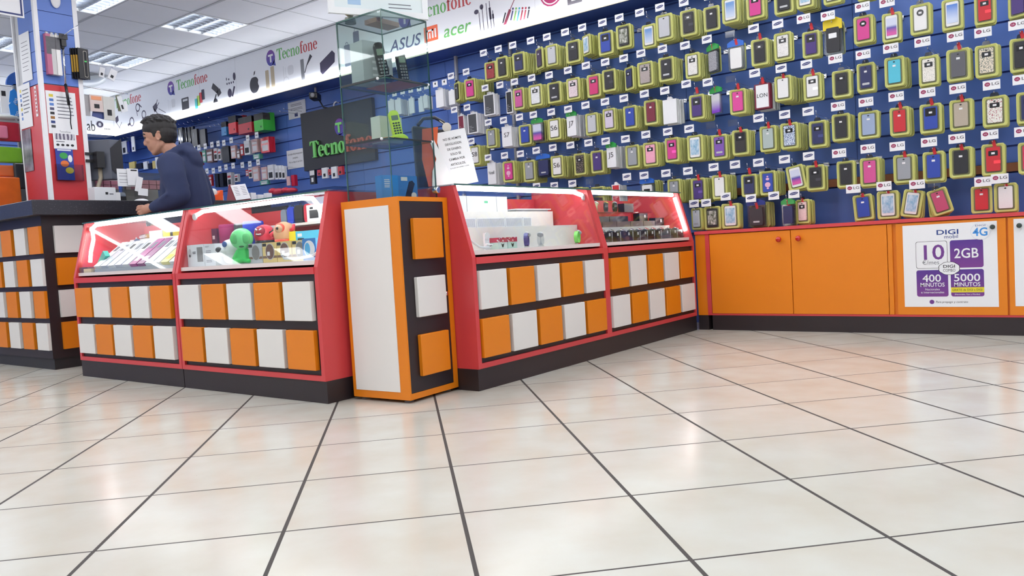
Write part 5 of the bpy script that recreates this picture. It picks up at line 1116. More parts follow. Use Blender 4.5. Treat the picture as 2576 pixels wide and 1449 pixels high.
for k, (y, z, w_, h_) in enumerate(((5.073, 1.475, 0.22, 0.08), (4.847, 1.46, 0.20, 0.065))):
    b = MB(); b.ball((3.20, y, z - h_ / 2), (0.06, w_ / 2, h_ / 2), 0, 14, 8); b.ball((3.17, y + 0.05, z - h_ / 2 + 0.01), (0.05, w_ / 4, h_ / 2.2), 0, 10, 8); tag(b.build('red_bag', mat('bag_red_shiny', (206, 46, 70), 0.2, vary=0.12, scale=20)), ('larger' if k == 0 else 'smaller') + ' crumpled red bag low on the back wall', 'package')
sh = MB().box(3.10, 3.395, 4.0, 5.7, 1.385, 1.398); tag(sh.build('wall_shelf', CLEAR), 'clear low shelf on the back wall under the red bags', 'shelf')
MB2 = None
TAGM = MB().box(-0.032, 0.032, -0.001, 0.001, -0.032, 0.032).mesh('tag_plate', PAPER)
def hook2(label, y, z, tagged, x=3.12, group=None):
    t = thing('display_hook', label, 'hook', (3.40, y, z), RW, group); L = 3.40 - x
    link('wire', cm('w2%.2f' % L, lambda: MB().tube([(0, -0.001, 0), (0, -L, 0), (0, -L - 0.012, 0.012)], 0.003, 6).mesh('wire', CHROME)), t)
    if tagged: link('tag_plate', TAGM, t, (0, -L - 0.014, 0.03)); link('printed_line', cm('tl2', lambda: MB().box(-0.02, 0.02, -0.0016, -0.001, -0.006, 0.004).mesh('printed_line', GREYI)), t, (0, -L - 0.0142, 0.03))
for k, (y, z) in enumerate([(6.668, 2.096), (6.543, 2.081), (6.432, 2.085), (6.293, 2.085), (6.152, 2.085), (6.022, 2.082), (5.905, 2.076), (5.755, 2.086), (5.432, 2.073), (5.261, 2.083)]): hook2(f'hook with square price tag, {ORD[k]} from the person, upper tag row of back wall', y, z - 0.03, 1)
for k, (y, z) in enumerate([(6.409, 1.777), (6.297, 1.787), (6.164, 1.778), (6.026, 1.785), (5.9, 1.792), (5.755, 1.794), (5.573, 1.782), (5.429, 1.779), (5.272, 1.782)]): hook2(f'hook with square price tag, {ORD[k]} from the person, lower tag row of back wall', y, z - 0.03, 1)
for k, (y, z) in enumerate([(6.916, 2.429), (6.801, 2.422), (6.711, 2.427), (6.614, 2.431), (6.465, 2.423), (6.251, 2.42), (6.234, 2.309), (6.142, 2.314), (6.053, 2.31), (5.56, 2.40), (5.363, 2.40), (4.876, 2.29), (4.808, 2.308)]): hook2('empty chrome hook high on the back wall', y, z, 0, 3.16, 'empty hooks high on the back wall')
for k, (y, z) in enumerate([(8.35, 2.44), (8.25, 2.44), (8.16, 2.45), (8.08, 2.46)]): hook2('empty chrome hook on the wall beside the face of the person', y, z, 0, 3.18, 'empty hooks beside the face')
wpack('white_lock_pack', 'white pack with three black tools on the wall left of the face', 'hanging pack', 8.45, 2.42, 0.15, 0.175, 0.02, BOXW, 3.22, 1, ((0.3, 0.75, 0.1, 0.5, INK, 'printed_picture'),)); wpack('blue_clear_pack', 'blue clear pack next to the white tool pack', 'hanging pack', 8.325, 2.405, 0.07, 0.146, 0.02, mat('navy_pack', (44, 56, 130), 0.25), 3.22); wpack('blue_clear_pack', 'second blue clear pack nearer the face', 'hanging pack', 8.25, 2.39, 0.06, 0.138, 0.02, mat('navy_pack', (44, 56, 130)), 3.23); wpack('white_card_pack', 'tall white card pack closest to the face', 'hanging pack', 8.16, 2.445, 0.08, 0.199, 0.012, BOXW, 3.2, 1, ((0.3, 0.7, 0.1, 0.3, INK, 'printed_picture'),))
YP_ = mat('yellow_pack', (206, 186, 110), 0.4, vary=0.15, scale=20)
for nm, y, z, w_, h_, m, n_ in (('cream yellow', 8.275, 2.119, 0.15, 0.09, YP_, 2), ('black striped', 8.088, 2.078, 0.15, 0.07, BLK, 3), ('white', 7.925, 2.085, 0.10, 0.10, BOXW, 2), ('dark', 7.806, 2.05, 0.09, 0.07, BLK, 3), ('second cream yellow', 7.705, 2.07, 0.07, 0.10, YP_, 1), ('tall white', 7.627, 2.109, 0.07, 0.148, BOXW, 1)):
    wpack('battery_card', nm + ' card pack in the wall row below the chin', 'hanging pack', y, z, w_, h_, 0.012, m, 3.22, n_, (), nm + ' card packs below the chin')

# black shop sign with raised letters, notices and the security camera
sg = thing('black_sign', 'black square sign with raised green and red lettering', 'sign', (3.355, 4.785, 1.64), RW)
MB().box(0, 1.15, 0, 0.04, 0, 0.632).build('board', mat('sign_black', (40, 40, 44), 0.45, vary=0.04), sg)
XB_, F0 = 4.785, (fx, fz, FE, fa)
def fx(y): return -y
def fz(z): return z
LT = Pr(); LT2 = Pr(); x = 0.0
for k, ch in enumerate('Tecnofone'):
    tgt = LT if k < 5 else LT2
    i0 = len(tgt.v); x += glyph(tgt, ch, x, 0.122, 0.125, 0.0) * 0.122
for bb, m, nm in ((LT, mat('raised_green', (120, 205, 110), 0.4, vary=0), 'green_lettering'), (LT2, mat('raised_red', (205, 92, 72), 0.4, vary=0), 'red_lettering')):
    bb.v = [(0.155 + u, -0.02, v) for u, y, v in bb.v]
    o = bb.build(nm, m, sg); so_ = o.modifiers.new('depth', 'SOLIDIFY'); so_.thickness = 0.019; so_.offset = 0
b = MB(); b.prism(ell(0.655, 0.40, 0.075, 0.088, 24), -0.022, -0.001, 'y'); b.prism([(0.70, 0.33), (0.755, 0.285), (0.62, 0.32)], -0.022, -0.001, 'y'); b.build('round_emblem', SVIO, sg); b = MB(); b.box(0.60, 0.70, -0.03, -0.022, 0.42, 0.445); b.box(0.638, 0.664, -0.03, -0.022, 0.34, 0.42); b.build('emblem_letter', mat('raised_green', (120, 205, 110)), sg)
fx, fz = F0[0], F0[1]
n = leafx('wall_notice', 'white printed notice high on the blue wall by the camera', 'notice', 4.735, 5.045, 2.245, 2.435, 3.396); lines(n, 0.05, 0.26, [0.155, 0.14, 0.11, 0.095], 0.005, GREYI); MB().box(0.11, 0.165, -0.0018, -0.0008, 0.02, 0.06).build('printed_square', SNAVY, n)
n = leafx('wall_notice', 'white notice of three lines left of the black sign', 'notice', 4.825, 5.13, 1.695, 1.905, 3.396)
for k, (s_, w_) in enumerate((('La copia del presupuesto', 0.26), ('completo.', 0.10), ('No se deja el servicio.', 0.24))): text(s_, 0.03, INK, n, (0.155, -0.0016, 0.155 - 0.045 * k), w_)
cc = thing('security_camera', 'black security camera hanging below the white fascia', 'camera', (3.24, 4.36, 2.40), RW + 0.6)
b = MB(); b.tube([(0, 0, 0.085), (0, 0, 0.02)], 0.012, 8); b.build('mount', LGREY, cc); b = MB(); b.box(-0.05, 0.04, -0.09, 0.07, -0.055, 0.015); o = b.build('housing', BLK, cc); bevel(o, 0.012, 2); MB().lathe([(0.024, -0.004), (0.024, -0.012), (0.012, -0.012)], -0.006, -0.09, 14, 0, 'y', -0.02).build('lens', GREY, cc)
b = MB(); b.tube([(0.02, 0.05, -0.05), (0.05, 0.08, -0.12), (0.10, 0.10, -0.13), (0.16, 0.10, -0.12)], 0.008, 6); b.build('arm', BLK, cc); b = MB(); b.tube([(0.20 + 0.03 * cos(2 * pi * k / 14), 0.06, -0.115 + 0.04 * sin(2 * pi * k / 14)) for k in range(14)], 0.009, 6, closed=True); b.build('ring_bracket', PAPER, cc)
# ---------------------------------------------------------------- the person behind the glass counters
SKIN = mat('skin', (176, 130, 110), 0.55, vary=0.05, scale=12); HOOD = mat('navy_fleece', (38, 48, 82), 0.9, vary=0.08, scale=24, bump=0.25); HAIR = mat('dark_hair', (27, 24, 26), 0.6, vary=0.15, scale=60); JEAN = mat('dark_jeans', (40, 44, 60), 0.8, vary=0.1)
def blob(b, pts, n=7):
    """row of ellipsoids from one station to the next: (x, y, z, rx, ry, rz)"""
    for p, q in zip(pts, pts[1:]):
        for k in range(n + 1):
            t = k / n; v = [p[i] + (q[i] - p[i]) * t for i in range(6)]; b.ball(v[:3], tuple(v[3:]), 0, 14, 9)
def fuse(o, vox=0.009, it=6):
    m = o.modifiers.new('remesh', 'REMESH'); m.mode = 'VOXEL'; m.voxel_size = vox; m.use_smooth_shade = True
    s = o.modifiers.new('smooth', 'SMOOTH'); s.iterations = it; s.factor = 0.5; return o
PZ = radians(127.4)
def hand(b, x, y, z, s):
    blob(b, [(x - 0.035, y, z + 0.012, 0.026, 0.021, 0.022), (x + 0.03, y + 0.004 * s, z, 0.024, 0.014, 0.034)], 5)
    for k, (dz, ln) in enumerate(((0.026, 0.066), (0.009, 0.074), (-0.009, 0.068), (-0.025, 0.052))):
        p0 = (x + 0.045, y, z + dz); p1 = (x + 0.045 + ln * 0.55, y - 0.008 * s, z + dz * 1.2 - 0.006); p2 = (x + 0.045 + ln * 0.85, y - 0.03 * s, z + dz * 1.2 - 0.012)
        b.tube([p0, p1, p2], [0.0095, 0.0088, 0.0075], 8)
    b.tube([(x - 0.005, y - 0.012 * s, z + 0.022), (x + 0.02, y - 0.032 * s, z + 0.034), (x + 0.048, y - 0.04 * s, z + 0.03)], [0.012, 0.0105, 0.009], 8)
b = MB()
blob(b, [(-0.06, 0, 0.95, 0.12, 0.15, 0.10), (-0.06, 0, 1.15, 0.125, 0.15, 0.1), (-0.055, 0, 1.35, 0.11, 0.16, 0.1), (-0.04, 0, 1.43, 0.07, 0.09, 0.05)])       # trunk
blob(b, [(-0.03, 0, 1.43, 0.056, 0.058, 0.05), (0.03, 0, 1.53, 0.058, 0.056, 0.05)], 6)                                                             # neck
b.ball((0.095, 0, 1.645), (0.112, 0.078, 0.104), 0, 24, 16); b.ball((0.112, 0, 1.580), (0.078, 0.062, 0.085), 0, 20, 14); b.ball((0.148, 0, 1.540), (0.030, 0.036, 0.034), 0, 16, 10); b.ball((0.136, 0, 1.503), (0.022, 0.025, 0.020))      # skull, face, mouth, chin
b.ball((0.176, 0, 1.630), (0.029, 0.052, 0.013)); b.tube([(0.186, 0, 1.618), (0.198, 0, 1.588), (0.203, 0, 1.574)], [0.008, 0.011, 0.013], 10); b.ball((0.197, 0, 1.566), (0.013, 0.019, 0.009))
b.ball((0.172, 0, 1.546), (0.014, 0.024, 0.007)); b.ball((0.168, 0, 1.531), (0.014, 0.022, 0.008))
for s in (1, -1): blob(b, [(0.062, 0.052 * s, 1.560, 0.024, 0.018, 0.026), (0.130, 0.018 * s, 1.508, 0.022, 0.018, 0.020)], 6)
for s in (1, -1):
    b.ball((0.148, 0.042 * s, 1.588), (0.030, 0.020, 0.022)); b.tube([(0.062 + 0.020 * cos(q), 0.078 * s + 0.006 * s * (1 - cos(q)), 1.612 + 0.031 * sin(q)) for q in [radians(-100 + 29 * k) for k in range(9)]], [0.007, 0.008, 0.007, 0.006, 0.006, 0.007, 0.007, 0.006, 0.005], 8); b.ball((0.060, 0.076 * s, 1.612), (0.016, 0.008, 0.026))
    blob(b, [(-0.04, 0.17 * s, 1.40, 0.055, 0.055, 0.055), (-0.10, 0.225 * s, 1.18, 0.045, 0.045, 0.045), (0.055, 0.21 * s, 1.10, 0.030, 0.028, 0.030)], 9); hand(b, 0.115, 0.205 * s, 1.085, s)
    blob(b, [(-0.06, 0.085 * s, 0.93, 0.09, 0.085, 0.09), (-0.03 + 0.06 * s, 0.09 * s, 0.50, 0.058, 0.056, 0.06), (-0.07 + 0.08 * s, 0.09 * s, 0.09, 0.038, 0.038, 0.04)], 9); blob(b, [(-0.09 + 0.08 * s, 0.09 * s, 0.045, 0.04, 0.036, 0.038), (0.07 + 0.08 * s, 0.095 * s, 0.035, 0.045, 0.042, 0.028)], 5)
pe = fuse(b.build('person', SKIN, None, (0.80, 3.02, 0.0), (0, 0, PZ)), 0.0048, 4); tag(pe, 'young man in navy hoodie looking down, side-on behind the glass counters', 'person')
b = MB()
blob(b, [(-0.065, 0, 0.93, 0.165, 0.185, 0.06), (-0.065, 0, 1.10, 0.180, 0.195, 0.10), (-0.062, 0, 1.20, 0.172, 0.19, 0.1), (-0.057, 0, 1.33, 0.150, 0.185, 0.1), (-0.06, 0, 1.40, 0.118, 0.165, 0.075), (-0.045, 0, 1.45, 0.085, 0.11, 0.05)], 8)
for s in (1, -1):
    blob(b, [(-0.04, 0.165 * s, 1.395, 0.095, 0.085, 0.085), (-0.075, 0.215 * s, 1.30, 0.088, 0.078, 0.085), (-0.115, 0.232 * s, 1.17, 0.075, 0.068, 0.072), (-0.02, 0.228 * s, 1.125, 0.062, 0.058, 0.056), (0.072, 0.212 * s, 1.098, 0.043, 0.042, 0.042)], 9)
for k in range(20):
    a = 2 * pi * k / 20; b.ball((-0.025 + 0.090 * cos(a), 0.100 * sin(a), 1.474 - 0.062 * cos(a)), (0.027, 0.027, 0.034), 0, 10, 8)
blob(b, [(-0.095, 0, 1.525, 0.042, 0.10, 0.030), (-0.135, 0, 1.475, 0.048, 0.11, 0.042), (-0.160, 0, 1.42, 0.040, 0.095, 0.05)], 5); blob(b, [(-0.10, 0.06, 1.50, 0.035, 0.05, 0.03), (-0.02, 0.11, 1.47, 0.045, 0.03, 0.03), (0.045, 0.08, 1.42, 0.03, 0.03, 0.035)], 6)
for k in range(3): blob(b, [(-0.16 + 0.05 * k, 0.22 + 0.02 * k, 1.235 - 0.03 * k, 0.02, 0.05, 0.014), (-0.06 + 0.03 * k, 0.265, 1.20 - 0.03 * k, 0.02, 0.03, 0.014)], 4)
fuse(b.build('hoodie', HOOD, pe), 0.010, 5)
b = MB()
b.ball((0.088, 0, 1.675), (0.122, 0.088, 0.085), 0, 24, 14); b.ball((0.045, 0, 1.635), (0.078, 0.084, 0.085), 0, 20, 12); b.ball((0.02, 0, 1.60), (0.042, 0.066, 0.05))
for s in (1, -1): b.ball((0.085, 0.070 * s, 1.652), (0.038, 0.018, 0.036)); b.ball((0.10, 0.074 * s, 1.63), (0.012, 0.009, 0.026))
r_ = random.Random(4)
for k in range(420):
    th = r_.uniform(0, 2 * pi); ph = r_.uniform(0.0, 1.15); n_ = Vector((sin(ph) * cos(th), sin(ph) * sin(th), cos(ph)))
    if n_.z < 0.35 and n_.x > 0.2: continue
    p = Vector((0.088, 0, 1.675)) + Vector((n_.x * 0.118, n_.y * 0.085, n_.z * 0.082)); d = (n_ + Vector((0.45 + r_.uniform(-.3, .3), r_.uniform(-.4, .4), 0.35))).normalized(); l_ = r_.uniform(0.014, 0.032)
    b.tube([p, p + d * l_ * 0.6, p + d * l_ + Vector((0.006, 0, -0.002))], [0.010, 0.007, 0.002], 5)
fuse(b.build('hair', HAIR, pe), 0.0045, 1)
b = MB()
for s in (1, -1): b.tube([(0.200, 0.016 * s, 1.632), (0.192, 0.036 * s, 1.638), (0.170, 0.056 * s, 1.630)], [0.004, 0.0065, 0.004], 6)
b.build('eyebrows', HAIR, pe)
for s in (1, -1):
    b = MB(); b.ball((0.1765, 0.037 * s, 1.610), (0.0125, 0.0165, 0.0075), 0, 12, 8); b.build('eye', mat('eye_dark', (52, 38, 38), 0.25, vary=0), pe)
MB().tube([(0.170, -0.020, 1.538), (0.183, 0, 1.5385), (0.170, 0.020, 1.538)], 0.0026, 5).build('mouth', mat('lip', (150, 92, 84), 0.5, vary=0), pe)
b = MB()
for s in (1, -1): blob(b, [(-0.06, 0.085 * s, 0.93, 0.125, 0.11, 0.10), (-0.03 + 0.06 * s, 0.09 * s, 0.50, 0.078, 0.075, 0.07), (-0.07 + 0.08 * s, 0.09 * s, 0.13, 0.062, 0.06, 0.05)], 10)
fuse(b.build('trousers', JEAN, pe), 0.011, 4)
for s in (1, -1):
    b = MB(); blob(b, [(-0.10 + 0.08 * s, 0.09 * s, 0.055, 0.055, 0.048, 0.05), (0.08 + 0.08 * s, 0.095 * s, 0.042, 0.06, 0.052, 0.036)], 6); fuse(b.build('shoe', BLK, pe), 0.009, 3)
# ---------------------------------------------------------------- goods inside the glass counters
class Cn:
    """placing goods in a counter's own frame: x along the front, y depth, z height"""
    def __init__(s, org, rz): s.o = Vector(org); s.rz = rz; s.M = Matrix.Rotation(rz, 3, 'Z')
    def at(s, x, y, z): return tuple(s.o + s.M @ Vector((x, y, z)))
    def thing(s, name, label, cat, x, y, z, r=0.0, group=None): return thing(name, label, cat, s.at(x, y, z), s.rz + r, group)
    def mesh(s, b, name, label, cat, m, x, y, z, r=0.0, group=None): return tag(b.build(name, m, None, s.at(x, y, z), (0, 0, s.rz + r)), label, cat, group)
def bxm(w_, d, h): return MB().box(-w_ / 2, w_ / 2, -d / 2, d / 2, 0, h)
K1, K2, K3, K4 = Cn((0, 1.722, 0), RW), Cn((0, 2.95, 0), RW), Cn((0.508, 0, 0), 0), Cn((1.730, 0, 0), 0)
ZS = 0.6685
def riser(c, label, x0, x1, y, z1, d=0.02, top=0.0, z0=ZS, m=WHITE):
    t = thing('display_step', label, 'display step', c.at(0, 0, 0), c.rz); b = MB(); b.box(x0, x1, y, y + d, z0, z1); 
    if top: b.box(x0, x1, y, y + top, z1, z1 + 0.012)
    b.build('board', m, t); return t
# -- L1: toy speakers
riser(K1, 'white middle step behind the toy boxes', 0.03, 1.195, 0.155, 0.750, 0.016, 0.15)
gs = thing('glass_step', 'clear upper shelf carrying the fabric speakers', 'shelf', K1.at(0, 0, 0), RW); MB().box(0.43, 1.195, 0.32, 0.475, 0.855, 0.868).build('shelf', WHITE, gs); MB().box(0.43, 0.445, 0.32, 0.475, 0.7625, 0.855).build('support', WHITE, gs)
for nm, x0, x1, h, d, lb in (('robot', 0.03, 0.195, 0.120, 0.07, 'white box with a dog picture and grey window, first in the toy counter'), ('dog', 0.20, 0.30, 0.118, 0.07, 'white box with small print beside the dog toy')):
    t = K1.thing('toy_box', lb, 'box', (x0 + x1) / 2, 0.10, ZS); o = bxm(x1 - x0, d, h).build('carton', BOXW, t); hw = (x1 - x0) / 2
    if nm == 'robot':
        MB().box(0.015, 0.07, -d / 2 - 0.0008, -d / 2, 0.025, 0.105).build('window', mat('window_grey', (128, 124, 120), 0.3), t)
        b = MB(); b.prism(ell(-0.055, 0.075, 0.017, 0.024, 14), -d / 2 - 0.0006, -d / 2, 'y'); b.build('dog_picture', LGREY, t); b = MB(); b.prism(ell(-0.058, 0.060, 0.009, 0.008, 12), -d / 2 - 0.0012, -d / 2 - 0.0006, 'y'); b.build('nose_picture', INK, t); lines(t, -0.03, 0.005, [0.07, 0.078], 0.004, INK, -d / 2 - 0.001)
    else: text('ROBOT', 0.012, GREYI, t, (-0.02, -d / 2 - 0.001, 0.100)); lines(t, -0.035, 0.02, [0.08, 0.072, 0.064, 0.02, 0.028], 0.003, GREYI, -d / 2 - 0.001)
dg = K1.thing('dog_toy', 'white dog-shaped toy speaker with big black nose', 'toy', 0.352, 0.128, ZS + 0.005, 0.7)
b = MB(); b.ball((0, 0.0, 0.03), (0.042, 0.036, 0.034), 0, 16, 10); b.ball((0, 0, 0.082), (0.055, 0.046, 0.05), 0, 18, 12); b.ball((-0.035, -0.02, 0.068), (0.034, 0.03, 0.026), 0, 14, 8); fuse(b.build('body', mat('toy_white', (232, 234, 236), 0.25), dg), 0.005, 3)
b = MB(); b.ball((-0.052, -0.038, 0.078), (0.018, 0.014, 0.015), 0, 12, 8); b.build('nose', BLK, dg); b = MB(); b.ball((-0.018, -0.045, 0.105), (0.013, 0.006, 0.016), 0, 12, 8); b.build('eye', mat('toy_eye_blue', (50, 90, 160), 0.2), dg); b = MB(); b.ball((0.05, 0.0, 0.085), (0.018, 0.03, 0.03), 0, 10, 8); b.ball((0.01, 0, 0.125), (0.02, 0.02, 0.012), 0, 10, 8); b.build('ear', LGREY, dg)
al = K1.thing('alien_toy', 'bright green alien-shaped toy with huge eyes', 'toy', 0.478, 0.115, ZS + 0.003, 0.75)
GA = mat('alien_green', (40, 196, 84), 0.35, vary=0.05); GAL = mat('alien_head_green', (112, 222, 140), 0.3, vary=0.03)
b = MB(); blob(b, [(0, 0, 0.02, 0.034, 0.028, 0.02), (0, 0, 0.06, 0.028, 0.024, 0.03), (0, 0, 0.083, 0.02, 0.018, 0.01)]); 
for s in (1, -1): blob(b, [(0.024 * s, 0, 0.066, 0.011, 0.012, 0.011), (0.043 * s, -0.012, 0.03, 0.010, 0.011, 0.011)]); blob(b, [(0.016 * s, -0.012, 0.014, 0.016, 0.016, 0.014), (0.036 * s, -0.036, 0.012, 0.013, 0.016, 0.012)])
fuse(b.build('body', GA, al), 0.004, 3)
b = MB(); b.ball((0, 0, 0.130), (0.060, 0.046, 0.056), 0, 22, 14); b.ball((0, -0.004, 0.098), (0.040, 0.034, 0.026), 0, 16, 10); fuse(b.build('head', GAL, al), 0.005, 3)
for s in (1, -1): b = MB(); b.ball((0.029 * s, -0.036, 0.130), (0.023, 0.0105, 0.028), 0, 16, 10); b.build('eye', mat('alien_eye', (88, 190, 112), 0.3), al)
b = MB(); b.ball((0.004, -0.035, 0.088), (0.014, 0.005, 0.005), 0, 12, 6); b.build('mouth', mat('alien_mouth', (24, 84, 40), 0.4), al)
YC = mat('kraft_yellow', (222, 196, 128), 0.45, vary=0.04)
for k, (x, c) in enumerate(((0.588, LGREY), (0.709, YC), (0.829, YC), (0.953, YC))):
    t = K1.thing('headset_box', ['grey box with round grey window', 'yellow box with brown oval window beside the grey one', 'yellow box with brown oval window and white sticker, middle', 'yellow box with grey oval window, last of the row'][k] + ' in the toy counter', 'box', x, 0.135, ZS)
    bxm(0.116, 0.038, 0.102).build('carton', c, t); y = -0.0196
    MB().prism(ell(0.004, 0.055, 0.037, 0.042, 26), y - 0.0008, y, 'y').build('window_rim', LGREY, t); MB().prism(ell(0.004, 0.055, 0.033, 0.038, 26), y - 0.0014, y - 0.0008, 'y').build('window', mat('window_grey', (128, 124, 120)) if k in (0, 3) else mat('window_brown', (112, 82, 70), 0.3), t)
    MB().box(-0.055, -0.025, y - 0.0006, y, 0.083, 0.098).build('black_label', INK, t); MB().box(-0.057, 0.057, y - 0.0003, y, 0.022, 0.034).build('brown_band', mat('brown_band', (126, 96, 74), 0.5), t)
    if k: MB().box(-0.018, 0.004, y - 0.002, y - 0.0014, 0.035, 0.055).build('price_sticker', STICK, t)
t = K1.thing('blue_pet_box', 'blue and white picture box at the end of the toy row', 'box', 1.078, 0.105, ZS); bxm(0.10, 0.06, 0.105).build('carton', mat('box_blue', (60, 130, 200), 0.4), t); b = MB(); b.prism(ell(0.0, 0.055, 0.04, 0.04, 20), -0.0312, -0.030, 'y'); b.build('white_face', PAPER, t); b = MB(); b.prism(ell(-0.012, 0.055, 0.02, 0.03, 14), -0.0318, -0.0312, 'y'); b.build('blue_print', mat('sky_print', (90, 180, 230), 0.4), t)
ZM = 0.7625
t = K1.thing('monster_toy', 'round red toy speaker with an angry face and black horns', 'toy', 0.525, 0.225, ZM, 0.42); b = MB(); b.lathe([(0.04, 0.0), (0.048, 0.006), (0.056, 0.05), (0.052, 0.078), (0.036, 0.098), (0.012, 0.108), (0.002, 0.109)], 0, 0, 22); b.build('body', mat('toy_red', (226, 52, 76), 0.3), t)
b = MB(); b.lathe([(0.049, 0.0), (0.0525, 0.024)], 0, 0, 22); b.build('base', BLK, t); b = MB(); b.ball((0.0, -0.042, 0.070), (0.030, 0.022, 0.032), 0, 16, 10); b.build('face', mat('toy_face_red', (160, 30, 56), 0.3), t)
b = MB(); b.tube([(-0.018, -0.058, 0.086), (-0.005, -0.063, 0.078)], 0.0035, 6); b.tube([(0.018, -0.058, 0.086), (0.005, -0.063, 0.078)], 0.0035, 6); b.tube([(-0.014, -0.061, 0.058), (0.0, -0.0625, 0.056), (0.014, -0.061, 0.058)], 0.003, 6); b.build('angry_marks', PAPER, t); b = MB(); b.tube([(0.046, -0.02, 0.06), (0.064, -0.03, 0.066), (0.072, -0.03, 0.082)], [0.012, 0.009, 0.003], 8); b.build('horn', BLK, t)
t = K1.thing('one_eyed_toy', 'beige round-topped toy speaker with one eye and red arms', 'toy', 0.695, 0.225, ZM, 0.42); b = MB(); b.lathe([(0.04, 0.0), (0.048, 0.006), (0.056, 0.05), (0.053, 0.080), (0.038, 0.102), (0.012, 0.112), (0.002, 0.113)], 0, 0, 22); b.build('body', mat('toy_beige', (212, 164, 126), 0.35), t)
b = MB(); b.lathe([(0.049, 0.0), (0.0525, 0.022)], 0, 0, 22); b.build('base', mat('toy_orange_red', (222, 84, 60), 0.35), t); b = MB(); b.ball((0.0, -0.042, 0.076), (0.029, 0.018, 0.029), 0, 16, 10); b.build('eye_rim', mat('toy_orange_red', (222, 84, 60)), t); b = MB(); b.ball((0.0, -0.048, 0.076), (0.023, 0.016, 0.023), 0, 16, 10); b.build('eye', mat('eye_tan', (196, 160, 130), 0.15), t); b = MB(); b.ball((-0.004, -0.063, 0.078), (0.008, 0.004, 0.008), 0, 10, 6); b.build('pupil', BLK, t)
b = MB(); b.tube([(0.05, -0.02, 0.066), (0.070, -0.03, 0.072), (0.074, -0.03, 0.096)], [0.010, 0.010, 0.007], 8); b.tube([(-0.05, -0.015, 0.06), (-0.066, -0.02, 0.05), (-0.06, -0.02, 0.034)], [0.010, 0.010, 0.007], 8); b.build('arm', mat('toy_red', (226, 52, 76)), t)
t = K1.thing('speaker_box', 'sky blue box with yellow end behind the headset boxes', 'box', 0.90, 0.25, ZM); bxm(0.20, 0.07, 0.056).build('carton', mat('box_sky', (86, 190, 224), 0.4), t); MB().box(-0.165, -0.1005, -0.036, 0.036, 0, 0.058).build('yellow_end', mat('box_yellow', (240, 222, 40), 0.4), t); MB().box(-0.085, -0.05, -0.0358, -0.035, 0.028, 0.044).build('price_sticker', STICK, t); lines(t, -0.085, -0.03, [0.012], 0.008, INK, -0.0358)
def cylsp(lb, x, y, z, r, h, m):
    t = K1.thing('fabric_speaker', lb, 'speaker', x, y, z); b = MB(); b.lathe([(r * 0.9, 0), (r, 0.006), (r, h - 0.008), (r * 0.93, h - 0.001), (r * 0.5, h)], 0, 0, 26); b.build('body', m, t); return t
FB = lambda n, c: mat('fabric_' + n, c, 0.8, vary=0.12, scale=90)
cylsp('magenta fabric cylinder speaker at the back of the toy counter', 0.12, 0.285, ZM, 0.062, 0.135, FB('magenta', (150, 36, 92))); cylsp('charcoal fabric cylinder speaker behind the alien toy', 0.27, 0.30, ZM, 0.075, 0.132, FB('charcoal', (52, 52, 60))); cylsp('royal blue fabric cylinder speaker behind the red monster toy', 0.40, 0.245, ZM, 0.055, 0.135, FB('blue', (40, 64, 190)))
t = K1.thing('dark_purple_box', 'dark purple box with yellow base and white sticker beside the magenta speaker', 'box', 0.045, 0.25, ZM); bxm(0.07, 0.05, 0.115).build('carton', mat('dark_purple', (82, 40, 72), 0.4), t); MB().box(-0.036, 0.036, -0.0256, -0.025, 0.0, 0.03).build('yellow_base', YEL, t); MB().box(-0.01, 0.012, -0.0258, -0.025, 0.055, 0.075).build('price_sticker', STICK, t)
ZU = 0.8685
for lb, x, w_, c, h in (('grey rounded upper speaker with a carry loop', 0.49, 0.05, (120, 130, 142), 0.085), ('blue rounded upper speaker between grey and black ones', 0.55, 0.055, (40, 66, 190), 0.095), ('black rounded upper speaker with a wrist loop', 0.62, 0.07, (34, 34, 38), 0.10), ('red rounded upper speaker beside the white boxes', 0.70, 0.065, (206, 50, 70), 0.10)):
    t = K1.thing('round_speaker', lb, 'speaker', x, 0.41, ZU); b = MB(); b.prism(rrect(-w_ / 2, w_ / 2, 0, h, 0.022, 5), -0.03, 0.03, 'y'); b.build('body', FB(lb[:3], c), t); b = MB(); b.tube([(0.008 * cos(2 * pi * k / 10), -0.01, h + 0.004 + 0.006 * sin(2 * pi * k / 10)) for k in range(10)], 0.002, 5, closed=True); b.build('loop', INK, t)
for k, x in enumerate((0.80, 0.925, 1.045)):
    t = K1.thing('white_speaker_box', ['first', 'second', 'third'][k] + ' white box with black grille window on the upper toy shelf', 'box', x, 0.38, ZU); bxm(0.115, 0.08, 0.088).build('carton', BOXW, t); MB().box(-0.035, 0.035, -0.0408, -0.04, 0.018, 0.06).build('window', BLK, t); MB().box(-0.03, -0.005, -0.0408, -0.04, 0.066, 0.076).build('label', INK, t)
for k, x in enumerate((0.93, 1.06)):
    t = K1.thing('black_carton', ['first', 'second'][k] + ' black carton with pale slot under the upper toy shelf', 'box', x, 0.375, ZM); bxm(0.12, 0.08, 0.078).build('carton', BLK, t); MB().prism(rrect(-0.045, 0.045, 0.022, 0.048, 0.012), -0.0412, -0.04, 'y').build('slot', LGREY, t)
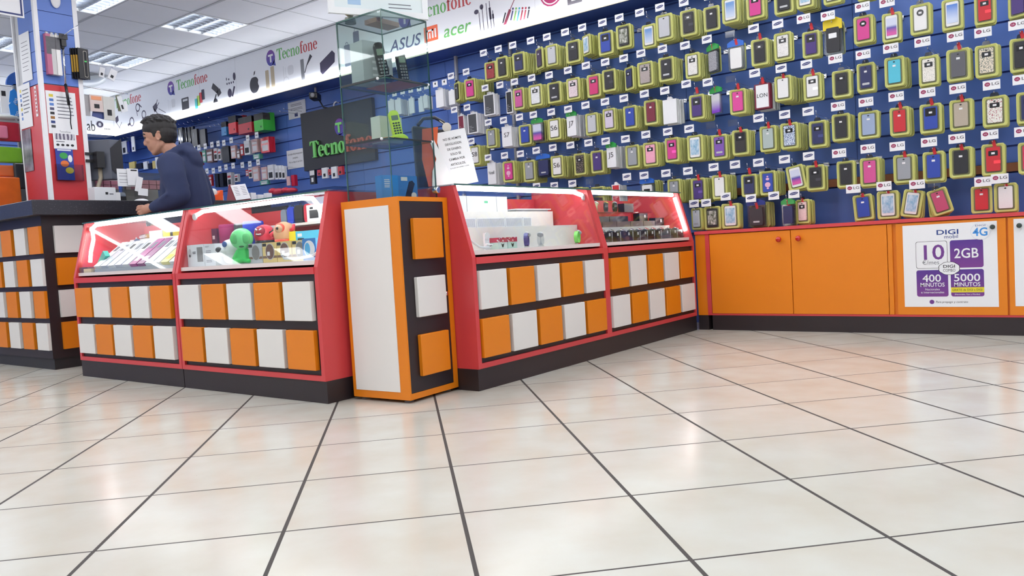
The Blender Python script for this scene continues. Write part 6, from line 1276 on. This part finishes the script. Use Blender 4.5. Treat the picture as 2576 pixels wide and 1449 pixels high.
# -- L2: tilted rack of boxed phones
tr = thing('tilted_rack', 'tilted grey rack under the boxed phones', 'rack', K2.at(0, 0, 0), RW); b = MB(); b.prism([(0.045, ZS), (0.25, ZS), (0.25, 0.838), (0.045, 0.685)], 0.20, 1.19, 'x'); b.build('wedge', LGREY, tr)
ang = math.atan2(0.153, 0.205)
cols = [(232, 234, 236), (196, 202, 212), (232, 234, 236), (206, 210, 222), (226, 228, 232), (176, 70, 140), (150, 80, 130), (214, 220, 228), (226, 228, 230), (222, 214, 120), (206, 210, 218)]
names = ['plain white', 'pale grey', 'white with dark slot', 'grey-blue', 'white with black slot', 'magenta', 'plum', 'silver-blue', 'white lined', 'white and yellow', 'pale silver']
for k, c in enumerate(cols):
    x = 0.245 + 0.09 * k; o = thing('phone_carton', f'{names[k]} phone box lying on the tilted rack, {ORD[k]} along the rack', 'box', K2.at(x, 0.05, 0.6875), RW)
    q = MB().box(-0.038, 0.038, 0.0, 0.245, 0.0015, 0.022).build('carton', mat('pbox_%d' % k, c, 0.35, vary=0.04), o, (0, 0, 0), (ang, 0, 0))
    MB().box(-0.02, 0.02, 0.15, 0.21, 0.022, 0.0226).build('printed_window', INK if k in (2, 4) else GREYI, o, (0, 0, 0), (ang, 0, 0)); MB().box(-0.026, 0.02, 0.03, 0.07, 0.022, 0.0226).build('printed_label', YEL if k == 9 else PAPER, o, (0, 0, 0), (ang, 0, 0))
t = K2.thing('green_stick_box', 'mint green box standing slanted at the near end of the rack', 'box', 0.145, 0.10, ZS); q = MB().box(-0.022, 0.022, -0.015, 0.015, 0.0, 0.15).build('carton', pattern('mint', (70, 170, 80), (80, 190, 170), 'grad', 1, 0.5, 0.4, soft=0.5), t, (0.0, 0, 0.018), (0, radians(50), 0)); MB().box(-0.0225, 0.0225, 0.015, 0.0155, 0.0, 0.15).build('white_side', PAPER, t, (0, 0, 0.018), (0, radians(50), 0))
K2.mesh(bxm(0.10, 0.06, 0.024), 'beige_carton', 'small beige carton lying at the front of the phone rack counter', 'box', mat('beige_carton', (214, 196, 162), 0.5), 0.145, 0.055, ZS); K2.mesh(bxm(0.07, 0.05, 0.035), 'brown_case', 'small brown patterned case in the front corner of the phone rack counter', 'case', mat('brown_case', (118, 82, 80), 0.4, vary=0.1), 0.062, 0.06, ZS, 0.3)
K2.mesh(MB().box(-0.10, 0.10, -0.04, 0.04, 0, 0.012), 'yellow_pouch', 'flat yellow pouch behind the tilted rack', 'pouch', YEL, 0.14, 0.355, ZS + 0.152)
hs = thing('high_step', 'white back step with small boxes in the phone rack counter', 'display step', K2.at(0, 0, 0), RW); MB().box(0.03, 1.19, 0.31, 0.475, ZS, 0.82).build('body', WHITE, hs); MB().box(0.10, 1.19, 0.34, 0.475, 0.8205, 0.868).build('upper_body', WHITE, hs)
t = K2.thing('battery_box', 'white box with a yellow label on the back step', 'box', 0.36, 0.41, 0.8685); bxm(0.16, 0.06, 0.048).build('carton', BOXW, t); t = K2.thing('battery_box', 'yellow and white box next to the white one on the back step', 'box', 0.51, 0.41, 0.8685); bxm(0.12, 0.06, 0.044).build('carton', YEL, t); MB().box(0.03, 0.06, -0.0312, -0.03, 0, 0.044).build('black_end', INK, t)
for k, (x, c) in enumerate(((0.16, CHROME), (0.235, mat('gold', (206, 170, 80), 0.25, 0.8)))):
    b = MB()
    for q in range(5): b.tube([(0.02 * cos(2 * pi * j / 10) + 0.013 * (q - 2), 0, 0.018 + 0.014 * sin(2 * pi * j / 10)) for j in range(10)], 0.003, 5, closed=True)
    K2.mesh(b, 'bracelet_roll', ('silver' if k == 0 else 'gold') + ' ring stand on the back step', 'jewellery', c, x, 0.40, 0.8685 if k else 0.8685)
t = K2.thing('headset_stand', 'white stand with dark blue headsets behind the rack', 'stand', 0.16, 0.325, 0.8205); MB().box(-0.09, 0.09, -0.012, 0.012, 0, 0.006).build('base', WHITE, t); MB().box(0.05, 0.056, -0.003, 0.003, 0.006, 0.06).build('post', WHITE, t); b = MB(); b.ball((0.0, 0, 0.022), (0.035, 0.02, 0.016)); b.ball((0.06, 0, 0.03), (0.028, 0.02, 0.022)); b.build('headset', mat('headset_navy', (50, 64, 104), 0.3), t)
t = K2.thing('long_white_box', 'long white printed box leaning at the far end of the phone rack', 'box', 1.10, 0.30, 0.8205); MB().box(-0.03, 0.03, -0.01, 0.01, 0.0, 0.14).build('carton', BOXW, t, (0, -0.012, 0.0), (0, radians(38), 0)); MB().box(-0.012, 0.012, -0.0108, -0.01, 0.03, 0.05).build('printed_picture', INK, t, (0, -0.012, 0), (0, radians(38), 0))
text('SMART', 0.09, mat('red_shadow_print', (150, 34, 50), 0.5, vary=0), tr, (0.40, 0.4785, 0.885), 0.30, name='back_lettering')
# -- R1: white steps, tablets and bracelets
riser(K3, 'white lower riser behind the watches', 0.03, 1.19, 0.17, 0.772, 0.014, 0.15); riser(K3, 'white upper board at the back of the stepped shelves', 0.03, 1.165, 0.325, 0.864, 0.014, 0.135)
for k, (x0, x1) in enumerate(((0.07, 0.17), (0.17, 0.43), (0.43, 0.69), (0.69, 0.79))): 
    t = K3.thing('tablet_box', ['first narrow', 'first wide', 'second wide', 'last narrow'][k] + ' white tablet box on the top white step', 'box', (x0 + x1) / 2, 0.415, 0.8765); bxm(x1 - x0 - 0.004, 0.07, 0.088).build('carton', BOXW, t)
    if k in (1, 2): MB().box(0.02, 0.05, -0.0358, -0.035, 0.05, 0.062).build('green_sticker', mat('green_sticker', (90, 200, 150), 0.4), t)
KBM = pattern('grey_key_print', (150, 154, 164), (216, 219, 226), 'wave', 60, 0.4, 0.4, soft=0.1)
for k, (x0, x1) in enumerate(((0.085, 0.15), (0.155, 0.29), (0.295, 0.53), (0.535, 0.69), (0.695, 0.775))):
    t = K3.thing('printed_box', f'white box with rows of grey print, {ORD[k]} on the middle white step', 'box', (x0 + x1) / 2, 0.235, 0.7845); bxm(x1 - x0, 0.06, 0.05).build('carton', BOXW, t); MB().box(-(x1 - x0) / 2 + 0.006, (x1 - x0) / 2 - 0.006, -0.0308, -0.03, 0.004, 0.046).build('grey_print', KBM, t)
for k, (x0, x1, z) in enumerate(((0.80, 1.12, 0.8765), (0.80, 1.155, 0.885))): K3.mesh(MB().box(x0 - 0.97, x1 - 0.97, -0.06, 0.07, 0, 0.007), 'tablet', ('lower' if k == 0 else 'upper') + ' thin white tablet lying at the end of the top white step', 'tablet', BOXW if k else GREY, 0.97, 0.39, z)
t = K3.thing('handset_display', 'small white upright gadget behind the dotted gift boxes', 'gadget', 0.255, 0.115, ZS); MB().box(-0.018, 0.018, -0.005, 0.005, 0, 0.085).build('body', BOXW, t); MB().prism(ell(0, 0.07, 0.022, 0.018, 14), -0.0075, -0.005, 'y').build('top', PAPER, t)
for k, x in enumerate((0.335, 0.418)):
    t = K3.thing('gift_box', ('pale striped' if k == 0 else 'pale green') + ' gift box with a red dotted lid', 'box', x, 0.105, ZS); bxm(0.078, 0.06, 0.034).build('base', pattern('stripes_%d' % k, (190, 214, 206), (226, 232, 228) if k == 0 else (180, 208, 196), 'wave', 40, 0.5, 0.5), t)
    MB().box(-0.0395, 0.0395, -0.031, 0.031, 0.034, 0.058).build('lid', pattern('dots', (236, 226, 226), (186, 60, 80), 'voronoi', 60, 0.28, 0.5), t); MB().prism([(-0.004, 0.008), (0.004, 0.008), (0.012, 0.028), (0, 0.022), (-0.012, 0.028)], -0.0308, -0.030, 'y').build('bow', INK, t)
def watch(c, lb, x, y, z, m, face, r=0.033, rz=0.0, stand=True):
    t = c.thing('wrist_watch', lb, 'watch', x, y, z, rz); b = MB(); n = 20
    for k in range(n):
        a0, a1 = 2 * pi * k / n, 2 * pi * (k + 1) / n; ro, ri = r, r - 0.004
        P = lambda rr, a, yy: (rr * cos(a), yy, r + 0.006 + rr * sin(a))
        for (ra, ya, rb, yb) in ((ro, -0.011, ro, 0.011), (ri, 0.011, ri, -0.011), (ro, 0.011, ri, 0.011), (ri, -0.011, ro, -0.011)):
            b.quad([P(ra, a0, ya), P(ra, a1, ya), P(rb, a1, yb), P(rb, a0, yb)], 0, True)
    b.build('strap', m, t); q = MB(); q.lathe([(0.017, 0.0), (0.017, 0.008), (0.013, 0.009)], 0, 0, 18); q.build('dial', face, t, (r * 0.55, -0.004, r + 0.006 + r * 0.72), (radians(20), radians(40), 0))
    if stand: MB().box(-0.02, 0.02, -0.012, 0.012, 0, 0.006).build('stand', CLEAR, t)
    return t
watch(K3, 'purple bracelet watch on the white lower shelf', 0.575, 0.10, ZS, mat('strap_purple', (72, 60, 130), 0.4), LGREY, 0.035, 0.5); watch(K3, 'clear bracelet watch beside the purple one', 0.705, 0.10, ZS, CLEAR, LGREY, 0.033, 0.9); watch(K3, 'lime green bracelet watch near the red end panel', 1.075, 0.10, ZS, mat('strap_lime', (120, 206, 90), 0.35), LGREY, 0.035, 0.3)
# -- R2: watch boxes
ws = thing('watch_step', 'white middle step between rows of watch boxes', 'display step', K4.at(0, 0, 0), 0); MB().box(0.03, 1.195, 0.17, 0.30, ZS, 0.762).build('board', WHITE, ws); MB().box(0.03, 1.195, 0.305, 0.475, ZS, 0.80).build('back_board', BLACK, ws)
wx = [(0.095, 0.19), (0.195, 0.29), (0.30, 0.45), (0.46, 0.55), (0.555, 0.65), (0.657, 0.75), (0.757, 0.85), (0.857, 0.985), (0.990, 1.095), (1.10, 1.195)]
for k, (x0, x1) in enumerate(wx):
    t = K4.thing('watch_box', f'open black watch box, {ORD[k]} along the front row of the watch counter', 'watch box', (x0 + x1) / 2, 0.105, ZS); w2 = x1 - x0 - 0.004; b = MB(); b.box(-w2 / 2, w2 / 2, -0.04, 0.04, 0, 0.058); b.build('box', BLK, t); q = MB(); q.ball((0, 0.0, 0.060), (w2 * 0.36, 0.025, 0.014), 0, 12, 6); q.build('cushion', mat('dark_cushion', (48, 46, 54), 0.6), t)
    q = MB(); q.lathe([(0.016, 0), (0.016, 0.006)], 0, 0, 16); q.build('dial', CHROME, t, (0.0, -0.008, 0.069), (radians(25), 0, 0))
    MB().box(w2 * 0.15, w2 * 0.15 + 0.018, -0.0408, -0.04, 0.036, 0.054).build('price_sticker', STICK, t)
    MB().box(-w2 / 2 - 0.0015, -w2 / 2, -0.0415, -0.035, 0, 0.06).build('pale_edge', LGREY, t)
b = MB(); b.box(0.06, 1.18, 0.05, 0.053, ZS, ZS + 0.022); tag(b.build('acrylic_lip', CLEAR, None, K4.at(0, 0, 0)), 'clear acrylic strip in front of the watch boxes', 'acrylic strip')
BRN = mat('brown_watch_box', (112, 92, 88), 0.45, vary=0.06)
for k, (x0, x1) in enumerate(((0.13, 0.28), (0.285, 0.465), (0.47, 0.65), (0.655, 0.83), (0.835, 1.0))): K4.mesh(bxm(x1 - x0 - 0.003, 0.06, 0.036), 'brown_watch_box', f'closed brown watch box, {ORD[k]} on the middle step of the watch counter', 'watch box', BRN, (x0 + x1) / 2, 0.215, 0.7625)
for k, (x0, x1, lb) in enumerate(((0.90, 1.02, 'dark open watch box above the last brown box'), (1.04, 1.17, 'dark watch box in clear stand at the red end panel'))): 
    t = K4.thing('watch_box', lb, 'watch box', (x0 + x1) / 2, 0.275 if k == 0 else 0.225, 0.7985 if k == 0 else 0.7625); z = 0.0
    if k == 0: t.location.z = 0.7990
    MB().box(-(x1 - x0) / 2, (x1 - x0) / 2, -0.025, 0.025, 0, 0.056).build('box', BLK, t); MB().box(0.01, 0.03, -0.0258, -0.025, 0.025, 0.045).build('price_sticker', STICK, t)
for k, (x0, x1) in enumerate(((0.13, 0.36), (0.37, 0.62), (0.63, 0.88))): K4.mesh(bxm(x1 - x0, 0.05, 0.04), 'dark_tray', ['first', 'second', 'third'][k] + ' dark watch tray on the back board of the watch counter', 'tray', mat('tray_slate', (84, 84, 96), 0.4, vary=0.08), (x0 + x1) / 2, 0.355, 0.8005)
gw = thing('glass_watch_shelf', 'clear shelf holding wristwatches high in the watch counter', 'shelf', K4.at(0, 0, 0), 0); MB().box(0.03, 1.10, 0.26, 0.36, 0.859, 0.865).build('pane', CLEAR, gw); b = MB()
for x in (0.05, 1.08): b.box(x - 0.004, x + 0.004, 0.34, 0.348, 0.8005, 0.859)
b.build('post', CLEAR, gw)
for k, (x, m, f) in enumerate(((0.16, BLK, LGREY), (0.29, mat('strap_dark', (52, 46, 44), 0.5), CHROME), (0.42, mat('strap_khaki', (170, 164, 128), 0.5), CHROME), (0.55, BLK, mat('gold', (206, 170, 80))), (0.67, BLK, LGREY))): watch(K4, ['white-faced', 'dark brown', 'khaki', 'gold-faced', 'slim black'][k] + f' wristwatch, {ORD[k]} on the clear shelf of the watch counter', x, 0.31, 0.8655, m, f, 0.030, 0.4 + 0.1 * k)
K4.mesh(bxm(0.13, 0.05, 0.06), 'watch_box', 'closed black box at the end of the clear watch shelf', 'watch box', BLK, 0.82, 0.31, 0.8655)

# ---------------------------------------------------------------- in and on the glass tower
ZG0, ZG1, ZG2, ZG3 = 0.9315, 1.2005, 1.4685, 1.7645
def gx_(name, label, cat, x, y, z, r=0.0): return thing(name, label, cat, (x, y, z), r)
NBX = mat('sky_blue_carton', (40, 132, 214), 0.38, vary=0.05)
t = gx_('phone_carton', 'bright blue phone box, front one on the tower floor', 'box', 0.232, 0.252, ZG0, -0.25); bxm(0.085, 0.06, 0.105).build('carton', NBX, t); lines(t, -0.03, 0.0, [0.05 + 0.008 * k for k in range(5)], 0.003, PAPER, -0.0312)
t = gx_('phone_carton', 'blue phone box with a handset picture on the tower floor', 'box', 0.370, 0.300, ZG0, -0.06); bxm(0.165, 0.05, 0.112).build('carton', mat('mid_blue_carton', (58, 128, 206), 0.38, vary=0.05), t); b = MB(); b.prism([(0.0, 0.01), (0.03, 0.0), (0.065, 0.075), (0.05, 0.09), (0.03, 0.085)], -0.027, -0.025, 'y'); b.build('handset_picture', BLK, t); MB().box(-0.02, 0.02, -0.0258, -0.025, 0.088, 0.106).build('price_sticker', STICK, t); MB().prism(ell(0.055, 0.02, 0.016, 0.014, 16), -0.028, -0.025, 'y').build('emblem', PAPER, t)
def dect(name, label, x, y, z, r, body, keys, h=0.14, base=True, tilt=-8):
    t = gx_(name, label, 'cordless phone', x, y, z, r)
    if base:
        b = MB(); b.prism([(-0.042, 0.0), (0.042, 0.0), (0.038, 0.014), (0.02, 0.026), (-0.038, 0.018)], -0.026, 0.03, 'y'); bevel(b.build('cradle', body, t), 0.004, 2)
    hd = MB(); hd.prism(rrect(-0.024, 0.024, 0.0, h, 0.020, 6), -0.012, 0.014, 'y'); o = hd.build('handset', body, t, (0, 0, 0.014), (radians(-6), radians(tilt), 0)); bevel(o, 0.005, 2)
    MB().prism(rrect(-0.016, 0.016, h * 0.62, h * 0.80, 0.003), -0.0135, -0.0118, 'y').build('screen', mat('lcd', (110, 128, 110), 0.2), o)
    for r_ in range(5):
        for c_ in range(3): MB().prism(rrect(-0.017 + 0.0125 * c_, -0.008 + 0.0125 * c_, h * 0.10 + r_ * h * 0.095, h * 0.155 + r_ * h * 0.095, 0.002, 2), -0.0138, -0.0118, 'y').build('key', keys, o)
    return t
dect('cordless_phone', 'lime yellow cordless phone on the middle tower shelf', 0.300, 0.225, ZG1, -0.5, mat('lime_plastic', (206, 236, 60), 0.3), BLK, 0.125)
dect('cordless_phone', 'glossy black cordless phone in front of the grey box on the top tower shelf', 0.252, 0.240, ZG2, -0.55, mat('gloss_black', (22, 22, 28), 0.12), GREY, 0.165, True, -7)
dect('cordless_phone', 'second black cordless phone nearer the right pane of the tower', 0.405, 0.265, ZG2 + 0.0015, -0.35, mat('gloss_black', (22, 22, 28)), GREY, 0.150, True, -4)
GB = mat('grey_carton', (178, 182, 186), 0.42, vary=0.03)
t = gx_('phone_carton', 'tall grey box on the top tower shelf', 'box', 0.245, 0.350, ZG2, -0.15); bxm(0.10, 0.10, 0.19).build('carton', GB, t); lines(t, 0.0, 0.035, [0.03, 0.06, 0.09, 0.12], 0.012, PAPER, -0.0512)
t = gx_('phone_carton', 'silver printed box behind the two black phones', 'box', 0.352, 0.355, ZG2 + 0.0015, -0.2); bxm(0.075, 0.06, 0.165).build('carton', mat('silver_carton', (196, 206, 216), 0.38), t); MB().prism(ell(0, 0.08, 0.02, 0.022, 16), -0.031, -0.03, 'y').build('printed_disc', GREY, t)
ORC = mat('orange_card', (226, 128, 76), 0.5, vary=0.06)
t = gx_('phone_carton', 'white box with a red corner behind the lime phone', 'box', 0.345, 0.345, ZG1, -0.1); bxm(0.13, 0.07, 0.125).build('carton', mat('pale_carton', (206, 212, 204), 0.42), t); MB().prism(ell(0.01, 0.105, 0.016, 0.012, 14), -0.0362, -0.035, 'y').build('red_mark', ORC, t); lines(t, 0.04, 0.06, [0.02 + 0.01 * k for k in range(8)], 0.003, GREYI, -0.0362)
for z, x0, x1, y0, y1, lb in ((ZG2 - 0.001, 0.30, 0.458, 0.175, 0.42, 'flat orange card lying on the top tower shelf'),): tag(MB().box(x0, x1, y0, y1, z, z + 0.002).build('orange_card', ORC), lb, 'card')
tag(MB().box(0.185, 0.25, 0.175, 0.40, ZG1 - 0.001, ZG1 + 0.001).build('orange_card', ORC), 'small orange card lying on the middle tower shelf', 'card')
fr = thing('framed_certificate', 'white framed certificate standing on top of the glass tower', 'picture frame', (0.049, 0.360, 1.7635), radians(-26.8))
b = MB(); b.box(0, 0.47, -0.008, 0.008, 0, 0.028); b.box(0, 0.47, -0.008, 0.008, 0.31, 0.338); b.box(0, 0.028, -0.008, 0.008, 0.028, 0.31); b.box(0.442, 0.47, -0.008, 0.008, 0.028, 0.31); b.build('frame', mat('white_frame', (228, 230, 232), 0.35), fr)
MB().box(0.028, 0.442, -0.002, 0.004, 0.028, 0.31).build('certificate', mat('pale_certificate', (216, 226, 228), 0.35, vary=0.02), fr); lines(fr, 0.28, 0.40, [0.058, 0.042], 0.004, GREYI, -0.0026); MB().box(0.09, 0.15, -0.0026, -0.002, 0.045, 0.075).build('blue_stamp', mat('pale_blue_stamp', (160, 190, 220), 0.5), fr)
MB().tube([(0.235, 0.03, 0.0), (0.235, 0.01, 0.20)], 0.004, 6).build('prop', LGREY, fr)
tp = thing('golden_trophy', 'golden ball on a dark base beneath the certificate', 'trophy', (0.235, 0.425, 1.7635)); MB().lathe([(0.026, 0), (0.026, 0.026), (0.014, 0.03), (0.012, 0.04)], 0, 0, 18).build('base', mat('grey_base', (110, 116, 108), 0.3), tp); b = MB(); b.ball((0, 0, 0.075), 0.040, 0, 20, 14); b.build('ball', mat('gold_ball', (214, 176, 60), 0.25, 0.7), tp)
tag(MB().box(0.30, 0.45, 0.32, 0.40, 1.7635, 1.785).build('tan_carton', mat('tan_carton', (206, 160, 130), 0.5, vary=0.08)), 'small tan carton lying on top of the glass tower', 'box')
b = MB(); b.tube([(0.30, 0.30, 1.772), (0.285, 0.28, 1.775), (0.262, 0.275, 1.772)], [0.012, 0.016, 0.009], 8); tag(b.build('brown_figurine', mat('brown_fig', (120, 84, 76), 0.4)), 'small brown figurine lying beside the tan carton', 'figurine')
# on the counter right of the tower
ZC = 0.9935
sn = thing('returns_sign', 'tilted white sign about returns standing on the right glass counter', 'sign', (0.66, 0.30, ZC), radians(-37))
sb_ = MB().box(0.0, 0.158, -0.003, 0.0, 0.0, 0.285).build('sheet', PAPER, sn, (0.034, 0, 0.0), (radians(-7), radians(-9.5), 0))
b = MB(); b.box(-0.003, 0.161, 0.0, 0.002, -0.0, 0.288); b.build('acrylic', CLEAR, sb_)
y = -0.0036
for k, (s_, w_) in enumerate((('NO SE ADMITE', 0.095), ('DEVOLUCION', 0.085), ('DE DINERO.', 0.075), ('SOLO SE', 0.056), ('CAMBiA POR', 0.084), ('ARTICULOS.', 0.080))): text(s_, 0.0165, INK, sb_, (0.079, y, 0.238 - 0.0265 * k), w_, bold=0.0006)
text('EL PLAZO DE CAMBIO 15 DIAS', 0.007, INK, sb_, (0.082, y, 0.090), 0.098)
hb_ = thing('black_handbag', 'black bag with strap behind the returns sign', 'bag', (0.70, 0.40, ZC), radians(-37)); b = MB(); b.prism([(-0.08, 0), (0.10, 0), (0.11, 0.30), (-0.09, 0.33)], -0.03, 0.03, 'y'); bevel(b.build('body', mat('bag_black', (36, 36, 42), 0.45, vary=0.08), hb_), 0.012, 3); b = MB(); b.tube([(-0.06, -0.01, 0.33), (-0.03, -0.01, 0.365), (0.03, -0.01, 0.37), (0.075, -0.01, 0.345), (0.085, -0.01, 0.31)], 0.009, 8); b.build('strap', mat('bag_strap', (40, 42, 56), 0.4), hb_)
b = MB(); b.prism(ell(0.085, 0.315, 0.024, 0.024, 20), -0.040, -0.036, 'y'); b.tube([(0.05, -0.034, 0.35), (0.07, -0.036, 0.335), (0.085, -0.038, 0.318)], 0.002, 5); b.build('round_tag', mat('cream_tag', (224, 216, 206), 0.5), hb_)
oc = thing('orange_white_shape', 'orange folder with a white wavy card leaning between tower and sign', 'folder', (0.605, 0.27, ZC), radians(-37)); b = MB(); b.prism([(-0.05, 0.0), (-0.02, 0.0), (0.0, 0.18), (0.015, 0.30), (-0.065, 0.29), (-0.075, 0.14)], 0.004, 0.012, 'y'); b.build('orange_board', mat('orange_board', (214, 92, 50), 0.5, vary=0.04), oc)
b = MB(); b.prism([(-0.035, 0.0), (0.075, 0.012), (0.045, 0.10), (0.012, 0.185), (-0.012, 0.235), (-0.03, 0.22), (-0.005, 0.14), (-0.028, 0.08)], -0.004, 0.002, 'y'); b.build('white_card', PAPER, oc)
pp = MB(); pp.prism([(0.0, 0.0), (0.018, 0.0), (-0.012, 0.12), (-0.022, 0.12)], -0.004, 0.004, 'y'); tag(pp.build('purple_stick_pack', mat('purple_pack', (96, 60, 130), 0.4, vary=0.2, scale=60), None, (0.665, 0.262, ZC), (0, 0, radians(-37))), 'slim purple and white packet beside the white card', 'packet')
